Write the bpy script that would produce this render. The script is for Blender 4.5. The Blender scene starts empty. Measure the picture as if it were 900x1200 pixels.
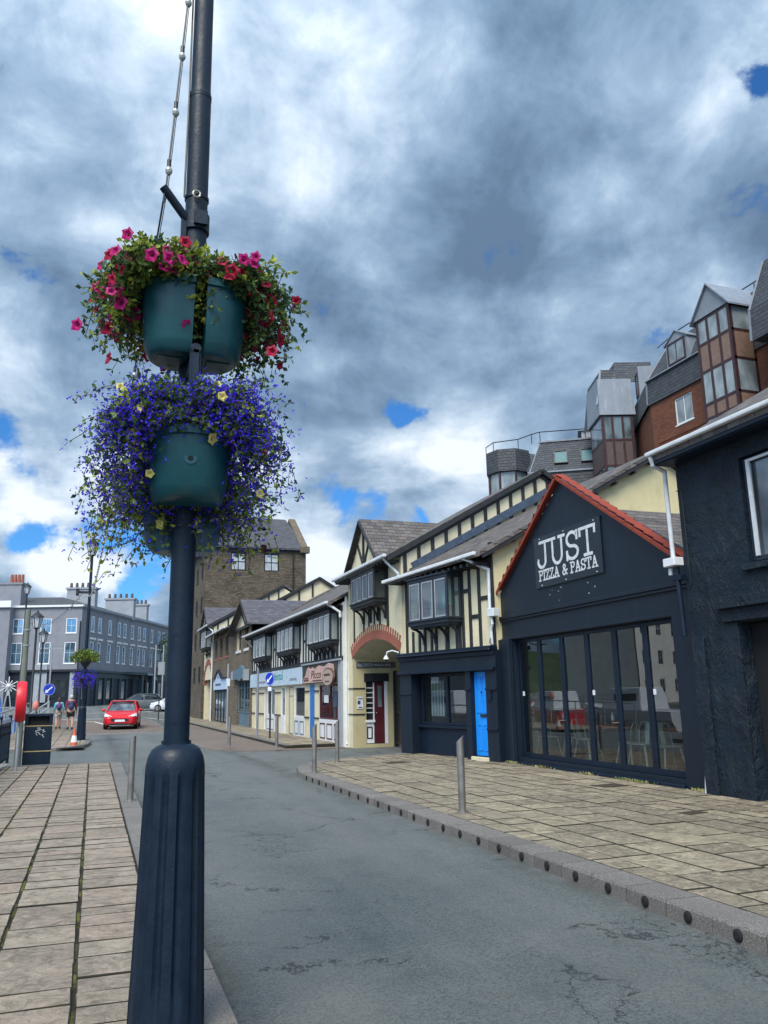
import bpy, bmesh, math, random
from mathutils import Vector, Matrix, Euler
R = math.radians
rng = random.Random(7)
SC = bpy.context.scene
COL = SC.collection

# ------------------------------------------------------------------ camera
cd = bpy.data.cameras.new('camera'); cam = bpy.data.objects.new('camera', cd); COL.objects.link(cam)
SC.camera = cam
cd.sensor_fit = 'VERTICAL'; cd.sensor_height = 36.0; cd.lens = 36.0 * 950.0 / 1200.0
cd.clip_start = 0.05; cd.clip_end = 3000
cam.matrix_world = (Matrix.Translation((0, 0, 1.6)) @ Matrix.Rotation(R(-19.5), 4, 'Z')
                    @ Matrix.Rotation(R(102.7), 4, 'X') @ Matrix.Rotation(R(-1.0), 4, 'Z'))
CAMR = cam.matrix_world.to_3x3()
def pdir(u, v): return (CAMR @ Vector(((u - 450) / 950, -(v - 600) / 950, -1))).normalized()

# ------------------------------------------------------------------ world
SUN_EL, SUN_AZ = 52.0, 216.0        # azimuth clockwise from +Y
sd = Vector((math.sin(R(SUN_AZ)) * math.cos(R(SUN_EL)), math.cos(R(SUN_AZ)) * math.cos(R(SUN_EL)), math.sin(R(SUN_EL))))
W = bpy.data.worlds.new('World'); SC.world = W; W.use_nodes = True
wt = W.node_tree; wt.nodes.clear()
def wn(t, **k):
    n = wt.nodes.new(t)
    for a, b in k.items(): setattr(n, a, b)
    return n
def wm(op, a, b=None, c=None, clamp=False):
    n = wn('ShaderNodeMath', operation=op); n.use_clamp = clamp
    for i, x in enumerate((a, b, c)):
        if x is None: continue
        if isinstance(x, (int, float)): n.inputs[i].default_value = x
        else: wt.links.new(x, n.inputs[i])
    return n.outputs[0]
def wmix(f, a, b):
    n = wn('ShaderNodeMix', data_type='RGBA'); 
    for i, x in ((0, f), (6, a), (7, b)):
        if isinstance(x, (tuple, list)): n.inputs[i].default_value = (*x, 1)
        elif isinstance(x, (int, float)): n.inputs[i].default_value = x
        else: wt.links.new(x, n.inputs[i])
    return n.outputs[2]
def wmixc(a, c):
    n = wn('ShaderNodeMix', data_type='RGBA', blend_type='MULTIPLY'); n.inputs[0].default_value = 1; wt.links.new(a, n.inputs[6]); n.inputs[7].default_value = (*c, 1); return n.outputs[2]
geo = wn('ShaderNodeTexCoord').outputs['Generated']
nrm = wn('ShaderNodeVectorMath', operation='NORMALIZE'); wt.links.new(geo, nrm.inputs[0]); D = nrm.outputs[0]
sep = wn('ShaderNodeSeparateXYZ'); wt.links.new(D, sep.inputs[0])
zz = wm('ADD', wm('MAXIMUM', sep.outputs[2], 0.0), 0.22)
cmb = wn('ShaderNodeCombineXYZ')
wt.links.new(wm('DIVIDE', sep.outputs[0], zz), cmb.inputs[0]); wt.links.new(wm('DIVIDE', sep.outputs[1], zz), cmb.inputs[1])
P = cmb.outputs[0]
def wnoise(vec, scale, detail, rough=.55, dist=0.0, off=(0, 0, 0)):
    mp = wn('ShaderNodeMapping'); wt.links.new(vec, mp.inputs[0]); mp.inputs[1].default_value = off
    n = wn('ShaderNodeTexNoise'); wt.links.new(mp.outputs[0], n.inputs['Vector'])
    n.inputs['Scale'].default_value = scale; n.inputs['Detail'].default_value = detail
    n.inputs['Roughness'].default_value = rough; n.inputs['Distortion'].default_value = dist
    return n.outputs[0]
def blob(u, v, k):
    d = pdir(u, v)
    n = wn('ShaderNodeVectorMath', operation='DOT_PRODUCT'); wt.links.new(D, n.inputs[0]); n.inputs[1].default_value = d
    return wm('EXPONENT', wm('MULTIPLY', wm('SUBTRACT', n.outputs['Value'], 1.0), k))
def blobs(lst):
    acc = None
    for u, v, k, a in lst:
        x = wm('MULTIPLY', blob(u, v, k), a)
        acc = x if acc is None else wm('ADD', acc, x)
    return acc
n_big = wnoise(P, 1.5, 7, .55, .35, (3.1, 1.7, 0))
n_mid = wnoise(P, 3.2, 6, .5, .15, (7.3, 2.2, 1))
n_fin = wnoise(D, 8.5, 9, .60, .3, (1.3, 5.2, 2))
# brightness of the cloud deck: 0 dark base, 1 sunlit edge
br = wm('ADD', wm('MULTIPLY', wm('SUBTRACT', n_big, .5), 2.0), wm('MULTIPLY', wm('SUBTRACT', n_mid, .5), 1.15))
br = wm('ADD', br, wm('MULTIPLY', wm('SUBTRACT', n_fin, .5), 1.15))
br = wm('ADD', br, 0.37)
br = wm('ADD', br, blobs([(300, 180, 120, .06), (400, 230, 200, .12), (500, 20, 60, .04), (850, 120, 500, .25), (770, 60, 400, .06),
                          (60, 655, 700, .75), (20, 600, 900, .3), (130, 690, 900, .35), (570, 540, 400, .30),
                          (390, 650, 700, .50), (20, 440, 200, .25), (720, 260, 200, .22), (400, 90, 90, .12),
                          (80, 60, 50, -.02), (620, 330, 55, -.03), (380, 520, 260, -.16), (500, 460, 300, -.1), (100, 330, 120, -.02), (240, 20, 90, -.05),
                          (330, 330, 300, -.1), (650, 130, 60, -.12), (640, 440, 120, -.15)]))
br = wm('ADD', wm('MULTIPLY', wm('SUBTRACT', br, .5), 1.08), .59)
ramp = wn('ShaderNodeValToRGB'); wt.links.new(br, ramp.inputs[0])
cr = ramp.color_ramp; cr.interpolation = 'LINEAR'
cr.elements[0].position = 0.0; cr.elements[0].color = (.115, .185, .290, 1)
cr.elements[1].position = 1.0; cr.elements[1].color = (.82, .89, .96, 1)
for p, c in ((.25, (.185, .285, .42, 1)), (.5, (.30, .42, .575, 1)), (.75, (.52, .64, .78, 1))):
    e = cr.elements.new(p); e.color = c
# clear patches
cov = wm('ADD', wm('MULTIPLY', wm('SUBTRACT', n_mid, .5), 1.2), wm('MULTIPLY', wm('SUBTRACT', n_fin, .5), 3.0))
cov = wm('ADD', cov, blobs([(885, 92, 3000, -.85), (470, 488, 5000, -.75), (500, 487, 6000, -.45), (445, 585, 4500, -.6), (495, 602, 5000, -.6), (405, 592, 4000, -.5),
                            (0, 500, 1600, -.9), (35, 628, 2500, -.85), (185, 650, 900, -.75), (140, 610, 1200, -.55), (150, 690, 2500, -.5), (35, 335, 4000, -.5),
                            (780, 40, 3000, -.35), (25, 550, 4000, -.4)]))
bk = wn('ShaderNodeVectorMath', operation='DOT_PRODUCT'); wt.links.new(D, bk.inputs[0]); bk.inputs[1].default_value = Vector((-.45, -.85, .22)).normalized()
cov = wm('ADD', cov, wm('MULTIPLY', wm('EXPONENT', wm('MULTIPLY', wm('SUBTRACT', bk.outputs['Value'], 1.0), 14.0)), -.45))
cov = wm('ADD', cov, 0.60)
cm = wn('ShaderNodeMapRange'); wt.links.new(cov, cm.inputs[0]); cm.inputs[1].default_value = -.16; cm.inputs[2].default_value = .22
cm.interpolation_type = 'SMOOTHSTEP'
sky = wn('ShaderNodeTexSky', sky_type='NISHITA'); sky.sun_disc = False
sky.sun_elevation = R(SUN_EL); sky.sun_rotation = R(SUN_AZ); sky.air_density = 1.0; sky.dust_density = .3; sky.ozone_density = 2.0
bg1 = wn('ShaderNodeBackground'); wt.links.new(wmixc(sky.outputs[0], (.30, .72, 1.15)), bg1.inputs[0]); bg1.inputs[1].default_value = 0.05
dsun = wn('ShaderNodeVectorMath', operation='DOT_PRODUCT'); wt.links.new(D, dsun.inputs[0]); dsun.inputs[1].default_value = sd
glow = wm('ADD', 1.0, wm('MULTIPLY', wm('EXPONENT', wm('MULTIPLY', wm('SUBTRACT', dsun.outputs['Value'], 1.0), 2.6)), 2.6))
bg2 = wn('ShaderNodeBackground'); wt.links.new(ramp.outputs[0], bg2.inputs[0]); wt.links.new(wm('MULTIPLY', glow, 0.385), bg2.inputs[1])
ms = wn('ShaderNodeMixShader'); wt.links.new(cm.outputs[0], ms.inputs[0])
wt.links.new(bg1.outputs[0], ms.inputs[1]); wt.links.new(bg2.outputs[0], ms.inputs[2])
wo = wn('ShaderNodeOutputWorld'); wt.links.new(ms.outputs[0], wo.inputs[0])

# ------------------------------------------------------------------ sun, exposure
sl = bpy.data.lights.new('sun', 'SUN'); sl.energy = 1.5; sl.angle = R(32); sl.color = (1, .92, .80)
so = bpy.data.objects.new('sun', sl); COL.objects.link(so); so.rotation_euler = (-sd).to_track_quat('-Z', 'Y').to_euler()
so.location = (-20, -20, 30)
vs = SC.view_settings; vs.view_transform = 'Standard'; vs.look = 'None'; vs.gamma = 1; vs.exposure = 1.48
vs.use_curve_mapping = False

# ------------------------------------------------------------------ naming
def thing(name, label, cat, loc=(0, 0, 0), rz=0, group=None):
    o = bpy.data.objects.new(name, None); COL.objects.link(o); o.empty_display_size = .2
    o.location = loc; o.rotation_euler = (0, 0, rz); o['label'] = label; o['category'] = cat
    if group: o['group'] = group
    return o
def tag(o, label=None, cat=None, group=None, kind=None):
    if label: o['label'] = label
    if cat: o['category'] = cat
    if group: o['group'] = group
    if kind: o['kind'] = kind
    return o
def copy_tree(o, parent=None):
    c = o.copy(); COL.objects.link(c); c.parent = parent
    for ch in [x for x in bpy.data.objects if x.parent == o]: copy_tree(ch, c)
    return c

# ------------------------------------------------------------------ mesh builder
class MB:
    def __init__(s): s.v = []; s.f = []; s.m = []; s.t = []; s.M = None
    def add(s, pts, faces, mi=0, tint=.5):
        b = len(s.v)
        if s.M is not None: pts = [s.M @ Vector(p) for p in pts]
        s.v += [tuple(p) for p in pts]
        for f in faces: s.f.append([b + i for i in f]); s.m.append(mi); s.t.append(tint)
        return s
    def poly(s, pts, mi=0, tint=.5): return s.add(pts, [list(range(len(pts)))], mi, tint)
    def box(s, x0, y0, z0, x1, y1, z1, mi=0, tint=.5):
        if x0 > x1: x0, x1 = x1, x0
        if y0 > y1: y0, y1 = y1, y0
        if z0 > z1: z0, z1 = z1, z0
        p = [(x0, y0, z0), (x1, y0, z0), (x1, y1, z0), (x0, y1, z0), (x0, y0, z1), (x1, y0, z1), (x1, y1, z1), (x0, y1, z1)]
        return s.add(p, [(0, 3, 2, 1), (4, 5, 6, 7), (0, 1, 5, 4), (1, 2, 6, 5), (2, 3, 7, 6), (3, 0, 4, 7)], mi, tint)
    def prism(s, pts, vec, mi=0, tint=.5):
        n = len(pts); v = Vector(vec); a = [Vector(p) for p in pts]; b = [p + v for p in a]
        nn = Vector((0, 0, 0))
        for i in range(n): nn += a[i].cross(a[(i + 1) % n])
        fs = [list(range(n)), list(range(2 * n - 1, n - 1, -1))] + [[(i + 1) % n, i, i + n, (i + 1) % n + n] for i in range(n)]
        if nn.dot(v) > 0: fs = [f[::-1] for f in fs]
        return s.add(a + b, fs, mi, tint)
    def beam(s, p, q, w, h, mi=0, up=(0, 0, 1), tint=.5):
        p = Vector(p); q = Vector(q); d = (q - p).normalized(); up = Vector(up)
        if abs(d.dot(up)) > .98: up = Vector((0, 1, 0))
        sx = d.cross(up).normalized() * w / 2; sy = sx.cross(d).normalized() * h / 2
        a = [p - sx - sy, p + sx - sy, p + sx + sy, p - sx + sy]
        return s.prism(a, q - p, mi, tint)
    def cyl(s, p, q, r0, r1=None, n=12, mi=0, caps=True, tint=.5):
        if r1 is None: r1 = r0
        p = Vector(p); q = Vector(q); d = (q - p).normalized()
        u = d.orthogonal().normalized(); w = d.cross(u)
        a = [p + (u * math.cos(2 * math.pi * i / n) + w * math.sin(2 * math.pi * i / n)) * r0 for i in range(n)]
        b = [q + (u * math.cos(2 * math.pi * i / n) + w * math.sin(2 * math.pi * i / n)) * r1 for i in range(n)]
        fs = [[i, (i + 1) % n, (i + 1) % n + n, i + n] for i in range(n)]
        if caps: fs += [list(range(n - 1, -1, -1)), list(range(n, 2 * n))]
        return s.add(a + b, fs, mi, tint)
    def tube(s, pts, r, n=6, mi=0):
        for a, b in zip(pts, pts[1:]): s.cyl(a, b, r, r, n, mi)
        return s
    def lathe(s, prof, c=(0, 0, 0), n=24, mi=0, flute=0.0, nf=0, half=None):
        c = Vector(c); pts = []; fs = []
        for r, z in prof:
            for i in range(n):
                a = 2 * math.pi * i / n
                pts.append(c + Vector((r * math.cos(a), r * math.sin(a), z)))
        m = len(prof)
        for j in range(m - 1):
            for i in range(n):
                k = (i + 1) % n
                fs.append([j * n + i, j * n + k, (j + 1) * n + k, (j + 1) * n + i])
        fs.append(list(range(n - 1, -1, -1))); fs.append([(m - 1) * n + i for i in range(n)])
        return s.add(pts, fs, mi)
    def ball(s, c, r, n=12, m=8, mi=0, tint=.5):
        rx, ry, rz_ = (r, r, r) if isinstance(r, (int, float)) else r
        pts = []; fs = []
        for j in range(m + 1):
            t = math.pi * j / m
            for i in range(n):
                a = 2 * math.pi * i / n
                pts.append((c[0] + rx * math.sin(t) * math.cos(a), c[1] + ry * math.sin(t) * math.sin(a), c[2] - rz_ * math.cos(t)))
        for j in range(m):
            for i in range(n):
                k = (i + 1) % n; fs.append([j * n + i, j * n + k, (j + 1) * n + k, (j + 1) * n + i])
        return s.add(pts, fs, mi, tint)
    def wall(s, x0, x1, z0, z1, holes=(), y=0.0, rev=.15, mi=0, rmi=None):
        xs = sorted({x0, x1, *[h[0] for h in holes], *[h[1] for h in holes]}); zs = sorted({z0, z1, *[h[2] for h in holes], *[h[3] for h in holes]})
        xs = [x for x in xs if x0 <= x <= x1]; zs = [z for z in zs if z0 <= z <= z1]
        for a, b in zip(xs, xs[1:]):
            run = None
            for c, d in zip(zs, zs[1:]):
                mx, mz = (a + b) / 2, (c + d) / 2
                inside = any(h[0] < mx < h[1] and h[2] < mz < h[3] for h in holes)
                if inside: 
                    if run: s.poly([(a, y, run[0]), (b, y, run[0]), (b, y, run[1]), (a, y, run[1])], mi); run = None
                else: run = (run[0], d) if run else (c, d)
            if run: s.poly([(a, y, run[0]), (b, y, run[0]), (b, y, run[1]), (a, y, run[1])], mi)
        rm = mi if rmi is None else rmi
        for h in holes:
            a, b, c, d = h[:4]; e = y + rev
            s.poly([(a, y, c), (a, y, d), (a, e, d), (a, e, c)], rm); s.poly([(b, y, d), (b, y, c), (b, e, c), (b, e, d)], rm)
            s.poly([(a, y, d), (b, y, d), (b, e, d), (a, e, d)], rm); s.poly([(b, y, c), (a, y, c), (a, e, c), (b, e, c)], rm)
        return s
    def slab(s, pts, th, mi=0):     # roof plane with thickness straight down
        a = [Vector(p) for p in pts]; return s.prism(a, (0, 0, -th), mi)
    def build(s, name, mats, parent=None, rot=0, loc=(0, 0, 0), smooth=False, bevel=0, bseg=1):
        me = bpy.data.meshes.new(name); me.from_pydata(s.v, [], s.f)
        if not isinstance(mats, (list, tuple)): mats = [mats]
        for m in mats: me.materials.append(m)
        me.polygons.foreach_set('material_index', s.m)
        if smooth: me.polygons.foreach_set('use_smooth', [True] * len(s.f))
        uv = me.uv_layers.new(name='UVMap'); at = me.attributes.new('tint', 'FLOAT', 'FACE')
        at.data.foreach_set('value', s.t)
        co = [Vector(v) for v in s.v]; data = []
        for p in me.polygons:
            n = p.normal
            if abs(n.z) > .97: t = Vector((1, 0, 0)); b = Vector((0, 1, 0))
            else: t = Vector((-n.y, n.x, 0)).normalized(); b = n.cross(t)
            for vi in p.vertices: data += [co[vi].dot(t), co[vi].dot(b)]
        uv.data.foreach_set('uv', data)
        o = bpy.data.objects.new(name, me); COL.objects.link(o)
        o.location = loc; o.rotation_euler = (0, 0, rot)
        if parent: o.parent = parent
        if smooth:
            try: me.set_sharp_from_angle(angle=R(40))
            except Exception: pass
        if bevel:
            md = o.modifiers.new('bevel', 'BEVEL'); md.width = bevel; md.segments = bseg; md.limit_method = 'ANGLE'; md.angle_limit = R(40)
        return o

# ------------------------------------------------------------------ materials
class Mat:
    def __init__(s, name):
        s.m = bpy.data.materials.new(name); s.m.use_nodes = True; s.nt = s.m.node_tree
        s.b = s.nt.nodes['Principled BSDF']; s.tc = s.nt.nodes.new('ShaderNodeTexCoord')
    def n(s, t, **k):
        x = s.nt.nodes.new(t)
        for a, b in k.items(): setattr(x, a, b)
        return x
    def L(s, a, b): s.nt.links.new(a, b)
    def put(s, inp, v):
        if isinstance(v, (int, float)): inp.default_value = v
        elif isinstance(v, (tuple, list)): inp.default_value = (*v, 1) if len(v) == 3 and inp.type == 'RGBA' else v
        else: s.L(v, inp)
    def math(s, op, a, b=None, c=None, clamp=False):
        x = s.n('ShaderNodeMath', operation=op); x.use_clamp = clamp
        for i, q in enumerate((a, b, c)):
            if q is not None: s.put(x.inputs[i], q)
        return x.outputs[0]
    def noise(s, scale, detail=4, rough=.55, dist=0, coord='Object', scl=(1, 1, 1), vec=None, out=0):
        mp = s.n('ShaderNodeMapping'); s.L(vec if vec is not None else s.tc.outputs[coord], mp.inputs[0]); mp.inputs[3].default_value = scl
        x = s.n('ShaderNodeTexNoise'); s.L(mp.outputs[0], x.inputs['Vector'])
        x.inputs['Scale'].default_value = scale; x.inputs['Detail'].default_value = detail; x.inputs['Roughness'].default_value = rough; x.inputs['Distortion'].default_value = dist
        return x.outputs[out]
    def mr(s, v, a, b, c=0., d=1.):
        x = s.n('ShaderNodeMapRange'); s.L(v, x.inputs[0])
        for i, q in enumerate((a, b, c, d)): x.inputs[i + 1].default_value = q
        return x.outputs[0]
    def mix(s, f, a, b, mode='MIX'):
        x = s.n('ShaderNodeMix', data_type='RGBA', blend_type=mode)
        for i, q in ((0, f), (6, a), (7, b)): s.put(x.inputs[i], q)
        return x.outputs[2]
    def bump(s, h, st=.3, d=.01, nrm=None):
        x = s.n('ShaderNodeBump'); s.L(h, x.inputs['Height']); x.inputs['Strength'].default_value = st; x.inputs['Distance'].default_value = d
        if nrm is not None: s.L(nrm, x.inputs['Normal'])
        return x.outputs[0]
    def fin(s, col, rough=.8, nrm=None, metal=0, spec=.5):
        s.put(s.b.inputs['Base Color'], col); s.put(s.b.inputs['Roughness'], rough)
        if nrm is not None: s.L(nrm, s.b.inputs['Normal'])
        s.b.inputs['Metallic'].default_value = metal; s.b.inputs['Specular IOR Level'].default_value = spec
        return s.m
def mul(c, k): return tuple(min(1, x * k) for x in c)
def plain(name, c, rough=.6, metal=0, var=.12, bump=0, spec=.5, vs=6):
    m = Mat(name); n1 = m.noise(vs, 5)
    f = m.mr(n1, .3, .7)
    col = m.mix(f, mul(c, 1 - var), mul(c, 1 + var))
    nr = m.bump(m.noise(60, 4), bump, .01) if bump else None
    return m.fin(col, m.mr(n1, .3, .7, max(.02, rough - .06), min(1, rough + .08)), nr, metal, spec)
def plaster(name, c, bscale=35, bst=.35, bd=.01, dirt=.25, dirtcol=(.10, .09, .07), rough=.85, spec=.3, big=3):
    m = Mat(name); big_ = m.noise(1.2, 6, .6); st = m.noise(5, 6, .65, 0, 'Object', (1, 1, .15))
    col = m.mix(m.mr(big_, .3, .7), mul(c, .88), mul(c, 1.1))
    col = m.mix(m.math('MULTIPLY', m.mr(st, .52, .78), dirt), col, dirtcol)
    h = m.math('ADD', m.noise(bscale, 5, .6), m.math('MULTIPLY', m.noise(big, 3, .5), .6))
    return m.fin(col, rough, m.bump(h, bst, bd), 0, spec)
def slate(name, c1, c2, row=.22, wid=.30, moss=.15):
    m = Mat(name); uv = m.tc.outputs['UV']
    b = m.n('ShaderNodeTexBrick'); m.L(uv, b.inputs['Vector']); b.offset = .5
    b.inputs['Color1'].default_value = (*c1, 1); b.inputs['Color2'].default_value = (*c2, 1); b.inputs['Mortar'].default_value = (*mul(c1, .35), 1)
    b.inputs['Scale'].default_value = 1; b.inputs['Mortar Size'].default_value = .008; b.inputs['Mortar Smooth'].default_value = .2
    b.inputs['Brick Width'].default_value = wid; b.inputs['Row Height'].default_value = row
    sp = m.n('ShaderNodeSeparateXYZ'); m.L(uv, sp.inputs[0])
    saw = m.math('SUBTRACT', 1.0, m.math('FRACT', m.math('DIVIDE', sp.outputs[1], row)))
    n1 = m.noise(2.2, 6, .65, .3, 'UV'); n2 = m.noise(14, 5, .6, 0, 'UV')
    col = m.mix(m.mr(n2, .3, .75, 0, .45), b.outputs['Color'], mul(c2, 1.5))
    col = m.mix(m.mr(n1, .53, .72, 0, moss), col, (.16, .15, .05))
    h = m.math('ADD', m.math('MULTIPLY', saw, .8), m.math('MULTIPLY', b.outputs['Fac'], -.8)); h = m.math('ADD', h, m.math('MULTIPLY', n2, .5)); n4 = m.noise(30, 3, .6, 0, 'UV', (.25, 1, 1)); col = m.mix(m.mr(n4, .45, .75, 0, .45), col, mul(c1, .4)); col = m.mix(m.mr(saw, .80, .98, 0, .6), col, mul(c1, .3))
    return m.fin(col, m.mr(n2, .3, .7, .5, .75), m.bump(h, 1.0, .03), 0, .4)
def masonry(name, c1, c2, mort, w, h, ms=.012, dist=.0, var=.5, bd=.02, rough=.85):
    m = Mat(name); uv = m.tc.outputs['UV']; v = uv
    if dist:
        nn = m.noise(3.5, 3, .5, 0, 'UV', out=1); s1 = m.n('ShaderNodeVectorMath', operation='SUBTRACT'); m.L(nn, s1.inputs[0]); s1.inputs[1].default_value = (.5, .5, .5)
        s2 = m.n('ShaderNodeVectorMath', operation='SCALE'); m.L(s1.outputs[0], s2.inputs[0]); s2.inputs['Scale'].default_value = dist
        s3 = m.n('ShaderNodeVectorMath', operation='ADD'); m.L(uv, s3.inputs[0]); m.L(s2.outputs[0], s3.inputs[1]); v = s3.outputs[0]
    b = m.n('ShaderNodeTexBrick'); m.L(v, b.inputs['Vector']); b.offset = .5; b.squash = .7 if dist else 1; b.squash_frequency = 3
    b.inputs['Color1'].default_value = (*c1, 1); b.inputs['Color2'].default_value = (*c2, 1); b.inputs['Mortar'].default_value = (*mort, 1)
    b.inputs['Scale'].default_value = 1; b.inputs['Mortar Size'].default_value = ms; b.inputs['Mortar Smooth'].default_value = .3
    b.inputs['Brick Width'].default_value = w; b.inputs['Row Height'].default_value = h
    n1 = m.noise(1 / w * 1.7, 3, .6, 0, 'UV', (1, 2.2, 1), v if dist else None); n2 = m.noise(.6, 5, .6, 0, 'UV')
    col = m.mix(m.mr(n1, .35, .65, 0, var), b.outputs['Color'], mul(c1, .45))
    col = m.mix(m.mr(n2, .35, .7, 0, .35), col, mul(c2, 1.25))
    hh = m.math('ADD', m.math('MULTIPLY', b.outputs['Fac'], -1), m.math('MULTIPLY', m.noise(25, 5, .6, 0, 'UV'), .6))
    return m.fin(col, rough, m.bump(hh, .8, bd), 0, .3)
def glassy(name, c, rough=.04, trans=0.0, var=.5, streak=0):
    m = Mat(name)
    n1 = m.noise(1.6, 2, .5, 0, 'Object', (1, 1, .5))
    col = m.mix(m.mr(n1, .35, .65), mul(c, 1 - var), mul(c, 1 + var))
    m.fin(col, rough, m.bump(m.noise(1.1, 1, .4), .04, .05), 0, .9)
    m.b.inputs['IOR'].default_value = 1.6
    if trans:
        t = m.n('ShaderNodeBsdfTransparent'); t.inputs[0].default_value = (.8, .86, .86, 1)
        g = m.n('ShaderNodeBsdfGlossy'); g.inputs['Roughness'].default_value = 0
        m.L(m.bump(m.noise(.7, 0, .4), .03, .05), g.inputs['Normal'])
        fr = m.n('ShaderNodeFresnel'); fr.inputs[0].default_value = 1.6
        ge = m.n('ShaderNodeNewGeometry'); f = m.math('MULTIPLY', m.math('ADD', m.math('MULTIPLY', fr.outputs[0], 1.0), trans, clamp=True), m.math('SUBTRACT', 1.0, ge.outputs['Backfacing']))
        mx = m.n('ShaderNodeMixShader'); m.L(f, mx.inputs[0]); m.L(t.outputs[0], mx.inputs[1]); m.L(g.outputs[0], mx.inputs[2])
        m.L(mx.outputs[0], m.nt.nodes['Material Output'].inputs[0])
    return m.m
NAVY = (.0045, .0115, .0235)
K = {}
K['navy'] = plaster('navy_paint', NAVY, 30, .35, .008, .45, (.020, .030, .042), .5, .4)
K['navy_trim'] = plain('navy_gloss', (.0045, .012, .027), .42, 0, .25, .05, .3)
def rough_navy():
    m = Mat('navy_render'); v = m.noise(4.5, 5, .6, .3, scl=(1, .7, 1.3)); w = m.noise(14, 4, .6, .2); mu = m.noise(1.5, 3, .5)
    h = m.math('ADD', m.math('MULTIPLY', v, .8), m.math('MULTIPLY', w, .7)); h = m.math('ADD', h, m.math('MULTIPLY', m.noise(40, 4), .15))
    sp = m.noise(7, 4, .7, 0)
    col = m.mix(m.mr(mu, .3, .7), (.003, .0105, .021), (.007, .018, .033)); col = m.mix(m.mr(sp, .62, .70, 0, .5), col, (.020, .032, .045))
    return m.fin(col, m.mr(w, .3, .7, .55, .72), m.bump(m.math('ADD', h, m.math('MULTIPLY', m.mr(m.noise(3.2, 6, .7, .5, scl=(1, 1, .6)), .45, .62), 1.2)), .8, .03), 0, .35)
K['navy_render'] = rough_navy()
K['cream'] = plaster('cream_render', (.66, .60, .42), 45, .5, .008, .35, (.20, .18, .13))
K['cream_y'] = plaster('yellow_cream_render', (.62, .555, .33), 45, .5, .008, .3, (.22, .2, .12))
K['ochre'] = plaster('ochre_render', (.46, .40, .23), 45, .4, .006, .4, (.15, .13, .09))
K['white_render'] = plaster('white_render', (.68, .68, .63), 40, .3, .006, .4, (.25, .25, .22))
K['timber'] = plain('black_timber', (.016, .018, .021), .55, 0, .4, .2)
K['bwood'] = plain('blue_black_timber', (.014, .022, .036), .5, 0, .3, .15)
K['beamblue'] = plain('blue_grey_board', (.045, .07, .11), .5, 0, .3, .1)
K['slate'] = slate('grey_slate', (.040, .042, .050), (.095, .095, .105))
K['slate_brown'] = slate('brown_slate', (.040, .035, .035), (.15, .13, .12), .2, .28, .35)
K['slate_pur'] = slate('purple_slate', (.055, .052, .064), (.12, .115, .135), .2, .3, .1)
K['mansard'] = slate('mansard_slate', (.026, .031, .040), (.056, .064, .076), .18, .3, .05)
K['stone'] = masonry('rubble_stone', (.16, .125, .085), (.23, .19, .14), (.055, .048, .038), .42, .12, .014, .10, .75, .03)
K['stone_dk'] = masonry('dark_rubble_stone', (.085, .068, .048), (.19, .16, .12), (.045, .04, .034), .45, .13, .014, .10, .8, .03)
K['brick'] = masonry('red_brick', (.13, .042, .024), (.21, .078, .042), (.10, .075, .06), .23, .075, .010, 0, .35, .01)
K['archbrick'] = plaster('arch_brick', (.33, .115, .080), 60, .5, .006, .3, (.12, .04, .03))
K['redtile'] = plaster('red_verge_tile', (.25, .048, .030), 50, .5, .01, .3, (.15, .05, .04))
K['white'] = plain('white_gloss_paint', (.72, .74, .76), .35, 0, .06)
K['whiteplastic'] = plain('white_plastic', (.62, .65, .68), .4, 0, .12)
K['glass'] = glassy('dark_glass', (.018, .024, .030), .03)
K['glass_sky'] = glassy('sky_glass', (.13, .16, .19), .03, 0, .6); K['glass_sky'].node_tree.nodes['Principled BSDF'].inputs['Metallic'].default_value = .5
K['glass_skytint'] = glassy('sky_tinted_glass', (.22, .38, .52), .02, 0, .25); K['glass_skytint'].node_tree.nodes['Principled BSDF'].inputs['Metallic'].default_value = .75  # blue of the reflected sky is tinted into the pane colour
K['glass_bright'] = glassy('sky_bright_glass', (.42, .46, .48), .06, 0, .25)  # bright sky reflection painted into the pale tower pane colour
K['glass_lt'] = glassy('pale_curtained_glass', (.22, .26, .27), .08, 0, .4)
K['glass_cl'] = glassy('clear_glass', (.02, .02, .02), .02, .11); K['glass_rc'] = glassy('reflecting_clear_glass', (.02, .02, .02), .02, .22)
K['glass_mid'] = glassy('blinds_glass', (.10, .14, .16), .05, 0, .6)
K['blue'] = plain('bright_blue_door_paint', (.010, .26, .82), .35, 0, .05)
K['steel'] = plain('brushed_steel', (.33, .31, .29), .42, .8, .15, .1)
K['post'] = plain('blue_black_iron_paint', (.0035, .0125, .027), .46, 0, .3, .12, .28, 14)
def postm():
    m = Mat('blue_black_iron_paint'); a = m.noise(9, 5, .6); ch = m.noise(32, 5, .7); dr = m.noise(6, 5, .7, 0, scl=(1, 1, .12)); col = m.mix(m.mr(a, .3, .7), (.003, .0105, .023), (.0055, .0165, .034))
    col = m.mix(m.mr(dr, .58, .75, 0, .45), col, (.022, .032, .045)); col = m.mix(m.mr(ch, .70, .74, 0, .75), col, (.10, .115, .13))
    return m.fin(col, m.mr(a, .3, .7, .38, .6), m.bump(m.math('ADD', m.noise(45, 4, .6), m.math('MULTIPLY', m.mr(ch, .69, .73), -1.2)), .28, .008), 0, .3)
K['post'] = postm()
K['skylight'] = plain('skylight_glass', (.10, .20, .22), .5, 0, .2, 0, .2)
K['iron'] = plain('black_iron', (.014, .016, .019), .45, 0, .2)
K['bronze'] = plain('bronze_frame', (.050, .022, .024), .4, .2, .2)
K['tanpanel'] = plain('tan_panel', (.20, .125, .09), .45, 0, .15)
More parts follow.
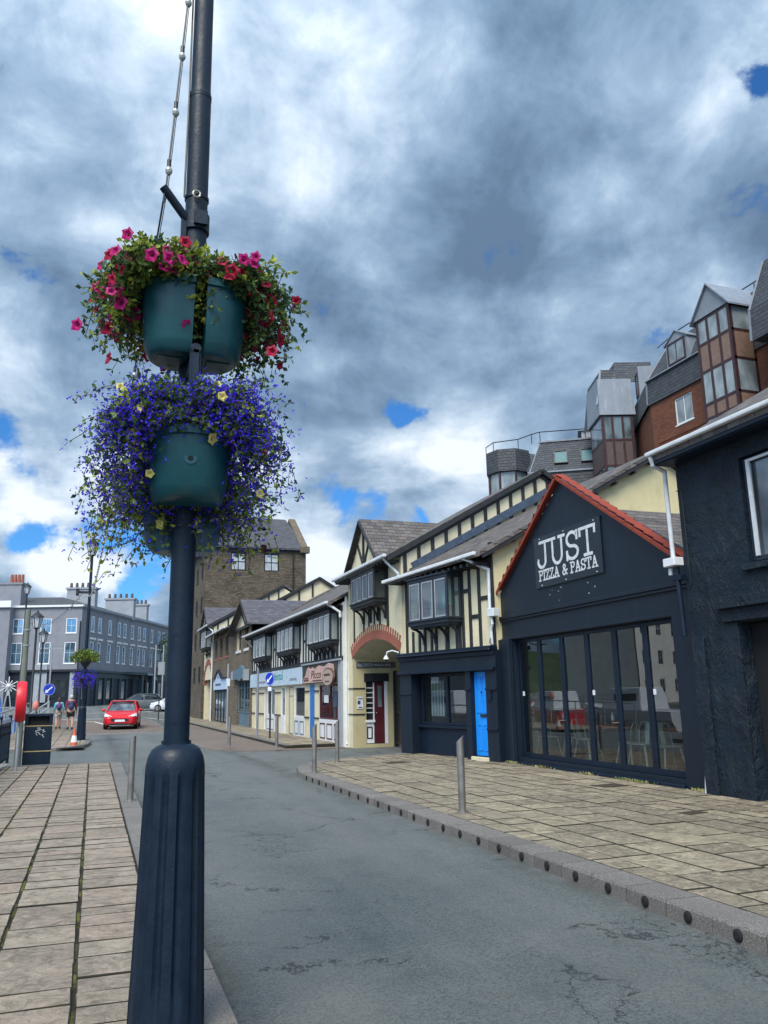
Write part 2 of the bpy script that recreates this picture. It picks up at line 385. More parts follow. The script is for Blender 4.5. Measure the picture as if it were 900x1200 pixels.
K['brownpanel'] = plain('brown_panel', (.085, .060, .055), .45, 0, .15)
K['lead'] = plaster('lead_sheet', (.20, .23, .27), 4, .3, .01, .5, (.45, .5, .55), .45, .5)
K['greywall'] = plaster('grey_render', (.225, .235, .27), 30, .15, .004, .12, (.12, .12, .13))
K['greylt'] = plaster('pale_grey_render', (.30, .33, .37), 30, .15, .004, .12, (.2, .2, .2))
K['shopblue'] = plain('slate_blue_paint', (.10, .17, .22), .45, 0, .15)
K['maroon'] = plain('maroon_paint', (.075, .012, .018), .4, 0, .15)
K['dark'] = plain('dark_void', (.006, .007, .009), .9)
K['teal'] = plain('teal_planter_plastic', (.006, .066, .080), .33, 0, .2, .1)
K['soil'] = plain('soil', (.03, .02, .012), .95, 0, .3, .5)

# ------------------------------------------------------------------ ground materials
def asphalt():
    m = Mat('asphalt'); f = m.noise(55, 6, .75); sp = m.noise(150, 2, .6); big = m.noise(.35, 5, .6, .4); md = m.noise(2.2, 6, .7)
    col = m.mix(m.mr(big, .3, .7), (.088, .108, .108), (.150, .172, .166))
    col = m.mix(m.mr(md, .35, .7, 0, .55), col, (.19, .20, .195))
    col = m.mix(m.mr(f, .45, .60, 0, .72), col, (.030, .038, .038)); sx_ = m.n('ShaderNodeSeparateXYZ'); m.L(m.tc.outputs['Object'], sx_.inputs[0])
    e1 = m.mr(m.math('ABSOLUTE', m.math('SUBTRACT', sx_.outputs[0], 4.29)), .30, .0); e2 = m.mr(m.math('ABSOLUTE', m.math('SUBTRACT', sx_.outputs[0], .80)), .30, .0); ed_ = m.math('MULTIPLY', m.math('MAXIMUM', e1, e2), m.mr(m.noise(2.5, 6, .7), .38, .62)); col = m.mix(m.math('MULTIPLY', ed_, .75, clamp=True), col, (.040, .036, .028))
    col = m.mix(m.mr(sp, .60, .70, 0, .6), col, (.34, .35, .33)); ln = m.noise(1.0, 3, .5, 0, scl=(1.1, .04, 1)); col = m.mix(m.mr(ln, .42, .62, 0, .30), col, (.20, .20, .19)); st = m.noise(.9, 5, .7, .6); col = m.mix(m.mr(st, .60, .72, 0, .5), col, (.055, .060, .060))
    nn = m.noise(1.3, 6, .7, 0, out=1)
    s1 = m.n('ShaderNodeVectorMath', operation='SCALE'); m.L(nn, s1.inputs[0]); s1.inputs['Scale'].default_value = 1.1
    s2 = m.n('ShaderNodeVectorMath', operation='ADD'); m.L(m.tc.outputs['Object'], s2.inputs[0]); m.L(s1.outputs[0], s2.inputs[1])
    vo = m.n('ShaderNodeTexVoronoi', feature='DISTANCE_TO_EDGE'); m.L(s2.outputs[0], vo.inputs['Vector']); vo.inputs['Scale'].default_value = .62
    vo.inputs['Randomness'].default_value = 1
    wd = m.mr(m.noise(3, 4), .35, .7, .001, .012)
    crk = m.math('LESS_THAN', vo.outputs['Distance'], wd)
    mask = m.mr(m.noise(.8, 3, .5, 0, scl=(1, .5, 1)), .50, .54)
    crk = m.math('MULTIPLY', crk, mask)
    col = m.mix(m.math('MULTIPLY', crk, .8), col, (.025, .028, .030))
    h = m.math('ADD', m.math('MULTIPLY', f, 1.0), m.math('ADD', m.math('MULTIPLY', sp, .7), m.math('MULTIPLY', crk, -1.6)))
    return m.fin(col, m.mr(md, .3, .7, .6, .85), m.bump(h, .8, .02), 0, .35)
def flag(name, ca, cb, cc, moss=.25):
    m = Mat(name); a = m.n('ShaderNodeAttribute', attribute_name='tint', attribute_type='GEOMETRY'); t = a.outputs['Fac']
    r = m.n('ShaderNodeValToRGB'); m.L(t, r.inputs[0]); e = r.color_ramp.elements
    e[0].color = (*ca, 1); e[1].color = (*cc, 1); x = e.new(.5); x.color = (*cb, 1)
    n1 = m.noise(3.0, 7, .65, .5); n2 = m.noise(24, 6, .7); n3 = m.noise(.5, 4); rid = m.noise(4.5, 6, .65, .9, scl=(1.15, 1, 1))
    col = m.mix(m.mr(n1, .3, .72, 0, .6), r.outputs[0], mul(ca, .55))
    col = m.mix(m.mr(n2, .35, .7, 0, .5), col, mul(cc, 1.35)); col = m.mix(m.mr(n3, .4, .65, 0, .35), col, mul(cb, .6))
    col = m.mix(m.mr(n1, .62, .7, 0, moss), col, (.12, .11, .045))
    rd2 = m.noise(7, 7, .68, 1.1, scl=(1, 1.1, 1)); col = m.mix(m.mr(rd2, .50, .64, 0, .6), col, mul(ca, .5)); col = m.mix(m.mr(rd2, .46, .36, 0, .5), col, mul(cc, 1.4))
    h = m.math('ADD', m.math('MULTIPLY', n2, .5), m.math('ADD', m.math('MULTIPLY', rid, 1.3), m.math('MULTIPLY', rd2, 1.6)))
    return m.fin(col, m.mr(n2, .3, .7, .7, .92), m.bump(h, .9, .022), 0, .25)
def granite(name, c):
    m = Mat(name); f = m.noise(95, 3, .75); g_ = m.noise(40, 3, .6); b = m.noise(1.5, 5)
    col = m.mix(m.mr(f, .45, .56), mul(c, .42), mul(c, 1.35)); col = m.mix(m.mr(g_, .5, .6, 0, .5), col, mul(c, .6)); col = m.mix(m.mr(b, .4, .7, 0, .5), col, mul(c, .55))
    at_ = m.n('ShaderNodeAttribute', attribute_name='tint', attribute_type='GEOMETRY'); col = m.mix(m.mr(at_.outputs['Fac'], .2, 1, 0, .5), col, mul(c, .5))
    return m.fin(col, .8, m.bump(f, .6, .006), 0, .3)
K['asphalt'] = asphalt()
K['joint'] = plain('mossy_joint', (.020, .018, .011), .95, 0, .6, .6)
K['flagL'] = flag('sandstone_flags', (.20, .175, .14), (.36, .32, .25), (.32, .25, .20), .3)
K['flagR'] = flag('tan_paving', (.15, .128, .10), (.25, .215, .165), (.36, .31, .215), .2)
def mossm():
    m = Mat('moss'); f = m.noise(2.2, 5, .7); g_ = m.noise(40, 4, .7)
    col = m.mix(m.mr(f, .48, .60), (.022, .019, .012), m.mix(g_, (.05, .055, .012), (.16, .16, .03))); return m.fin(col, .95, m.bump(g_, .8, .01), 0, .2)
K['moss'] = mossm()
K['granite'] = granite('granite_kerb', (.215, .20, .185))
K['hole'] = plain('black_rubber', (.008, .008, .009), .8, 0, .3)
K['paver'] = masonry('brown_block_paving', (.155, .12, .10), (.20, .165, .14), (.06, .05, .045), .2, .1, .006, 0, .5, .004)
K['linewhite'] = plain('road_paint', (.62, .62, .60), .7, 0, .2, .2)
def waterm():
    m = Mat('harbour_water'); return m.fin((.020, .035, .034), .06, m.bump(m.noise(1.4, 5, .6, .3), .5, .08), 0, .6)
K['water'] = waterm()
K['quay'] = masonry('quay_stone', (.20, .19, .17), (.27, .26, .23), (.07, .07, .06), .9, .4, .02, .03, .5, .02)
K['hill'] = plain('hill_green', (.035, .060, .022), .95, 0, .5, .5, .2, .05)

def gs(x, y):
    w = max(0, min(1, (6 - x) / 3)) if y < 75 else 1
    w = w * w * (3 - 2 * w); t = max(0, y - 34)
    t = t * t / 24 if t < 12 else t - 6
    return w * .0165 * min(t, 82)
RZ = -.12
def sheet(name, xs, ys, dz, mat, keep=None, kind='structure'):
    v = []; f = []; mb = MB(); nx = len(xs); ny = len(ys)
    pts = [(x, y, gs(x, y) + dz) for y in ys for x in xs]
    fs = [(j * nx + i, j * nx + i + 1, (j + 1) * nx + i + 1, (j + 1) * nx + i) for j in range(ny - 1) for i in range(nx - 1)
          if keep is None or keep((xs[i] + xs[i + 1]) / 2, (ys[j] + ys[j + 1]) / 2)]
    mb.add(pts, fs); o = mb.build(name, mat); tag(o, kind=kind); return o
def steps(*seg):
    out = []
    for a, b, n in seg: out += [a + (b - a) * i / n for i in range(n)]
    return out + [seg[-1][1]]
XS = steps((-900, -60, 6), (-60, -3.6, 8), (-3.6, -2.15, 1), (-2.15, 3, 4), (3, 6, 6), (6, 60, 6), (60, 900, 5))
YS = steps((-200, -10, 3), (-10, 26.5, 4), (26.5, 34, 2), (34, 62, 14), (62, 75, 5), (75, 76, 1), (76, 120, 11), (120, 1500, 6))
sheet('road', XS, YS, RZ, K['asphalt'], lambda x, y: not ((x < -2.15 and y < 26.5) or (x < -3.6 and y < 62)))
mb = MB(); mb.box(-2.5, -60, -4, -2.16, 26.4, -.13); mb.box(-3.9, 26.4, -4, -3.61, 62, -.13); mb.box(-3.61, 26.3, -4, -2.16, 26.5, -.13); mb.box(-90, 62, -4, -3.6, 62.4, .18)
mb.box(-2.48, -60, -.13, -1.98, 22.9, .03, 0)
tag(mb.build('quay_wall', K['quay'], bevel=.02), kind='structure')
mb = MB(); mb.poly([(-600, -200, -1.6), (-2.2, -200, -1.6), (-2.2, 62.2, -1.6), (-600, 62.2, -1.6)]); tag(mb.build('water', K['water']), kind='structure')
mb = MB()
for j in range(12):
    for i in range(14):
        pass
hv = []; hf = []
for j in range(9):
    for i in range(41):
        a = R(-75 + 150 * i / 40); r_ = 330 + 60 * j
        h = (14 + 10 * math.sin(i * .55) + 7 * math.sin(i * 1.3 + 1)) * math.sin(math.pi * min(1, j / 8)) - .5
        hv.append((math.sin(a - .75) * r_ - 30, math.cos(a - .75) * r_, h + 1))
hf = [(j * 41 + i, j * 41 + i + 1, (j + 1) * 41 + i + 1, (j + 1) * 41 + i) for j in range(8) for i in range(40)]
mb.add(hv, hf); tag(mb.build('hills', K['hill'], smooth=True), kind='structure')

# paving slabs (real stones over a mossy bed)
def stone(mb, poly, top, th=.05, ch=.006, tint=.5, tilt=(0, 0)):
    c = Vector((sum(p[0] for p in poly) / len(poly), sum(p[1] for p in poly) / len(poly)))
    n = len(poly)
    def zt(p): return top + (p[0] - c.x) * tilt[0] + (p[1] - c.y) * tilt[1]
    a = [(p[0], p[1], top - th) for p in poly]; b = [(p[0], p[1], zt(p) - ch) for p in poly]; t = []
    for p in poly:
        d = (c - Vector(p)); L_ = max(d.length, .01); k = min(.4, ch * 1.4 / L_); t.append((p[0] + d.x * k, p[1] + d.y * k, zt(p)))
    fs = [[2 * n + i for i in range(n)]]
    for i in range(n):
        j = (i + 1) % n; fs += [[i, j, n + j, n + i], [n + i, n + j, 2 * n + j, 2 * n + i]]
    mb.add(a + b + t, fs, 0, tint)
    k0 = len(mb.m) - 2 * n
    for q in range(k0, len(mb.m)): mb.m[q] = 1
def clip(poly, planes):
    for (px_, py_, nx, ny) in planes:      # keep side where (p-P).n <= 0
        out = []
        for i in range(len(poly)):
            a, b = poly[i], poly[(i + 1) % len(poly)]
            da = (a[0] - px_) * nx + (a[1] - py_) * ny; db = (b[0] - px_) * nx + (b[1] - py_) * ny
            if da <= 0: out.append(a)
            if (da < 0) != (db < 0) and abs(da - db) > 1e-9:
                t = da / (da - db); out.append((a[0] + (b[0] - a[0]) * t, a[1] + (b[1] - a[1]) * t))
        poly = out
        if len(poly) < 3: return None
    ar = sum(poly[i][0] * poly[(i + 1) % len(poly)][1] - poly[(i + 1) % len(poly)][0] * poly[i][1] for i in range(len(poly))) / 2
    return poly if ar > .01 else None
r1 = random.Random(3)
mb = MB()
cols = [-1.98, -1.86, -1.42, -.97, -.49, -.01, .50]
for ci, (a, b) in enumerate(zip(cols, cols[1:])):
    y = -3.0 + r1.random() * .2; jw = .013
    while y < 23.0:
        L_ = r1.choice([.2, .24, .28, .33, .38, .44, .30]) * (1 + .1 * r1.random()); L_ = min(L_, 23.0 - y)
        if L_ < .1: break
        w0, w1 = r1.uniform(.004, .014), r1.uniform(.004, .014); s0, s1 = r1.uniform(-.006, .006), r1.uniform(-.006, .006)
        stone(mb, [(a + w0, y + .008 + s0), (b - w1, y + .008 + s1), (b - w0, y + L_ - .006 + s1), (a + w1, y + L_ - .006 + s0)], r1.uniform(-.005, .005), .06, .007,
              r1.random(), (r1.uniform(-.008, .008), r1.uniform(-.01, .01)))
        y += L_
tag(mb.build('footpath', [K['flagL'], K['joint']]), kind='structure')
mb = MB(); mb.box(-1.99, -4, -.2, .505, 23.05, -.018); 
for x in cols[1:-1]: mb.box(x - .014, -3, -.02, x + .014, 23, -.011, 1)
tag(mb.build('footpath_bed', [K['joint'], K['moss']]), kind='structure')
# right hand pavement
cpts = [(4.62, 17.6), (4.80, 18.9), (5.22, 20.0), (6.2, 21.0), (7.6, 21.75), (9.0, 22.2)]
planes = []
for a, b in zip(cpts, cpts[1:]):
    dx, dy = b[0] - a[0], b[1] - a[1]; planes.append((a[0], a[1], -dy, dx))
mb = MB(); x = 4.632; rows = []
while x < 9.4:
    w = r1.choice([.30, .45, .45, .60, .52]); rows.append((x, min(x + w, 9.6))); x += w
for a, b in rows:
    y = -5 + r1.random() * .6
    pale = .5
    while y < 23:
        L_ = r1.choice([.45, .6, .6, .75, .9])
        p = clip([(a + .009, y + .008), (b - .009, y + .008), (b - .009, y + L_ - .008), (a + .009, y + L_ - .008)], planes)
        if p: stone(mb, p, r1.uniform(-.004, .004), .06, .009, min(1, max(0, r1.gauss(.5, .33))), (r1.uniform(-.004, .004), r1.uniform(-.004, .004)))
        y += L_
tag(mb.build('pavement', [K['flagR'], K['joint']]), kind='structure')
bedp = [(4.63, -6)] + cpts + [(9.6, 22.2), (9.6, -6)]
mb = MB(); mb.prism([(x, y, -.2) for x, y in [(4.3, -6)] + [(4.31, 17.6), (4.5, 19), (5, 20.3), (6.1, 21.3), (7.5, 22.05), (9, 22.5)] + [(9.8, 22.5), (9.8, -6)]], (0, 0, .188)); tag(mb.build('pavement_bed', K['joint']), kind='structure')
# far right pavement, bay and strips
r2 = random.Random(5); mb = MB(); x = 6.42
while x < 8.2:
    y = 27.9
    while y < 75:
        L_ = r2.choice([.6, .8, 1.0]); stone(mb, [(x + .005, y + .005), (min(x + .445, 8.3), y + .005), (min(x + .445, 8.3), y + L_ - .005), (x + .005, y + L_ - .005)], r2.uniform(-.003, .003), .06, .004, r2.random()); y += L_
    x += .45
tag(mb.build('pavement', [K['flagR'], K['joint']]), kind='structure')
mb = MB(); mb.box(6.2, 27.7, -.2, 8.4, 76, -.012); tag(mb.build('pavement_bed', K['joint']), kind='structure')
mb = MB(); mb.prism([(3.7, 30, -.2), (3.85, 28.6, -.2), (4.6, 27.4, -.2), (5.8, 26.9, -.2), (6.2, 26.9, -.2), (6.2, 62, -.2), (3.7, 62, -.2)], (0, 0, .10)); mb.prism([(6.2, 26.9, -.2), (8.1, 26.9, -.2), (8.1, 27.7, -.2), (6.2, 27.7, -.2)], (0, 0, .10))
tag(mb.build('parking_bay', K['paver']), kind='structure')
def kerb(name, pts, w, zt, zb, L_, mat, holes=False, side=1, flip=False):
    mb = MB(); 
    segs = []; 
    for a, b in zip(pts, pts[1:]):
        a = Vector(a); b = Vector(b); d = b - a; n = max(1, round(d.length / L_))
        for i in range(n): segs.append((a + d * i / n, a + d * (i + 1) / n))
    hs = []
    for a, b in segs:
        d = (b - a).normalized(); nr = Vector((d.y, -d.x)) * side; g = rng.uniform(.004, .008); tn = rng.random(); jj = rng.uniform(-.002, .002)
        a2 = a + d * g; b2 = b - d * g; ga = gs(a.x, a.y); gb = gs(b.x, b.y)
        pr = [(0, zb), (.008, zt - .02), (.02, zt + jj), (w, zt + jj), (w, zb)]
        A = [(a2.x + nr.x * q, a2.y + nr.y * q, z + ga) for q, z in pr]; B = [(b2.x + nr.x * q, b2.y + nr.y * q, z + gb) for q, z in pr]
        n = len(pr); mb.add(A + B, [list(range(n)), list(range(2 * n - 1, n - 1, -1))] + [[(i + 1) % n, i, i + n, (i + 1) % n + n] for i in range(n)], 0, tn)
        if holes:
            c = (a + b) / 2 - nr * .001; mb.cyl((c.x + nr.x * .01, c.y + nr.y * .01, -.062), (c.x - nr.x * .003, c.y - nr.y * .003, -.062), .043, .043, 20, 1)
            mb.cyl((c.x - nr.x * .003, c.y - nr.y * .003, -.062), (c.x - nr.x * .012, c.y - nr.y * .012, -.062), .043, .026, 20, 1)
    return tag(mb.build(name, mat), kind='structure')
kerb('kerb', [(4.29, -4.0), (4.29, 17.5)], .335, .004, -.2, .508, [K['granite'], K['hole']], True, 1)
kerb('kerb', [(4.29, 17.55), (4.36, 18.3), (4.52, 19.1), (4.82, 19.9), (5.35, 20.65), (6.1, 21.25), (7.0, 21.72), (8.3, 22.2)], .32, .002, -.2, .5, [K['granite']], False, 1)
kerb('kerb', [(.80, -3.5), (.80, 23.3)], .29, .003, -.2, .9, [K['granite']], False, -1)
kerb('kerb', [(.80, 23.32), (-2.0, 23.32)], .28, .003, -.2, .3, [K['granite']], False, -1)
kerb('kerb', [(6.2, 27.7), (6.2, 75)], .2, .003, -.2, .9, [K['granite']], False, 1)
kerb('kerb', [(3.7, 30), (3.7, 62)], .15, -.09, -.2, .9, [K['granite']], False, 1)
# far footpath island with the lamp column, and the raised table under the red car
isl = [(-3.6, 31.2), (-1.1, 31.2), (-.55, 31.8), (-.1, 33.2), (.02, 35), (-.02, 38), (-.35, 42), (-.9, 47), (-1.6, 52), (-3.6, 54)]
kerb('kerb', isl[1:-1], .22, .003, -.2, .6, [K['granite']], False, -1); kerb('kerb', isl[:2], .22, .003, -.2, .6, [K['granite']], False, -1)
mb = MB(); pl = []
for i in range(1, len(isl) - 1):
    a, b = isl[i], isl[i + 1]; dx, dy = b[0] - a[0], b[1] - a[1]; L_ = math.hypot(dx, dy); pl.append((a[0] - dy / L_ * .22, a[1] + dx / L_ * .22, dy / L_, -dx / L_))
for k in range(8):
    y = 31.43
    x = -3.6 + k * .46
    while y < 54:
        L_ = r2.choice([.5, .6, .8]); p = clip([(x + .006, y), (x + .454, y), (x + .454, y + L_ - .012), (x + .006, y + L_ - .012)], pl)
        if p: stone(mb, p, gs(-1, y) + .0, .1, .005, r2.random())
        y += L_
tag(mb.build('footpath', [K['flagL'], K['joint']]), kind='structure')
sheet('footpath_bed', [-3.6, -1.9, -.9, -.2], steps((31.3, 42, 11)), -.02, K['joint']); sheet('footpath_bed', [-3.6, -2.4, -1.6], steps((42, 52, 10)), -.02, K['joint']); sheet('footpath_bed', [-1.6, -1.2], steps((42, 47, 5)), -.02, K['joint'])
sheet('block_paving', [-3.5, 0, 3, 3.69], steps((45, 62, 12)), RZ + .005, K['paver'], lambda x, y: True)
sheet('crossing_strip', [-.6, 1.5, 3.69], [42.6, 43.4, 44.2, 44.9], RZ + .006, K['granite'])
def line(name, pts, w, dz=.009):
    mb = MB(); 
    for a, b in zip(pts, pts[1:]):
        a = Vector(a); b = Vector(b); n = max(1, int((b - a).length / 1.2)); d = (b - a).normalized(); p = Vector((-d.y, d.x)) * w / 2
        for i in range(n):
            q0 = a + (b - a) * i / n; q1 = a + (b - a) * (i + 1) / n
            mb.poly([(q.x, q.y, gs(q.x, q.y) + RZ + dz) for q in (q0 - p, q1 - p, q1 + p, q0 + p)])
    tag(mb.build(name, K['linewhite']), kind='structure')
line('road_marking', [(-2.0, 63), (1.2, 62.6), (4.4, 66), (7.5, 74)], .35, .012)
line('road_marking', [(-6, 75), (3, 76), (11, 80)], .4, .012); line('road_marking', [(1.0, 52), (.2, 58), (-1.2, 61)], .15, .012)
line('road_marking', [(3.55, 30.2), (3.55, 42)], .1, .012)

# ------------------------------------------------------------------ building parts
WC = {}
def win(parent, x, y, z, w, h, nx=2, nz=2, fm='white', gm='glass', fw=.05, dep=.07, sill=None, name='window', rot=0, bar=.03, tr=None):
    """window centred at local x, sill at z, frame face at y"""
    key = (w, h, nx, nz, fm, gm, fw, dep, sill, bar, tr)
    if key not in WC:
        f = MB(); f.box(-w / 2, 0, 0, -w / 2 + fw, dep, h); f.box(w / 2 - fw, 0, 0, w / 2, dep, h)
        f.box(-w / 2 + fw, .001, 0, w / 2 - fw, dep - .001, fw); f.box(-w / 2 + fw, .001, h - fw, w / 2 - fw, dep - .001, h)
        for i in range(1, nx): xx = -w / 2 + w * i / nx; f.box(xx - bar / 2, .006, fw, xx + bar / 2, dep - .01, h - fw)
        for j in range(1, nz):
            zz = h * j / nz if tr is None else tr; f.box(-w / 2 + fw, .01, zz - bar / 2, w / 2 - fw, dep - .013, zz + bar / 2)
        g = MB(); g.box(-w / 2 + fw * .8, dep * .55, fw * .8, w / 2 - fw * .8, dep * .75, h - fw * .8)
        a = f.build('window', K[fm], bevel=.004 if w < 3 else 0); b = g.build('pane', K[gm]); c = None
        if sill: s = MB(); s.box(-w / 2 - .06, -.07, -.07, w / 2 + .06, dep - .02, -.004); c = s.build('sill', K[sill], bevel=.006)
        WC[key] = (a, b, c); first = True
    else: first = False
    a, b, c = WC[key]
    if not first:
        a = a.copy(); COL.objects.link(a); b = b.copy(); COL.objects.link(b)
        if c: c = c.copy(); COL.objects.link(c)
    a.name = name; a.parent = parent; b.parent = a; 
    if c: c.parent = a
    M_ = Matrix.Rotation(rot, 4, 'Z'); a.location = M_ @ Vector((x, y, z)); a.rotation_euler = (0, 0, rot)
    return a
def gutter(parent, pts, r=.055, mat='whiteplastic', name='gutter', rot=0):
    mb = MB()
    for a, b in zip(pts, pts[1:]): mb.beam(a, b, r * 2, r * 1.7)
    return mb.build(name, K[mat], parent, rot, bevel=.02, bseg=2)
def pipe(parent, pts, r=.035, mat='whiteplastic', name='downpipe', rot=0, hopper=None, brackets=True):
    mb = MB()
    for a, b in zip(pts, pts[1:]):
        mb.cyl(a, b, r, r, 12); mb.ball(b, r * 1.15, 10, 6)
    if hopper: x, y, z = hopper; mb.box(x - .11, y - .09, z - .09, x + .11, y + .09, z + .09)
    return mb.build(name, K[mat], parent, rot, smooth=True)
def oriel(parent, x0, x1, z0, z1, dep, nf, rot=0, glass='glass_sky', mat='bwood', brk=4, sidew=True, z_br=None, dz=(0, 0)):
    f = MB(); fw = .075; zb = z0 - .16
    f.box(x0, -dep, z0 - .10, x1, 0, z0); f.box(x0 - .03, -dep - .04, z0 - .005, x1 + .03, 0, z0 + .05); f.box(x0 + .04, -dep + .05, zb, x1 - .04, 0, z0 - .099)
    f.box(x0, -dep, z1 - .09, x1, 0, z1); f.box(x0 - .03, -dep - .04, z1 - .001, x1 + .03, 0, z1 + .05)
    for xa in (x0, x1 - fw): f.box(xa, -dep + .002, z0 + .05, xa + fw, -dep + fw, z1 - .09); f.box(xa, -fw, z0 + .05, xa + fw, -.001, z1 - .09)
    for i in range(1, nf): xx = x0 + (x1 - x0) * i / nf; f.box(xx - fw / 2, -dep + .004, z0 + .05, xx + fw / 2, -dep + fw - .01, z1 - .09)
    o = f.build('oriel_window', K[mat], parent, rot, bevel=.008)
    for i in range(nf):
        a = x0 + (x1 - x0) * i / nf; b = x0 + (x1 - x0) * (i + 1) / nf; p = MB()
        p.box(a + fw * .4, -dep + .030, z0 + .045, b - fw * .4, -dep + .042, z1 - .085); p.build('pane', K[glass], o)
        s = MB(); e = .04; A, B, Z0, Z1 = a + fw * .6, b - fw * .6, z0 + .06, z1 - .10
        s.box(A, -dep + .015, Z0, A + e, -dep + .028, Z1); s.box(B - e, -dep + .015, Z0, B, -dep + .028, Z1); s.box(A + e, -dep + .016, Z0, B - e, -dep + .027, Z0 + e); s.box(A + e, -dep + .016, Z1 - e, B - e, -dep + .027, Z1)
        s.build('sash', K['whiteplastic'] if glass == 'glass_lt' else K['greylt'], o)
    for xa in (x0 + .03, x1 - .042):
        p = MB(); p.box(xa, -dep + fw, z0 + .045, xa + .012, -fw, z1 - .085); p.build('pane', K[glass], o)
    for i in range(brk):
        xx = x0 + .12 + (x1 - x0 - .24) * i / max(1, brk - 1); b = MB()
        zl = z_br if z_br is not None else zb - .55
        b.box(xx - .04, -.05, zl, xx + .04, -.003, zb)
        pts = []
        for k in range(7):
            t = k / 6 * math.pi / 2; pts.append((xx, -.05 - (dep - .12) * (1 - math.cos(t)), zb - .42 + .42 * math.sin(t)))
        for a, c in zip(pts, pts[1:]): b.beam(a, c, .06, .06, up=(1, 0, 0))
        b.build('bracket', K[mat], o)
    return o
def posts(mb, xs, z0, z1, w=.11, y=-.035, mi=0):
    for x in xs:
        if isinstance(x, tuple): mb.box(x[0] - w / 2, y, x[1], x[0] + w / 2, .02, x[2], mi)
        else: mb.box(x - w / 2, y, z0, x + w / 2, .02, z1, mi)

# letters made of strokes with slab serifs ------------------------------------
def arc(cx, cz, rx, rz_, a0, a1, n=14): return [(cx + rx * math.cos(R(a0 + (a1 - a0) * i / n)), cz + rz_ * math.sin(R(a0 + (a1 - a0) * i / n))) for i in range(n + 1)]
GL = {
 'J': (.62, [[(.42, 1), (.42, .28)] + arc(.21, .24, .21, .24, 10, -180)[0:], [(.0, .24), (.02, .30)], [(.12, 1), (.62, 1)]]),
 'U': (.78, [[(.14, 1), (.14, .33)] + arc(.38, .30, .24, .30, 180, 360) + [(.62, 1)], [(0, 1), (.28, 1)], [(.48, 1), (.78, 1)]]),
 'S': (.62, [arc(.31, .74, .25, .26, 20, 270) + arc(.31, .24, .27, .24, 90, -160), [(.56, 1.0), (.56, .72)], [(.04, .30), (.04, 0)]]),
 'T': (.74, [[(0, 1), (.74, 1)], [(.37, 1), (.37, 0)], [(.02, 1), (.02, .76)], [(.72, 1), (.72, .76)], [(.2, 0), (.54, 0)]]),
 'P': (.62, [[(.14, 1), (.14, 0)], [(0, 0), (.3, 0)], [(0, 1), (.38, 1)] + arc(.38, .76, .22, .24, 90, -90) + [(.14, .52)]]),
 'I': (.34, [[(.17, 1), (.17, 0)], [(0, 0), (.34, 0)], [(0, 1), (.34, 1)]]),
 'Z': (.60, [[(.04, .78), (.04, 1), (.54, 1), (.04, 0), (.56, 0), (.56, .24)]]),
 'A': (.76, [[(.12, 0), (.38, 1), (.64, 0)], [(.2, .36), (.56, .36)], [(0, 0), (.26, 0)], [(.5, 0), (.76, 0)]]),
 '&': (.78, [[(.72, .0), (.22, .66)] + arc(.34, .80, .15, .2, 200, -20, 10) + [(.12, .36)] + arc(.30, .22, .22, .22, 150, 320, 10) + [(.66, .42)], [(.54, .46), (.76, .46)]]),
 ' ': (.3, [])}
def letters(txt, x, z, h, gap, sw, y0, th, xs=1.0):
    mb = MB(); cx = x; k = 0
    for ch in txt:
        w, st = GL[ch]
        for s in st:
            for a, b in zip(s, s[1:]):
                k += 1; ya = y0 - (k % 7) * .0004
                A = Vector((cx + a[0] * h * xs, 0, z + a[1] * h)); B = Vector((cx + b[0] * h * xs, 0, z + b[1] * h)); d = (B - A)
                if d.length < 1e-5: continue
                d.normalize(); nn = Vector((-d.z, 0, d.x)) * sw / 2; e = d * sw * .42
                q = [A - e - nn, B + e - nn, B + e + nn, A - e + nn]
                mb.prism([(p.x, ya, p.z) for p in q], (0, -th, 0))
        cx += (w * xs + gap) * h
    return mb, cx - gap * h - x
DG = None
def text(parent, s, size, loc, mat, name='lettering', rz=0, sx=1, ext=.004, ital=0):
    cu = bpy.data.curves.new('t', 'FONT'); cu.body = s; cu.size = size; cu.extrude = ext; cu.align_x = 'CENTER'; cu.shear = ital
    o = bpy.data.objects.new('t', cu); COL.objects.link(o); bpy.context.view_layer.update()
    me = bpy.data.meshes.new_from_object(o.evaluated_get(bpy.context.evaluated_depsgraph_get())); bpy.data.objects.remove(o)
    for v in me.vertices: v.co = Vector((v.co.x * sx, -v.co.z, v.co.y))
    me.materials.clear(); me.materials.append(mat); t = bpy.data.objects.new(name, me); COL.objects.link(t); t.parent = parent; t.location = loc; t.rotation_euler = (0, 0, rz)
    return t
def scuffs(parent, n, x0, x1, z0, z1, y, name='flaked_paint', seed=1, mat='whiteplastic', smax=.05):
    r = random.Random(seed); mb = MB()
    for i in range(n):
        x = r.uniform(x0, x1); z = r.uniform(z0, z1); k = r.randint(4, 6); w = r.uniform(.008, smax); h = r.uniform(.005, smax * .7); a0 = r.random() * 6
        mb.prism([(x + w * r.uniform(.4, 1) * math.cos(a0 + 6.283 * j / k), y, z + h * r.uniform(.3, 1) * math.sin(a0 + 6.283 * j / k)) for j in range(k)], (0, -.002, 0))
    return mb.build(name, K[mat], parent)
RS = -math.pi / 2

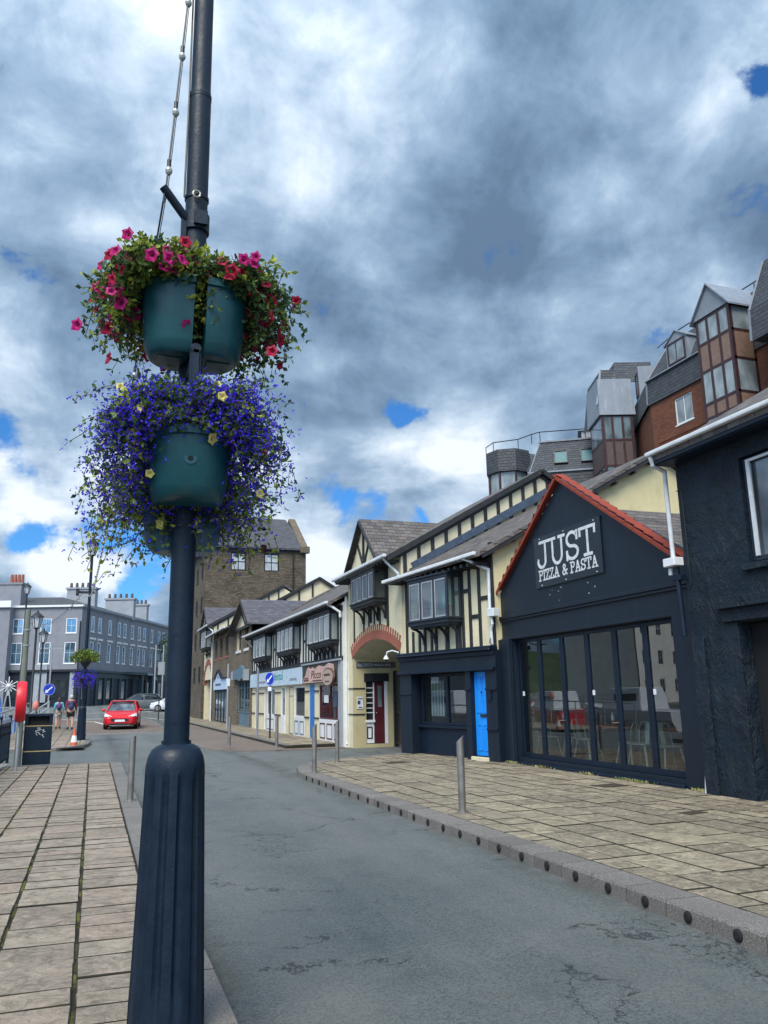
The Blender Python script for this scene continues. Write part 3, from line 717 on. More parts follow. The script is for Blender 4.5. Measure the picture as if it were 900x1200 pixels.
# ================================================================== restaurant with the black gable
J = thing('restaurant', 'navy gabled pizza and pasta restaurant with red roof edge and folding glass doors', 'restaurant', (9.4, 18.1, 0), RS)
m = MB(); m.wall(0, 7.1, -.3, 3.42, [(.62, 6.45, .13, 2.83)], 0, .32); m.box(.62, .0, -.3, 6.45, .3, -.02)
m.prism([(0, .0, 3.42), (7.1, 0, 3.42), (7.1, 0, 3.62), (6.85, 0, 3.86), (3.14, 0, 6.10), (-.1, 0, 3.86), (0, 0, 3.6)], (0, .28, 0))
m.poly([(7.1, 0.01, -.3), (7.1, 9, -.3), (7.1, 9, 3.3), (7.1, 0.01, 3.3)]); m.poly([(0, 0.01, -.3), (0, 0.01, 3.3), (0, 9, 3.3), (0, 9, -.3)])
m.poly([(0, 9, -.3), (0, 9, 3.2), (3.14, 9, 5.4), (7.1, 9, 3.2), (7.1, 9, -.3)])
m.build('wall', K['navy'], J)
m = MB(); m.box(-.02, -.07, 3.34, 7.05, -.002, 3.42); m.box(-.02, -.045, 3.28, 7.05, -.003, 3.339); m.box(-.02, -.12, -.3, .60, -.004, 2.86); m.box(6.47, -.06, -.3, 7.08, -.005, 3.2); m.box(.1, -.03, 2.84, 6.9, -.004, 2.90)
m.build('pilaster_and_band', K['navy'], J, bevel=.01)
m = MB(); m.box(.63, -.1, -.1, 6.44, .3, .05); m.box(.63, .02, .05, 6.44, .28, .128); m.build('threshold', K['navy_trim'], J, bevel=.01)
m = MB(); m.slab([(.05, .285, 3.34), (3.14, .285, 5.56), (3.14, 9.2, 5.56), (.05, 9.2, 3.34)], .09); m.slab([(3.14, .285, 5.56), (7.05, .285, 3.10), (7.05, 9.2, 3.10), (3.14, 9.2, 5.56)], .09)
m.build('roof', K['slate_brown'], J)
m = MB()
for (xa, za, xb, zb) in ((-.32, 3.74, 3.14, 6.22), (7.0, 3.72, 3.14, 6.22)):
    n = 15
    for i in range(n):
        p = Vector((xa + (xb - xa) * i / n, -.13, za + (zb - za) * i / n)); q = Vector((xa + (xb - xa) * (i + .985) / n, -.13, za + (zb - za) * (i + .985) / n)); up = Vector((-(q.z - p.z), 0, q.x - p.x)).normalized(); up = up if up.z > 0 else -up
        m.beam(p - up * .03 + Vector((0, .02, 0)), q - up * .03 + Vector((0, .02, 0)), .03, .075, up=up); m.beam(p + up * .045 + Vector((0, .17, 0)), q + up * .045 + Vector((0, .10, 0)), .22, .022, up=up)
m.build('verge_tiles', K['redtile'], J, bevel=.006)
for i in range(6):
    a = .64 + i * (5.79 / 6); b = a + 5.79 / 6 - .006; z0, z1 = .135, 2.825; s = .075
    f = MB(); f.box(a, .12, z0, a + s, .18, z1); f.box(b - s, .12, z0, b, .18, z1); f.box(a + s, .121, z0, b - s, .179, z0 + .11); f.box(a + s, .121, z1 - .08, b - s, .179, z1)
    d = f.build('folding_door_leaf', K['navy_trim'], J, bevel=.004)
    g = MB(); g.box(a + s - .01, .145, z0 + .10, b - s + .01, .157, z1 - .07); g.build('pane', K['glass_cl'], d)
    if i in (1, 3): h = MB(); h.cyl((b - .035, .12, 1.0), (b - .035, .06, 1.0), .012); h.cyl((b - .035, .065, 1.0), (b - .15, .065, 1.0), .011); h.build('handle', K['steel'], d)
    if i in (0, 3, 5): n_ = MB(); n_.box(a + s + .02, .135, 1.52, a + s + .10, .142, 1.62); n_.build('notice', K['white'], d)
m = MB(); d = 6.0
m.poly([(.3, .33, .12), (6.8, .33, .12), (6.8, d, .12), (.3, d, .12)], 1); m.poly([(.3, d, .1), (6.8, d, .1), (6.8, d, 3.2), (.3, d, 3.2)], 0); m.poly([(.3, .33, .1), (.3, d, .1), (.3, d, 3.2), (.3, .33, 3.2)], 0); m.poly([(6.8, .33, .1), (6.8, .33, 3.2), (6.8, d, 3.2), (6.8, d, .1)], 0); m.poly([(.3, .33, 3.2), (.3, d, 3.2), (6.8, d, 3.2), (6.8, .33, 3.2)], 0)
m.build('interior', [plain('interior_wall', (.26, .24, .20), .8), plain('interior_floor', (.16, .11, .07), .5)], J)
SG = thing('restaurant_sign', 'black glossy sign board reading JUST PIZZA & PASTA on the gable', 'sign', (9.4, 18.1, 0), RS)
m = MB(); m.box(1.93, -.035, 3.88, 4.56, -.004, 5.04); m.build('board', plain('sign_board', (.008, .012, .020), .22, 0, .3), SG, bevel=.004)
m, w = letters('JUST', 2.12, 4.33, .56, .10, .064, -.036, .008, 1.0); xs_ = 1 + (2.28 - w) / (w - .3 * .56); m, w = letters('JUST', 2.10, 4.33, .56, .10, .066, -.036, .008, xs_); m.build('lettering', K['whiteplastic'], SG)
m, w = letters('PIZZA & PASTA', 2.10, 4.04, .215, .13, .03, -.036, .006, 1.0); xs_ = 1 + (2.30 - w) / (w - 1.56 * .215); m, w = letters('PIZZA & PASTA', 2.10, 4.04, .215, .13, .032, -.036, .006, xs_); m.build('lettering', K['whiteplastic'], SG)
for x in (2.2, 3.2, 4.35):
    for z in (3.93, 4.98): m = MB(); m.ball((x, -.036, z), .014, 8, 6); m.build('screw', K['whiteplastic'], SG)
scuffs(J, 9, 2.4, 4.2, 3.5, 3.8, -.002, seed=4, smax=.05)
m = MB(); m.cyl((7.0, -.14, -.3), (7.0, -.14, .30), .10, .045, 14); m.ball((7.0, -.14, .30), .045, 12, 8)
tag(m.build('corner_guard', K['white'], None, RS, (9.4, 18.0, 0), smooth=True), 'small white rounded guard stone at the foot of the dark corner wall', 'guard stone')
# furniture behind the glass
K['chairmetal'] = plain('dull_chair_metal', (.26, .27, .26), .4, .3)
def chair():
    t = thing('metal_chair', 'pale metal cafe chair', 'chair', group='metal cafe chairs behind the restaurant glass')
    m = MB(); m.box(-.18, -.18, .44, .18, .18, .465); m.build('seat', K['chairmetal'], t, bevel=.01)
    for sx in (-1, 1):
        for sy in (-1, 1): m = MB(); m.beam((sx * .15, sy * .15, .44), (sx * .22, sy * .23, 0), .035, .022); m.build('leg', K['chairmetal'], t)
    m = MB(); m.tube([(-.17, .17, .45), (-.19, .24, .74), (-.14, .27, .86), (.14, .27, .86), (.19, .24, .74), (.17, .17, .45)], .012, 8); m.beam((0, .18, .45), (0, .265, .85), .09, .01, up=(0, 1, 0)); m.build('backrest', K['chairmetal'], t)
    return t
def table():
    t = thing('cafe_table', 'red topped table', 'table', group='tables behind the restaurant glass')
    m = MB(); m.box(-.6, -.36, .73, .6, .36, .77); m.build('tabletop', plain('table_wood', (.20, .05, .03), .35), t, bevel=.01)
    m = MB(); m.cyl((0, 0, .73), (0, 0, .03), .035); m.box(-.25, -.03, 0, .25, .03, .03); m.box(-.03, -.25, 0, .03, .25, .035); m.build('pedestal', K['iron'], t); return t
T0 = table(); C0 = chair()
tabs = [(.98, 'leftmost'), (2.95, 'middle'), (5.2, 'rightmost')]
for i, (s, w) in enumerate(tabs):
    t = T0 if i == 0 else copy_tree(T0); t.location = (10.55, 18.1 - s, .12); t.rotation_euler = (0, 0, RS); t['label'] = 'red topped table behind the folding glass doors, %s of the three' % w
    b = MB(); b.cyl((-.1, 0, 0), (-.1, 0, .2), .04, .03, 10, 0); b.cyl((-.1, 0, .2), (-.1, 0, .26), .012, .012, 8, 0); b.box(-.02, -.1, 0, .12, .04, .09, 1); b.cyl((.2, .05, 0), (.2, .05, .12), .035, .03, 10, 2)
    o = b.build('condiment_tray', [K['whiteplastic'], K['redtile'], K['teal']], None, RS, (10.5, 18.1 - s, .893)); tag(o, 'bottles and sauces standing on the %s red restaurant table' % w, 'condiments')
cs = [(.78, .30, 0, 'beside the left end of the leftmost table'), (1.55, .55, 3.0, 'beside the right end of the leftmost table'), (2.2, .45, .3, 'beside the left end of the middle table'), (3.75, .45, 3.3, 'beside the right end of the middle table'),
      (4.25, .35, -1.2, 'on the left of the rightmost table'), (5.1, .30, -.2, 'in front of the rightmost table'), (6.0, .4, 2.9, 'on the right of the rightmost table')]
for i, (s, dd, a, w) in enumerate(cs):
    c = C0 if i == 0 else copy_tree(C0); c.location = (9.85 + dd * .9, 18.1 - s, .12); c.rotation_euler = (0, 0, a); c['label'] = 'pale metal cafe chair behind glass, ' + w

# ================================================================== dark rough rendered building (right edge)
B = thing('rendered_building', 'rough navy rendered building with white gutter at the right', 'building', (9.2, 10.98, 0), RS)
m = MB(); m.wall(0, 11, -.3, 5.42, [(1.43, 3.3, 3.44, 5.07), (1.08, 3.0, -.29, 2.58)], 0, .22)
m.poly([(0, 0, -.3), (0, 0, 5.4), (0, 4.5, 8.0), (0, 9, 5.4), (0, 9, -.3)]); m.poly([(11, 0, -.3), (11, 9, -.3), (11, 9, 5.4), (11, 4.5, 8), (11, 0, 5.4)]); m.poly([(0, 9, -.3), (0, 9, 5.4), (11, 9, 5.4), (11, 9, -.3)])
m.build('wall', K['navy_render'], B)
m = MB(); m.slab([(-.12, -.38, 5.52), (11.1, -.38, 5.52), (11.1, 4.5, 8.28), (-.12, 4.5, 8.28)], .10); m.slab([(-.12, 4.5, 8.28), (11.1, 4.5, 8.28), (11.1, 9.4, 5.5), (-.12, 9.4, 5.5)], .10); m.build('roof', K['slate_brown'], B)
m = MB(); m.box(-.08, -.34, 5.34, 11.05, -.004, 5.40); m.box(-.1, -.37, 5.36, 11.07, -.342, 5.50); m.build('soffit', K['navy_trim'], B)
gutter(B, [(-.2, -.42, 5.55), (11.1, -.42, 5.55)], .045)
pipe(B, [(-.10, -.42, 5.50), (-.12, -.36, 5.36), (-.16, -.10, 5.28), (-.16, -.09, 3.75)], .038, hopper=None)
m = MB(); m.box(-.29, -.21, 3.62, .0, -.01, 3.76); m.cyl((-.24, -.1, 3.6), (-.24, -.1, 3.48), .04); m.build('rainwater_box', K['white'], B, bevel=.01)
m = MB(); m.cyl((-.10, -.09, 3.6), (-.06, -.09, 2.45), .045, .045, 10); m.box(-.22, -.13, 3.38, .03, -.01, 3.46); m.build('lower_pipe', K['navy_trim'], B)
m = MB(); m.box(.03, -.05, -.3, .30, -.004, 2.42); m.box(.7, -.10, 2.86, 3.4, -.004, 2.98); m.box(.74, -.15, 2.80, 3.4, -.005, 2.858); m.box(.78, -.07, 2.60, 3.4, -.004, 2.799); m.box(.70, -.02, -.3, 1.06, -.004, 2.60); m.box(1.30, -.07, 3.33, 3.4, -.003, 3.42)
m.build('door_surround', K['navy_render'], B, bevel=.012)
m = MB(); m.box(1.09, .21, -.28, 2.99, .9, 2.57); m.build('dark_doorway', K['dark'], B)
win(B, 2.365, .06, 3.46, 1.83, 1.59, 2, 1, 'bwood', 'glass_sky', .07, .08)
m = MB(); m.box(1.53, .035, 3.53, 1.60, .06, 4.98); m.box(1.53, .035, 4.98, 3.2, .06, 5.02); m.build('inner_frame', K['whiteplastic'], B)
m = MB(); m.tube([(-.02, -.012, 4.9), (.10, -.012, 4.9), (.12, -.012, 4.5), (.12, -.012, 3.3), (.06, -.012, 3.2)], .008, 6); m.build('cable', K['iron'], B)


# ================================================================== timbered shop with the bright blue door
S = thing('timbered_shop', 'cream and black timbered shop with navy ground floor and bright blue door', 'shop', (8.35, 22.2, 0), RS)
dl = math.atan2(.85, 4.2); WF = 4.285
def fl(x, y, z):   # facade coordinates -> root coordinates
    return (x * math.cos(dl) - y * math.sin(dl), x * math.sin(dl) + y * math.cos(dl), z)
m = MB(); m.wall(0, WF, 2.6, 4.84, [], 0); m.build('upper_wall', K['cream'], S, dl)
m = MB(); e = fl(WF, 0, 0); hx = e[0]; yr = 6.05
m.poly([(hx, e[1], -.3), (hx, 14, -.3), (hx, 14, 3.6), (hx, yr, 7.98), (hx, e[1], 5.0)])
m.poly([(0, 0, -.3), (0, 0, 5.0), (0, yr, 7.98), (0, 14, 3.6), (0, 14, -.3)]); m.poly([(0, 14, -.3), (0, 14, 3.6), (hx, 14, 3.6), (hx, 14, -.3)]); m.build('gable_wall', K['cream_y'], S)
m = MB(); a = fl(-.02, -.48, 4.80); b = fl(WF + .02, -.48, 4.98)
m.slab([a, (b[0] + .14, b[1], 4.98), (b[0] + .14, yr, 8.12), (0.03, yr, 8.12)], .10); m.slab([(0.03, yr, 8.12), (b[0] + .14, yr, 8.12), (b[0] + .14, 14.3, 3.6), (0.03, 14.3, 3.6)], .10); m.build('roof', K['slate_brown'], S)
m = MB(); m.beam((b[0] + .10, b[1] + .1, 4.88), (b[0] + .10, yr, 7.96), .05, .09); 
for i in range(9): t = (i + .5) / 9; m.beam((b[0] - .1, b[1] + .1 + (yr - b[1]) * t, 4.84 + 3.06 * t), (b[0] + .13, b[1] + .1 + (yr - b[1]) * t, 4.84 + 3.06 * t), .07, .07)
m.build('barge_board', K['timber'], S)
gutter(S, [fl(-.15, -.53, 4.80), fl(WF + .02, -.53, 4.97)])
m = MB()
for i in range(16): x = .12 + i * .27; m.box(x - .04, -.48, 4.70, x + .04, 0, 4.78)
m.build('rafter_feet', K['timber'], S, dl)
m = MB(); posts(m, [.10, .30, 3.02, 3.34, 3.74], 2.7, 5.0, .10); posts(m, [.62, .95, 1.55, 2.25, 2.72], 2.7, 3.32, .09)
m.box(.0, -.04, 4.72, WF, .01, 4.9); m.box(3.06, -.033, 4.14, 3.30, .01, 4.24); m.box(3.38, -.033, 3.45, 3.70, .01, 3.55); m.box(3.78, -.033, 3.88, WF - .1, .01, 3.98)
m.box(WF - .1, -.03, 2.7, WF + .03, .02, 5.3); m.build('timber_frame', K['timber'], S, dl, bevel=.006)
oriel(S, 1.12, 3.0, 3.50, 4.66, .50, 3, dl, 'glass_rc', 'bwood', 4, True, 2.72)
m = MB(); m.box(1.16, -.10, 3.5, 2.96, -.09, 4.6); m.build('backing_panel', K['greylt'], S, dl)  # added backing panel, hides the cream wall behind the garments
# shop front
m = MB(); y = -.10
m.wall(0.0, WF + .1, -.3, 2.62, [(.58, 3.12, -.29, 2.14), (3.33, 3.95, .09, 2.13)], y, .42); m.poly([(WF + .1, y, -.3), (WF + .1, .4, -.3), (WF + .1, .4, 2.62), (WF + .1, y, 2.62)]); m.poly([(0, y, -.3), (0, y, 2.62), (0, .4, 2.62), (0, .4, -.3)])
m.build('shop_front', K['navy'], S, dl)
m = MB(); m.box(-.03, y - .14, 2.62, WF + .06, .02, 2.72); m.prism([(0, y - .16, 2.62), (0, y - .003, 2.62), (0, y - .003, 2.74), (0, y - .10, 2.72)], (WF + .04, 0, 0)); m.box(-.02, y - .05, 2.50, WF + .06, y - .003, 2.6195); m.box(-.03, y - .10, 2.14, WF + .08, y - .003, 2.22); m.box(.0, y - .04, 1.58, .58, y - .003, 1.63); m.box(3.14, y - .05, 1.66, 3.32, y - .003, 1.72); m.box(3.97, y - .05, 1.66, WF + .08, y - .003, 1.72); m.box(3.97, y - .05, .72, WF + .08, y - .003, .77); m.box(.61, .17, -.29, 3.10, .30, .70); m.box(.59, .10, .70, 3.11, .31, .77)
m.build('fascia_and_mouldings', K['navy_trim'], S, dl, bevel=.012)
o = win(S, 1.865, .19, .78, 2.46, 1.34, 2, 1, 'navy_trim', 'glass_cl', .07, .09, rot=dl, bar=.11)
m = MB(); m.poly([(.6, 2.4, .3), (3.1, 2.4, .3), (3.1, 2.4, 2.4), (.6, 2.4, 2.4)]); m.poly([(.6, .3, .5), (3.1, .3, .5), (3.1, 2.4, .5), (.6, 2.4, .5)]); m.poly([(.6, .3, 2.2), (3.1, .3, 2.2), (3.1, 2.4, 2.2), (.6, 2.4, 2.2)]); m.poly([(.6, .3, .4), (.6, 2.4, .4), (.6, 2.4, 2.2), (.6, .3, 2.2)]); m.poly([(3.1, .3, .4), (3.1, 2.4, .4), (3.1, 2.4, 2.2), (3.1, .3, 2.2)])
m.build('interior', plain('shop_interior', (.07, .08, .08), .8), S, dl)
m = MB()
for i in range(9): m.box(.80 + i * .07, .42, 1.0, .84 + i * .07, .44, 1.95, i % 2)
m.build('vertical_blind', [K['whiteplastic'], K['greylt']], S, dl)
m = MB(); m.box(3.34, .02, .10, 3.94, .07, 2.12)
for zz, h in ((.22, .62), (1.12, .88)):
    for xx in (3.42, 3.67): 
        m.box(xx, .003, zz, xx + .02, .018, zz + h); m.box(xx + .18, .003, zz, xx + .2, .018, zz + h); m.box(xx + .02, .004, zz, xx + .18, .017, zz + .02); m.box(xx + .02, .004, zz + h - .02, xx + .18, .017, zz + h)
dd = m.build('door', K['blue'], S, dl, bevel=.003)
m = MB(); m.box(3.57, -.01, 1.03, 3.80, .018, 1.09); m.build('letterbox', K['iron'], dd); m = MB(); m.cyl((3.66, .02, 1.62), (3.66, -.02, 1.62), .022); m.build('door_knob', K['iron'], dd)
m = MB(); m.box(3.30, -.14, -.1, 3.98, .06, .085); m.build('step', K['cream'], S, dl, bevel=.01)
m = MB(); m.box(4.0, y - .03, 1.42, 4.18, y - .002, 1.66); m.build('meter_box', K['navy_trim'], S, dl)
pipe(S, [fl(3.75, -.50, 4.92), fl(3.9, -.46, 4.86), fl(4.22, -.06, 4.60), fl(4.22, -.07, 3.62)], .04)
m = MB(); m.box(4.22, -.18, 3.42, 4.50, .0, 3.62); m.build('rainwater_box', K['whiteplastic'], S, dl, bevel=.01)
pipe(S, [fl(4.30, -.10, 3.45), fl(4.33, -.10, 3.25), fl(4.25, -.08, 3.1), fl(4.25, -.07, 2.75)], .035)
m = MB(); m.tube([(4.25, -.12, 2.9), (4.35, -.22, 2.78), (4.55, -.3, 2.72), (4.9, -.45, 2.72)], .012, 6); m.build('cable', K['iron'], S, dl)
# clothes in the oriel
K['cloth0'] = plain('red_garment', (.40, .05, .04), .9); K['cloth1'] = plain('white_garment', (.55, .55, .52), .9); K['cloth2'] = plain('aqua_garment', (.05, .30, .36), .9); _gi = 0
m = MB(); r3 = random.Random(2)
for (a, b, c, mi) in ((1.27, 1.62, 3.58, 0), (1.95, 2.2, 3.62, 1), (2.5, 2.85, 3.85, 2)):
    m = MB(); mi = 0; m.prism([(a, -.30, c), (b, -.30, c), (b - .04, -.30, c + .42), ((a + b) / 2 + .06, -.30, c + .6), ((a + b) / 2 - .06, -.30, c + .6), (a + .04, -.30, c + .42)], (0, .1, 0), mi)
    m.build('hanging_garment', [K['cloth%d' % ('ABC'.index('ABC'[0]) + _gi)]], S, dl); _gi += 1

# ================================================================== archway house
A = thing('archway_house', 'cream house over a red brick carriage arch with small timbered gable', 'house', (8.3, 27.4, 0), RS)
WA = 5.36; a0, a1, sp, rise = .48, 5.16, 2.80, .52
hw = (a1 - a0) / 2; cx = (a0 + a1) / 2; RR = (hw * hw + rise * rise) / (2 * rise); cz = sp + rise - RR
def az(x): return cz + math.sqrt(max(0, RR * RR - (x - cx) ** 2))
m = MB(); m.wall(0, a0, -.3, 5.6, [], 0); m.wall(a1, WA, -.3, 5.6, [], 0)
N = 20
for i in range(N):
    xa = a0 + (a1 - a0) * i / N; xb = a0 + (a1 - a0) * (i + 1) / N
    m.poly([(xa, 0, az(xa)), (xb, 0, az(xb)), (xb, 0, 5.6), (xa, 0, 5.6)]); m.poly([(xa, 0, az(xa)), (xa, 9.0, az(xa)), (xb, 9.0, az(xb)), (xb, 0, az(xb))])
yr = 4.85
m.poly([(WA, 0, -.3), (WA, 9.7, -.3), (WA, 9.7, 5.6), (WA, yr, 8.32), (WA, 0, 5.6)]); m.poly([(0, 0, -.3), (0, 0, 5.6), (0, yr, 8.32), (0, 9.7, 5.6), (0, 9.7, -.3)]); m.poly([(0, 9.7, -.3), (0, 9.7, 5.6), (WA, 9.7, 5.6), (WA, 9.7, -.3)])
m.build('wall', K['cream'], A)
m = MB(); n = 50; al = math.asin(hw / RR)
for i in range(n):
    t0 = -al + 2 * al * (i + .06) / n; t1 = -al + 2 * al * (i + .94) / n; r0 = RR + .0; r1_ = RR + (.46 if i % 2 == 0 else .28); tq = .005
    q = [(cx + r0 * math.sin(t0), -.02, cz + r0 * math.cos(t0)), (cx + r0 * math.sin(t1), -.02, cz + r0 * math.cos(t1)), (cx + r1_ * math.sin(t1), -.02, cz + r1_ * math.cos(t1)), (cx + r1_ * math.sin(t0), -.02, cz + r1_ * math.cos(t0))]
    m.prism(q, (0, .16, 0))
m.build('brick_arch', K['archbrick'], A)
m = MB(); m.slab([(-.05, -.48, 5.56), (WA + .12, -.48, 5.56), (WA + .12, yr, 8.60), (-.05, yr, 8.60)], .10); m.slab([(-.05, yr, 8.60), (WA + .12, yr, 8.60), (WA + .12, 10.1, 5.5), (-.05, 10.1, 5.5)], .10)
# cross gable roof over the oriel
gx0, gx1, gz, gp_ = 1.05, 4.35, 5.66, 7.22; gm = (gx0 + gx1) / 2; gy = (7.22 - 5.56) / ((8.6 - 5.56) / (yr + .48)) - .48
m.slab([(gx0 - .1, -.42, gz - .05), (gm, -.42, gp_), (gm, gy, gp_), (gx0 - .1, -.2, gz)], .09); m.slab([(gm, -.42, gp_), (gx1 + .1, -.42, gz - .05), (gx1 + .1, -.2, gz), (gm, gy, gp_)], .09)
m.build('roof', K['slate_brown'], A)
m = MB(); m.poly([(gx0, -.26, 5.55), (gx1, -.26, 5.55), (gm, -.26, gp_ - .12)]); m.build('small_gable', K['cream'], A)
m = MB(); m.beam((gx0 - .1, -.40, gz - .12), (gm, -.40, gp_ - .08), .06, .14, up=(0, 1, 0)); m.beam((gx1 + .1, -.41, gz - .12), (gm, -.41, gp_ - .08), .06, .14, up=(0, 1, 0)); m.beam((gm, -.29, 5.6), (gm, -.29, gp_ - .1), .09, .06, up=(0, 1, 0))
m.beam((gm, -.285, 5.65), (gm + .62, -.285, 6.45), .08, .05, up=(0, 1, 0)); m.beam((gm, -.287, 5.65), (gm - .62, -.287, 6.45), .08, .05, up=(0, 1, 0)); m.box(gx0, -.30, 5.52, gx1, -.2, 5.64)
# right gable strip timbers
def strip(m, x, y0, z0, y1, z1, n, h, off=.03):
    for i in range(n):
        t = (i + .5) / n; yy = y0 + (y1 - y0) * t; zz = z0 + (z1 - z0) * t; m.box(x, yy - .055, zz - h - .4, x + off, yy + .055, zz)
    m.beam((x + off * .7, y0, z0 - .02), (x + off * .7, y1, z1 - .02), .05, .12)
strip(m, WA, -.1, 5.58, yr, 8.40, 11, .5); strip(m, WA, 9.8, 5.5, yr, 8.38, 11, .5)
m.beam((WA + .14, -.48, 5.46), (WA + .14, yr, 8.50), .05, .15); m.beam((WA + .14, 10.1, 5.4), (WA + .14, yr, 8.50), .05, .15)
m.box(.72, -.035, 3.35, .80, .02, 5.5); m.box(4.12, -.035, 3.62, 4.26, .02, 5.5)
for x, z in ((1.82, 3.65), (2.35, 3.75), (2.9, 3.78), (3.45, 3.72)): m.box(x - .045, -.033, z, x + .045, .02, 4.35)
for i in range(18): x = .1 + i * .3; m.box(x - .04, -.48, 5.40, x + .04, 0, 5.48)
m.build('timber_frame', K['timber'], A)
m = MB(); m.beam((WA + .05, .35, 5.30), (WA + .05, yr + .3, 7.95), .10, .18); m.beam((WA + .09, .25, 5.16), (WA + .09, yr + .3, 7.80), .10, .06); m.build('flashing_board', K['beamblue'], A)
gutter(A, [(-.1, -.53, 5.56), (WA + .1, -.53, 5.56)])
oriel(A, 1.75, 4.15, 4.46, 5.40, .45, 4, 0, 'glass', 'timber', 4, True, 3.85)
pipe(A, [(WA - .1, -.5, 5.5), (WA - .15, -.42, 5.42), (WA - .04, -.08, 5.05), (WA - .04, -.07, 4.85)], .04); pipe(A, [(-.02, -.07, 5.0), (-.02, -.07, 0)], .045)
# inside the arch: far side wall with door and shop window
m = MB(); X0 = .6
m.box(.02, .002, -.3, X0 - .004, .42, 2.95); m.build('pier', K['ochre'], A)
m = MB(); m.M = Matrix.Translation((X0, 0, 0)) @ Matrix.Rotation(-math.pi / 2, 4, 'Z') @ Matrix.Scale(-1, 4, (1, 0, 0))
# local: x -> depth into building, y -> toward +s
def pw(mb, d0, d1, z0, z1, holes): # wall plane at x=X0, facing +x ; holes in (d0,d1,z0,z1)
    ds = sorted({d0, d1, *[h[0] for h in holes], *[h[1] for h in holes]}); zs = sorted({z0, z1, *[h[2] for h in holes], *[h[3] for h in holes]})
    for a, b in zip(ds, ds[1:]):
        for c, d in zip(zs, zs[1:]):
            if any(h[0] < (a + b) / 2 < h[1] and h[2] < (c + d) / 2 < h[3] for h in holes): continue
            mb.poly([(X0, a, c), (X0, b, c), (X0, b, d), (X0, a, d)])
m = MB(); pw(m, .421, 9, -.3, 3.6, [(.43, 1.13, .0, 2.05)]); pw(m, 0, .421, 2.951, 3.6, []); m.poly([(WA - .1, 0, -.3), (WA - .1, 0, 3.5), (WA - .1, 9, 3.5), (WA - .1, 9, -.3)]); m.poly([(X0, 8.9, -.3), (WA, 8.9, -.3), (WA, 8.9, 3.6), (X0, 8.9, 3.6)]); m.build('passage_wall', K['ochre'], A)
m = MB(); m.box(X0 - .12, .38, -.1, X0 - .10, 1.15, 2.1); m.build('pane', K['glass'], A)
m = MB(); m.box(X0 - .08, .74, .02, X0 - .03, 1.10, 2.02); w_ = m.build('door', K['maroon'], A, bevel=.005); m = MB(); m.box(X0 - .029, .86, 1.2, X0 - .02, 1.0, 1.9); m.build('pane', K['glass_mid'], w_); m = MB(); m.ball((X0 - .01, .80, 1.0), .03, 8, 6); m.build('handle', K['steel'], w_)
m = MB(); m.box(X0 - .08, .40, .02, X0 - .04, .72, .72); m.box(X0 - .08, .40, .70, X0 + .02, .74, .78); m.box(X0 - .08, .40, .78, X0 - .05, .43, 2.02); m.box(X0 - .08, .70, .78, X0 - .05, .735, 2.02); m.box(X0 - .08, 1.10, 0, X0 + .01, 1.20, 2.05); m.build('shop_window_frame', K['white'], A)
m = MB(); m.box(X0 - .039, .46, .16, X0 - .03, .66, .20); m.box(X0 - .039, .46, .52, X0 - .03, .66, .56); m.box(X0 - .039, .46, .2, X0 - .03, .50, .52); m.box(X0 - .039, .62, .2, X0 - .03, .66, .52); m.box(X0 - .02, .36, 2.05, X0 + .05, 1.24, 2.32); m.build('panel_trim', K['iron'], A)
m = MB()
for z in (1.0, 1.15, 1.32, 1.5, 1.66, 1.82): m.box(X0 - .072, .44, z, X0 - .068, .69, z + .03)
m.build('shelf', K['whiteplastic'], A)
m = MB()
for z in (.95, 1.8): m = MB(); m.box(X0, .001, z, X0 + .02, .39, z + .04); m.box(.02, -.02, z, X0 + .02, .0, z + .04); m.build('iron_strap', K['iron'], A)
m = MB(); m.box(X0 + .004, .10, 1.15, X0 + .02, .32, 1.55); nb = m.build('notice_board', K['whiteplastic'], A); m = MB(); m.box(X0 + .021, .12, 1.3, X0 + .024, .22, 1.42); m.box(X0 + .021, .13, 1.47, X0 + .024, .3, 1.50); m.box(X0 + .021, .16, 1.18, X0 + .024, .28, 1.22); m.build('print', K['beamblue'], nb)
PQ = thing('passage_sign', 'long dark name plate with pale worn lettering high inside the archway', 'sign', (8.3, 27.4, 0), RS)
m = MB(); m.box(X0 + .004, .09, 2.50, X0 + .03, 1.50, 2.70); m.build('plate', plain('plate_grey', (.09, .085, .095), .5, 0, .3), PQ, bevel=.01)
m = MB(); r4 = random.Random(8); y = .14
for i in range(22):
    w = .035 if i < 9 else .03; hh = .10 if i < 9 else .06
    m.box(X0 + .031, y, 2.60 - hh / 2, X0 + .035, y + .008, 2.60 + hh / 2); 
    if r4.random() < .6: m.box(X0 + .031, y + .009, 2.60 + hh / 2 - .012, X0 + .035, y + w, 2.60 + hh / 2)
    if r4.random() < .6: m.box(X0 + .031, y + .009, 2.60 - hh / 2, X0 + .035, y + w, 2.60 - hh / 2 + .012)
    if r4.random() < .4: m.box(X0 + .031, y + w - .008, 2.60 - hh / 2 + .012, X0 + .035, y + w, 2.60 + hh / 2 - .013)
    y += w + .022
m.build('lettering', K['whiteplastic'], PQ)
m = MB(); q = [(5.14, -.04, 2.78), (5.08, -.22, 2.84), (4.98, -.34, 2.80), (4.94, -.36, 2.68)]; m.tube(q, .02, 8); m.cyl((4.94, -.36, 2.70), (4.94, -.36, 2.60), .035, .085, 14); m.ball((4.94, -.36, 2.59), (.05, .05, .05), 12, 8, 1); m.ball(q[1], .02, 8, 6); m.ball(q[2], .02, 8, 6)
tag(m.build('security_camera', [K['white'], K['iron']], None, RS, (8.3, 27.4, 0), smooth=True), 'white swan-neck dome camera under the right end of the brick arch', 'camera')
G = thing('iron_gate', 'black iron gate closing the passage behind the archway', 'gate', (8.3, 27.4, 0), RS); yg = 1.44
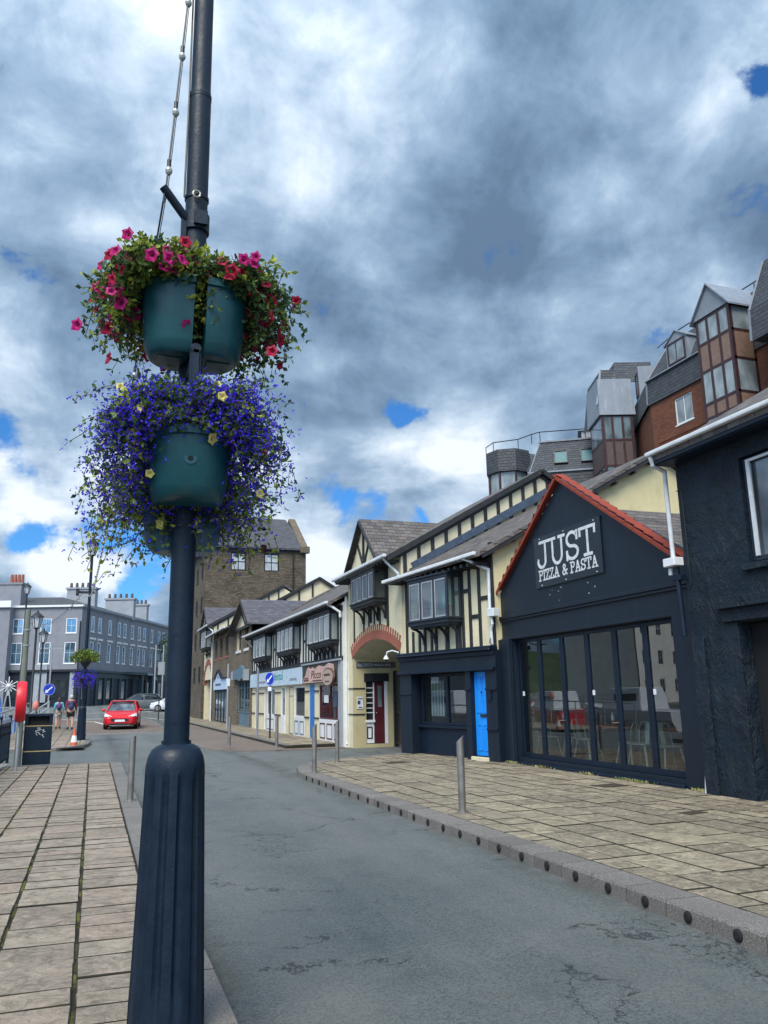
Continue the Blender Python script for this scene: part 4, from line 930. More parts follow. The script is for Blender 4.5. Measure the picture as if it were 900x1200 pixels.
m = MB(); m.box(X0 + .05, yg - .05, -.12, X0 + .15, yg + .05, 2.4); m.build('gate_post', K['iron'], G)
for k, xa in enumerate((X0 + .2, 2.9)):
    m = MB(); xb = xa + 2.15 if k == 0 else 5.1
    m.box(xa, yg - .02, 1.0, xb, yg + .02, 1.05); m.box(xa, yg - .02, 0, xb, yg + .02, .05); m.box(xa, yg - .02, 2.2, xb, yg + .02, 2.24)
    x = xa + .05
    while x < xb: m.cyl((x, yg, 0), (x, yg, 2.35), .011, .011, 6); x += .11
    for i in range(4): c = xa + .3 + i * .5; m.tube([(c + .09 * math.cos(t * .6), yg, 1.5 + .16 * math.sin(t * .6)) for t in range(12)], .01, 5)
    m.build('gate_leaf', K['iron'], G)

# ================================================================== dental practice and cafe, long timbered building
DT = thing('timbered_terrace', 'long black and white timbered building with three oriels above two shops', 'building', (8.1, 44.7, 0), RS)
WD = 17.3; yr = 5.3
bays = [(1.9, 5.2), (7.9, 11.1), (13.7, 16.85)]
HS = [(.95, 1.95, .0, 2.0), (3.4, 5.95, .0, 2.02), (7.3, 9.8, 0, 2.02), (9.95, 11.8, .0, 2.0), (12.6, 13.4, 0, 2.05), (14.1, 17.0, .0, 2.0)]
m = MB(); m.wall(0, WD, -.3, 2.2, HS, 0, .35); m.build('ground_floor_wall', K['cream'], DT)
m = MB(); m.wall(0, WD, 2.2, 4.8, [], 0); m.poly([(WD, 0, -.3), (WD, 10.6, -.3), (WD, 10.6, 4.8), (WD, yr, 7.7), (WD, 0, 4.8)]); m.poly([(0, 0, -.3), (0, 0, 4.8), (0, yr, 7.7), (0, 10.6, 4.8), (0, 10.6, -.3)]); m.poly([(0, 10.6, -.3), (0, 10.6, 4.8), (WD, 10.6, 4.8), (WD, 10.6, -.3)]); m.build('upper_wall', K['white_render'], DT)
m = MB(); m.slab([(-.1, -.50, 4.80), (WD + .02, -.50, 4.80), (WD + .02, yr, 7.95), (-.1, yr, 7.95)], .10); m.slab([(-.1, yr, 7.95), (WD + .02, yr, 7.95), (WD + .02, 11, 4.7), (-.1, 11, 4.7)], .10); m.build('roof', K['slate_brown'], DT)
gutter(DT, [(-.15, -.55, 4.80), (WD - .1, -.55, 4.80)]); pipe(DT, [(WD - .2, -.5, 4.75), (WD - .1, -.42, 4.68), (WD + .0, -.10, 4.45), (WD + .02, -.1, 4.3)], .045); pipe(DT, [(.15, -.5, 4.75), (.1, -.4, 4.6), (.02, -.08, 4.3)], .045)
m = MB()
m.box(0, -.04, 2.80, WD, .01, 2.95); m.box(0, -.04, 4.5, WD, .01, 4.7)
ps = [.08, .6, 1.2, 5.6, 6.1, 6.6, 7.2, 11.6, 12.05, 12.5, 12.95, 13.4, 17.1]; posts(m, ps, 2.9, 4.6, .13)
for a, b in bays: posts(m, [a + (b - a) * (i + .5) / 8 for i in range(8)], 2.9, 3.35, .10)
for a, b in ((5.6, 6.1), (6.6, 7.2), (11.6, 12.05), (12.5, 12.95)): m.box(a, -.033, 3.75, b, .01, 3.85)
for i in range(40): x = .2 + i * .43; m.box(x - .045, -.48, 4.62, x + .045, 0, 4.72)
m.build('timber_frame', K['timber'], DT)
for a, b in bays: oriel(DT, a, b, 3.50, 4.55, .36, 4, 0, 'glass_lt', 'timber', 6, True, 2.92)
m = MB(); m.box(-.02, -.12, 2.08, 11.75, -.004, 2.76); fa = m.build('dental_fascia', plain('pale_blue_fascia', (.52, .66, .78), .3, 0, .05), DT, bevel=.01)
text(DT, 'gy', .55, (5.25, -.125, 2.30), K['greywall'], sx=1.6); text(DT, 'dental', .52, (7.2, -.125, 2.34), plain('teal_lettering', (.02, .28, .28), .4), sx=1.55)
m = MB()
for a, b in ((2.6, 4.2), (9.6, 10.9)):
    x = a
    while x < b: m.box(x, -.126, 2.25, x + .09, -.121, 2.36); x += .13
m.build('lettering', K['greywall'], DT)
m = MB(); m.box(11.8, -.10, 2.08, 16.9, -.004, 2.80); m.build('cafe_fascia', plain('cafe_dark', (.035, .04, .03), .5), DT)
m = MB(); pts = [(12.0, 2.10)] + [(12.0 + 4.6 * t, 2.10 + h) for t, h in ((.03, .16), (.1, .3), (.16, .55), (.2, .60), (.26, .50), (.33, .58), (.42, .5), (.55, .62), (.7, .55), (.85, .66), (.97, .6))] + [(16.6, 2.10)]
m.prism([(x, -.101, z) for x, z in pts], (0, -.04, 0)); m.build('cafe_sign', plain('pink_cream_sign', (.55, .36, .32), .5, 0, .2, 0, .5, 3), DT)
text(DT, 'Picco', .42, (14.1, -.146, 2.26), plain('cafe_letter', (.11, .05, .04), .5), sx=1.7, ital=.3)
m = MB(); m.box(12.2, -.146, 2.16, 13.0, -.142, 2.24); m.box(12.3, -.146, 2.26, 12.9, -.142, 2.31); m.box(13.6, -.146, 2.14, 15.0, -.142, 2.19); m.build('lettering', plain('cafe_letter_small', (.11, .05, .04), .5), DT)
OS = thing('oval_hanging_sign', 'oval brown and cream sign projecting over the cafe window', 'sign', (8.1, 44.7, 0), RS)
m = MB(); m.add([(16.05 + .75 * math.cos(R(t)), -.19, 2.25 + .33 * math.sin(R(t))) for t in range(0, 360, 12)], [list(range(30))]); m = MB(); m.prism([(16.05 + .75 * math.cos(R(t)), -.145, 2.25 + .33 * math.sin(R(t))) for t in range(0, 360, 12)], (0, -.07, 0)); m.build('board', plain('oval_rim', (.12, .07, .06), .5), OS)
m = MB(); m.prism([(16.05 + .68 * math.cos(R(t)), -.216, 2.25 + .28 * math.sin(R(t))) for t in range(0, 360, 12)], (0, -.006, 0)); m.box(15.6, -.228, 2.30, 16.4, -.223, 2.37, 1); m.box(15.75, -.228, 2.08, 16.3, -.223, 2.12, 1); m.build('face', [plain('oval_face', (.42, .32, .25), .5), K['maroon']], OS)
m = MB(); m.box(11.8, -.16, 2.80, WD, -.004, 2.86); m.box(16.92, -.08, -.1, 17.28, -.004, 2.8); m.build('lead_ledge', K['greylt'], DT)
# shop windows
def shopw(x0, x1, z0, z1, nx, fm, gm, y=.015, tr=None, stall=None, sm='white', trim=None):
    win(DT, (x0 + x1) / 2, y, z0, x1 - x0, z1 - z0, nx, 2 if tr else 1, fm, gm, .06, .08, tr=tr)
    if stall is not None:
        q = MB(); q.box(x0, y - .02, stall, x1, y + .1, z0 - .003); st = q.build('stall_riser', K[sm], DT)
        if trim:
            q = MB(); n = max(1, round((x1 - x0) / .9)); w = (x1 - x0) / n
            for i in range(n):
                a, b, c, d = x0 + w * i + .12, x0 + w * (i + 1) - .12, stall + .16, z0 - .14; e = .05; yy = y - .03
                q.box(a, yy, c, b, y - .019, c + e); q.box(a, yy, d - e, b, y - .019, d); q.box(a, yy, c + e, a + e, y - .019, d - e); q.box(b - e, yy, c + e, b, y - .019, d - e)
            q.build('panel_moulding', K[trim], st)
shopw(3.9, 5.9, .72, 2.0, 2, 'white', 'glass_mid', stall=-.1, trim='greywall'); shopw(9.95, 11.8, .75, 2.0, 1, 'white', 'glass', stall=-.1, trim='shopblue'); shopw(7.3, 8.1, .72, 2.02, 1, 'white', 'glass_mid', stall=-.1)
win(DT, 1.45, .05, .02, 1.0, 1.98, 1, 2, 'greylt', 'glass', tr=1.5); win(DT, 3.65, .02, .02, .5, 2.0, 1, 1, 'white', 'glass_mid')
m = MB(); m.box(8.1, .03, -.1, 9.8, .2, 2.02); m.build('recessed_wall', K['cream'], DT)
win(DT, 9.35, .005, .02, .85, 2.0, 1, 2, 'greywall', 'glass_mid', tr=1.6)
shopw(14.1, 17.0, .76, 2.0, 2, 'maroon', 'glass', stall=-.1, trim='maroon')
m = MB(); m.box(12.62, .012, 0, 13.38, .06, 2.05); m.build('door', plain('mid_blue_door', (.012, .16, .50), .4), DT, bevel=.004)
m = MB()
for z in (.75, 1.76):
    for a, b in ((-.02, .93), (1.97, 3.38), (5.97, 7.28), (11.82, 12.58), (13.42, 14.08)): m.box(a, -.04, z, b, -.002, z + .05)
m.build('band_course', K['iron'], DT)
m = MB(); m.box(14.7, .03, 1.35, 15.3, .035, 1.62); m.box(15.9, .03, 1.2, 16.4, .035, 1.75, 1); m.build('poster', [K['white'], K['beamblue']], DT)

# ================================================================== stone shops (far row)
ST = thing('stone_shops', 'rubble stone building with two small shop fronts beside the dental practice', 'shops', (8.0, 60, 0), RS)
HS = [(1.55, 7.0, 0, 2.25), (11.0, 15.0, 0, 2.62), (1.0, 2.0, 4.25, 5.5), (3.4, 4.5, 4.25, 5.5), (5.8, 7.0, 4.25, 5.5), (10.4, 11.8, 4.3, 5.6), (13.2, 14.4, 4.3, 5.6)]
m = MB(); m.wall(0, 15.28, -.3, 5.75, HS, 0, .3); m.poly([(9.0, 0, 5.75), (15.28, 0, 5.75), (15.28, 0, 5.8), (13.6, 0, 6.9), (12.2, 0, 6.9)]); m.poly([(15.28, 0, -.3), (15.28, 10, -.3), (15.28, 10, 4.6), (15.28, 5, 7.6), (15.28, 0, 4.9)]); m.poly([(0, 0, -.3), (0, 0, 5.75), (0, 5, 8.6), (0, 10, 5.75), (0, 10, -.3)])
m.build('wall', K['stone'], ST)
yr = 5.1
m = MB(); m.slab([(-.1, -.5, 5.85), (10.6, -.5, 5.85), (10.6, yr, 8.96), (-.1, yr, 8.96)], .1); m.slab([(-.1, yr, 8.96), (10.6, yr, 8.96), (10.6, 10.4, 5.8), (-.1, 10.4, 5.8)], .1); m.build('roof', K['slate'], ST)
m = MB(); m.slab([(10.6, .05, 5.15), (15.35, .05, 5.15), (15.35, 5.3, 7.95), (10.6, 5.3, 7.95)], .1); m.slab([(10.6, 5.3, 7.95), (15.35, 5.3, 7.95), (15.35, 11, 4.7), (10.6, 11, 4.7)], .1); m.build('lower_roof', K['slate_brown'], ST)
m = MB(); gm = 14.2; m.slab([(9.3, -.45, 5.35), (gm, -.45, 6.98), (gm, 4.2, 6.98), (9.3, 4.2, 5.35)], .1); m.slab([(gm, -.45, 6.98), (16.6, -.45, 5.5), (16.6, 4.2, 5.5), (gm, 4.2, 6.98)], .1); m.build('front_gable_roof', K['slate_pur'], ST)
m = MB(); m.poly([(9.8, -.1, 5.45), (16.3, -.1, 5.45), (gm, -.1, 6.85)]); m.build('front_gable', K['cream'], ST)
m = MB(); m.beam((9.3, -.42, 5.24), (gm, -.42, 6.86), .06, .16, up=(0, 1, 0)); m.beam((16.6, -.43, 5.36), (gm, -.43, 6.86), .06, .16, up=(0, 1, 0)); m.beam((gm, -.14, 5.5), (gm, -.14, 6.8), .1, .05, up=(0, 1, 0)); m.beam((gm, -.14, 5.5), (gm - 1.4, -.14, 6.3), .1, .05, up=(0, 1, 0)); m.box(9.8, -.16, 5.4, 16.3, -.09, 5.55)
strip(m, 10.5, -.1, 5.80, yr, 8.84, 6, .5); m.beam((10.62, -.5, 5.75), (10.62, yr, 8.86), .05, .18); m.beam((10.62, 10.4, 5.7), (10.62, yr, 8.86), .05, .18); m.build('timber_frame', K['timber'], ST)
m = MB(); m.poly([(10.48, 0, 4), (10.48, 10, 4), (10.48, 10, 5.6), (10.48, yr, 8.8), (10.48, 0, 5.7)]); m.build('gable_wall', K['cream'], ST)
gutter(ST, [(-.2, -.56, 5.85), (8.9, -.56, 5.85)]); pipe(ST, [(.3, -.5, 5.8), (.15, -.1, 5.4), (.15, -.1, 0)], .05)
for x in (1.5, 3.95, 6.4, 11.1, 13.8): win(ST, x, .14, 4.27 if x < 10 else 4.32, .98 if x < 3 else 1.08 if x < 10 else 1.16, 1.2, 1, 2, 'timber', 'glass', sill=None)
m = MB()
for a, b in ((.9, 2.1), (3.3, 4.6), (5.7, 7.1)): m.box(a, -.03, 4.10, b, .2, 4.24)
m.build('brick_sill', K['archbrick'], ST); m = MB(); m.box(10.3, -.05, 4.14, 11.9, .2, 4.29); m.build('white_sill', K['white'], ST); m = MB(); m.box(13.1, -.05, 4.14, 14.5, .2, 4.29); m.build('white_sill', K['white'], ST)
m = MB(); m.box(1.6, .06, -.1, 6.95, .15, 2.2); q = m.build('shop_front', K['shopblue'], ST); 
for i in range(4): win(ST, 2.3 + i * 1.32, .0, .05, 1.22, 2.1, 1, 2, 'navy_trim', 'glass_mid', .05, .05, tr=.75)
m = MB(); m.prism([(1.3, -.10, 2.12), (7.1, -.10, 2.12), (7.1, -.10, 2.78), (5.2, -.10, 2.78), (3.6, -.10, 3.35), (1.9, -.10, 2.78), (1.3, -.10, 2.6)], (0, .08, 0)); fs_ = m.build('gabled_fascia', plain('ice_blue_board', (.50, .64, .84), .4, 0, .05), ST)
m = MB(); m.prism([(3.2, -.103, 2.86), (3.75, -.103, 2.86), (3.5, -.103, 3.12)], (0, -.004, 0)); 
for i in range(8): m.box(2.3 + i * .33, -.107, 2.38, 2.52 + i * .33, -.103, 2.52)
m.build('lettering', K['navy'], fs_); m = MB(); m.beam((5.2, -.1, 2.85), (3.6, -.1, 3.42), .2, .06); m.beam((1.9, -.1, 2.85), (3.6, -.1, 3.42), .2, .06); m.beam((5.2, -.1, 2.83), (7.1, -.1, 2.83), .2, .06); m.build('fascia_trim', K['bwood'], fs_)
m = MB(); m.box(11.05, .10, -.1, 14.95, .2, .75); m.build('stall_riser', K['shopblue'], ST); win(ST, 12.0, .06, .75, 1.85, 1.85, 2, 2, 'shopblue', 'glass', tr=1.35); win(ST, 13.95, .06, .75, 1.85, 1.85, 2, 2, 'shopblue', 'glass', tr=1.35)
m = MB(); m.prism([(10.2, -.22, 2.55), (12.0, -.22, 2.62), (12.7, -.22, 2.50), (13.6, -.22, 2.62), (14.6, -.22, 2.6), (14.6, -.22, 3.1), (13.9, -.22, 3.14), (13.2, -.22, 3.36), (12.2, -.22, 3.2), (10.2, -.22, 3.12)], (0, .18, 0)); m.build('shaped_fascia', K['shopblue'], ST); m = MB(); m.box(10.0, -.25, 2.6, 10.5, -.02, 3.1); m.build('fascia_end', K['greylt'], ST); m = MB(); m.box(14.3, -.26, 2.5, 15.1, -.05, 3.1); m.build('fascia_end', K['greylt'], ST)

# ================================================================== far archway house (mirrors the near one)
F = thing('far_archway_house', 'narrow far house with small oriel and brick arch beside the stone tower', 'house', (8.0, 65, 0), RS)
m = MB(); m.wall(0, 5.0, 2.9, 6.7, [], 0);  m.poly([(5, 0, -.3), (5, 10, -.3), (5, 10, 6.7), (5, 5.1, 9.6), (5, 0, 6.7)]); m.poly([(.5, 0, -.3), (.5, 0, 3), (.5, 8, 3), (.5, 8, -.3)]); m.poly([(.5, 4, -.3), (.5, 4, 3), (5, 4, 3), (5, 4, -.3)]); m.build('wall', K['cream'], F); m = MB(); m.wall(0, .5, -.3, 2.9, [], 0); m.wall(4.6, 5, -.3, 2.9, [], 0); m.poly([(.5, .8, -.3), (.5, .8, 3), (4.6, .8, 3), (4.6, .8, -.3)]); m.build('stone_base', K['stone_dk'], F)
m = MB(); m.slab([(-.1, -.5, 6.72), (5.1, -.5, 6.72), (5.1, 5.1, 9.85), (-.1, 5.1, 9.85)], .1); m.slab([(-.1, 5.1, 9.85), (5.1, 5.1, 9.85), (5.1, 10.4, 6.7), (-.1, 10.4, 6.7)], .1); m.slab([(.6, -.45, 6.7), (2.6, -.45, 8.3), (2.6, 2.3, 8.3), (.6, -.2, 6.75)], .1); m.slab([(2.6, -.45, 8.3), (4.6, -.45, 6.7), (4.6, -.2, 6.75), (2.6, 2.3, 8.3)], .1); m.build('roof', K['slate_pur'], F)
m = MB(); m.poly([(.8, -.3, 6.7), (4.4, -.3, 6.7), (2.6, -.3, 8.15)]); m.build('small_gable', K['cream'], F)
m = MB(); strip(m, 5.0, -.1, 6.66, 5.1, 9.72, 7, .5); m.beam((5.13, -.5, 6.6), (5.13, 5.1, 9.75), .05, .2); m.beam((2.6, -.32, 6.7), (2.6, -.32, 8.1), .1, .05, up=(0, 1, 0)); m.beam((1.7, -.32, 6.7), (2.6, -.32, 7.6), .1, .05, up=(0, 1, 0)); m.beam((3.5, -.32, 6.7), (2.6, -.32, 7.6), .1, .05, up=(0, 1, 0)); m.beam((.6, -.43, 6.6), (2.6, -.43, 8.2), .06, .16, up=(0, 1, 0)); m.beam((4.6, -.43, 6.6), (2.6, -.43, 8.2), .06, .16, up=(0, 1, 0)); m.build('timber_frame', K['timber'], F)
gutter(F, [(-.2, -.55, 6.72), (5.1, -.55, 6.72)]); pipe(F, [(4.9, -.5, 6.7), (5.1, -.1, 6.3), (5.1, -.1, 0)], .05); oriel(F, 1.2, 4.0, 5.2, 6.5, .45, 4, 0, 'glass_lt', 'timber', 4)
m = MB()
for i in range(24):
    t = math.pi * (i + .5) / 24; r_ = 2.05 + (.5 if i % 2 else .38); c = (2.55, -.05, 2.5)
    for_ = [(c[0] + 2.05 * math.cos(t + s_), -.05, c[2] + .75 * 2.05 * math.sin(t + s_)) for s_ in (-.06, .06)] + [(c[0] + r_ * math.cos(t + s_), -.05, c[2] + .75 * r_ * math.sin(t + s_)) for s_ in (.06, -.06)]
    m.prism(for_, (0, .2, 0))
m.build('brick_arch', K['archbrick'], F)

# ================================================================== stone tower
TW = thing('stone_tower', 'tall dark rubble stone tower block with slate roof and small white windows', 'tower', (8.0, 66, 0), 0)
m = MB(); m.wall(0, 8.3, -.3, 13.7, [(2.0, 3.25, 11.75, 13.25), (4.75, 6.0, 11.75, 13.25)], 0, .2); m.box(0, .3, -.3, 8.3, 10, 13.7); m.build('wall', K['stone_dk'], TW)
m = MB(); m.slab([(-.15, -.3, 13.7), (8.3, -.3, 13.7), (7.6, 5, 17.3), (-.15, 5, 17.3)], .14); m.slab([(-.15, 5, 17.3), (7.6, 5, 17.3), (8.3, 10.3, 13.7), (-.15, 10.3, 13.7)], .14); m.build('roof', K['slate'], TW)
m = MB(); m.prism([(7.9, -.1, 13.55), (7.9, -.1, 13.85), (7.9, 5, 17.4), (7.9, 10.1, 13.9), (7.9, 10.1, 13.55)], (.6, 0, 0)); m.box(7.75, -.4, 13.35, 8.55, .1, 13.9); m.build('coping', K['stone'], TW, bevel=.03); m = MB(); m.prism([(0, -.15, 13.5), (0, -.15, 13.75), (0, 5, 17.35), (0, 10, 13.7)], (-.45, 0, 0)); m.build('coping', K['stone'], TW, bevel=.03)
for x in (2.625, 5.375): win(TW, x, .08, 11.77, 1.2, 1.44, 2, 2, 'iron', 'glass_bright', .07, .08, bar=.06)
m = MB(); m.cyl((7.2, -.06, 13.5), (7.2, -.06, 0), .06); m.box(-.1, -.02, 13.45, 8.4, -.003, 13.65); m.build('downpipe', K['iron'], TW)
for i, y in enumerate((1.8, 5.2)):
    for z in (2.8, 5.6, 8.4, 11.2):
        w_ = win(TW, 0, 0, 0, .8, 1.3, 2, 2, 'iron', 'glass_lt', .07, .1); w_.location = (-.06, y, z); w_.rotation_euler = (0, 0, -math.pi / 2)

# ================================================================== brick apartment block behind
BR = thing('brick_apartments', 'tall red brick apartment block with dark mansard roof and glazed bays behind the shops', 'apartment block', (26, 37, 0), RS)
WB = 30.0; L0 = 4.6          # left 4.5 m is the set back corner
wins = [(6.35, 7.6, 14.1, 15.45), (12.4, 13.4, 13.7, 15.2), (15.5, 16.7, 14.1, 15.45), (19, 20.2, 14.1, 15.45)]
low = [(a, a + 1.2, z, z + 1.35) for a in (6.35, 12.3, 15.5, 19, 23) for z in (5.7, 8.5, 11.3)]
m = MB(); m.wall(L0, WB, -.3, 15.8, wins + low, 0, .15); m.poly([(.6, 2.0, -.3), (L0, 0, -.3), (L0, 0, 15.8), (.6, 2.0, 15.8)]); m.poly([(WB, 0, -.3), (WB, 14, -.3), (WB, 14, 16), (WB, 0, 16)]); m.poly([(.6, 2.0, -.3), (.6, 2.0, 16), (.6, 14, 16), (.6, 14, -.3)]); m.poly([(.6, 14, -.3), (.6, 14, 16), (WB, 14, 16), (WB, 14, -.3)])
m.box(5.0, -.03, 13.6, 9.6, -.002, 13.72); m.build('wall', K['brick'], BR)
for a, b, c, d in wins + low: win(BR, (a + b) / 2, .05, c + .01, b - a - .02, d - c - .02, 2, 1, 'white', 'glass_lt', .06, .06, sill='white')
m = MB()
def mans(m, x0, x1, y0, zb, zk, zt, back, cut=0):
    m.add([(x0, y0 - .10, zb), (x1, y0 - .10, zb), (x1, y0 - .02, zk), (x0, y0 - .02, zk), (x0 + cut, y0 + .95, zt), (x1, y0 + .95, zt), (x0 + cut, back, zt), (x1, back, zt), (x0, back, zb), (x1, back, zb), (x0, back, zk), (x1, back, zk)],
          [(0, 1, 2, 3), (3, 2, 5, 4), (4, 5, 7, 6), (0, 3, 10, 8), (3, 4, 6, 10), (1, 9, 11, 2), (2, 11, 7, 5), (8, 9, 1, 0)])
mans(m, L0 - .1, WB, 0, 15.75, 17.06, 19.0, 14, .9); m.add([(.55, 1.9, 15.75), (L0 - .1, -.10, 15.75), (L0 - .1, -.02, 17.06), (.57, 1.98, 17.06), (L0 + .8, .95, 19.0), (1.3, 2.7, 19.0), (1.3, 13, 19.0), (L0 + .8, 13, 19), (.55, 13, 15.75), (.57, 13, 17.06)], [(0, 1, 2, 3), (3, 2, 4, 5), (5, 4, 7, 6), (8, 0, 3, 9), (9, 3, 5, 6)])
m.build('mansard_roof', K['mansard'], BR)
m = MB(); m.box(L0 - .15, -.13, 17.04, 9.6, -.02, 17.10); m.box(12.0, -.13, 17.04, WB, -.02, 17.10); m.beam((L0 - .1, -.1, 15.8), (L0 - .1, -.04, 17.06), .06, .06); m.beam((L0 - .1, -.04, 17.06), (L0 + .8, .93, 19.0), .07, .07); m.build('lead_flashing', K['lead'], BR)
# two storey glazed bay
def bay(x0, x1, y0, y1, rows, zt, gable, name='bay_window', n=3, tr=(0, (0, 0, 0)), pan='tanpanel', gl='glass_lt'):
    f = MB(); z0 = rows[0][0]; fw = .13
    f.box(x0 + .02, y0 + .04, z0 - .02, x1 - .02, y1, zt - .002)
    for i in range(n + 1): xx = x0 + (x1 - x0) * i / n; xx = min(max(xx, x0 + fw / 2), x1 - fw / 2); f.box(xx - fw / 2, y0 - .03, z0, xx + fw / 2, y0 + .03, zt)
    for (a, b, t) in rows: f.box(x0, y0 - .028, a - .06, x1, y0 + .03, a + .06)
    f.box(x0, y0 - .028, zt - .12, x1, y0 + .03, zt)
    for xa in (x0 - .02, x1 - .02):
        f.box(xa, y0 - .02, z0, xa + .04, y0 + .12, zt); f.box(xa, y1 - .12, z0, xa + .04, y1, zt)
        for (a, b, t) in rows: f.box(xa, y0, a - .06, xa + .04, y1, a + .06)
    o = f.build(name, K['bronze'], BR, tr[0], tr[1])
    for (a, b, t) in rows:
        for i in range(n):
            xa = x0 + (x1 - x0) * i / n + fw / 2; xb = x0 + (x1 - x0) * (i + 1) / n - fw / 2; p = MB(); p.box(xa - .02, y0 - .008, a + .05, xb + .02, y0 + .02, b - .05); p.build('pane' if t else 'panel', K[gl] if t else K[pan], o)
        for xa in (x0 - .008, x1 - .01): p = MB(); p.box(xa, y0 + .12, a + .05, xa + .018, y1 - .12, b - .05); p.build('pane' if t else 'panel', K[gl] if t else K[pan], o)
    return o
o = bay(9.7, 11.75, -1.2, 0, [(10.3, 12.2, 1), (12.2, 13.2, 0), (13.2, 15.25, 0)][:0] + [(11.1, 12.0, 0), (12.0, 13.15, 1), (13.15, 13.8, 0), (13.8, 15.3, 1), (15.3, 16.6, 0), (16.6, 17.75, 1)], 17.8, True)
m = MB(); gm = (9.7 + 11.75) / 2; m.prism([(9.62, -1.28, 17.8), (11.83, -1.28, 17.8), (gm, -1.28, 19.15)], (0, .06, 0)); m.slab([(9.5, -1.4, 17.74), (gm, -1.4, 19.22), (gm, 1.2, 19.22), (9.5, 1.2, 17.74)], .08); m.slab([(gm, -1.4, 19.22), (11.95, -1.4, 17.74), (11.95, 1.2, 17.74), (gm, 1.2, 19.22)], .08); m.build('gable_roof', K['lead'], o)
bay(14.6, 17.0, -1.2, 0, [(11.1, 12.0, 0), (12.0, 13.15, 1), (13.15, 13.8, 0), (13.8, 15.5, 1)], 15.55, False)
m = MB(); m.add([(12.9, -1.3, 15.5), (17.2, -1.3, 15.5), (17.2, -1.22, 16.9), (12.9, -1.22, 16.9), (13.3, -.6, 19.0), (17, -.6, 19.0), (12.9, .5, 15.5), (12.9, .5, 16.9), (13.3, 1, 19.0), (17.2, .5, 15.5), (17.2, .5, 16.9), (17, 1, 19)], [(0, 1, 2, 3), (3, 2, 5, 4), (6, 0, 3, 7), (7, 3, 4, 8), (1, 9, 10, 2), (2, 10, 11, 5), (4, 5, 11, 8), (6, 9, 1, 0)]); m.build('projecting_mansard', K['mansard'], BR)
m = MB(); m.beam((12.87, -1.32, 15.5), (12.87, -1.24, 16.9), .07, .07); m.beam((12.87, -1.24, 16.9), (13.28, -.62, 19.0), .07, .07); m.beam((12.87, -1.3, 16.9), (12.87, .4, 16.9), .06, .06); m.build('lead_edge', K['lead'], BR)
o = bay(0, 1.68, 0, 2.4, [(11.6, 12.2, 0), (12.2, 13.4, 1), (13.4, 14.85, 0), (14.85, 16.28, 1)], 16.3, False, tr=(R(70.5), (1.38, -.72, 0)), n=3, pan='brownpanel', gl='glass_mid')
m = MB(); m.add([(-.12, -.12, 16.25), (1.85, -.12, 16.25), (1.85, 2.6, 16.25), (-.12, 2.6, 16.25), (-.05, .10, 18.4), (1.8, .10, 18.4), (1.8, 2.6, 18.4), (-.05, 2.6, 18.4)], [(0, 1, 5, 4), (1, 2, 6, 5), (3, 0, 4, 7), (4, 5, 6, 7), (0, 3, 2, 1)]); m.build('lead_roof', K['lead'], o); m = MB(); m.add([(.95, .4, 18.3), (3.3, .4, 18.3), (3.3, 1.0, 19.75), (1.25, 1.0, 19.75), (.95, 4, 18.3), (1.25, 4, 19.75), (3.3, 4, 19.75)], [(0, 1, 2, 3), (4, 0, 3, 5), (3, 2, 6, 5)]); m.add([(-.12, .2, 16.3), (.3, .5, 19.1), (1.1, .5, 19.1), (1.1, .3, 18.3), (-.12, 3.5, 16.3), (.3, 3.5, 19.1), (1.1, 3.5, 19.1)], [(4, 0, 1, 5), (0, 3, 2, 1), (1, 2, 6, 5)]); m.build('upper_slate', K['mansard'], o); m = MB(); m.beam((-.14, .12, 16.9), (.28, .45, 19.1), .09, .09); m.build('lead_hip', K['greylt'], o)
# dormer
m = MB(); xa, xb = 6.2, 7.75; m.box(xa, -.05, 17.1, xb, 1.2, 18.35); m.slab([(xa - .08, -.12, 18.3), ((xa + xb) / 2, -.12, 18.85), ((xa + xb) / 2, 1.2, 18.85), (xa - .08, 1.2, 18.3)], .06); m.slab([((xa + xb) / 2, -.12, 18.85), (xb + .08, -.12, 18.3), (xb + .08, 1.2, 18.3), ((xa + xb) / 2, 1.2, 18.85)], .06); m.poly([(xa, -.06, 18.3), (xb, -.06, 18.3), ((xa + xb) / 2, -.06, 18.8)]); o = m.build('dormer', K['lead'], BR)
win(BR, 6.975, -.12, 17.16, 1.25, 1.12, 2, 1, 'bronze', 'glass_lt', .08, .06)
m = MB(); m.box(-.45, -.1, 16.9, .45, 1.6, 18.75); m.build('side_dormer', K['lead'], BR, R(-26.6), (2.4, 1.15, 0)); win(BR, 0, 0, 17.15, .62, 1.3, 1, 1, 'bronze', 'glass_mid', .06, .06, name='window').matrix_local = Matrix.Translation((2.4, 1.15, 17.15)) @ Matrix.Rotation(R(-26.6), 4, 'Z') @ Matrix.Translation((0, -.15, 0))
m = MB(); xs = [L0 + 1.0 + i * 1.75 for i in range(14)]
m.tube([(xs[0], 1.3, 19.62), (WB, 1.3, 19.62)], .03, 6); m.tube([(xs[0], 1.3, 19.62), (L0 + .2, .6, 18.9)], .03, 6)
for x in xs: m.cyl((x, 1.3, 19.0), (x, 1.3, 19.62), .028, .028, 6)
m.build('roof_railing', K['iron'], BR)
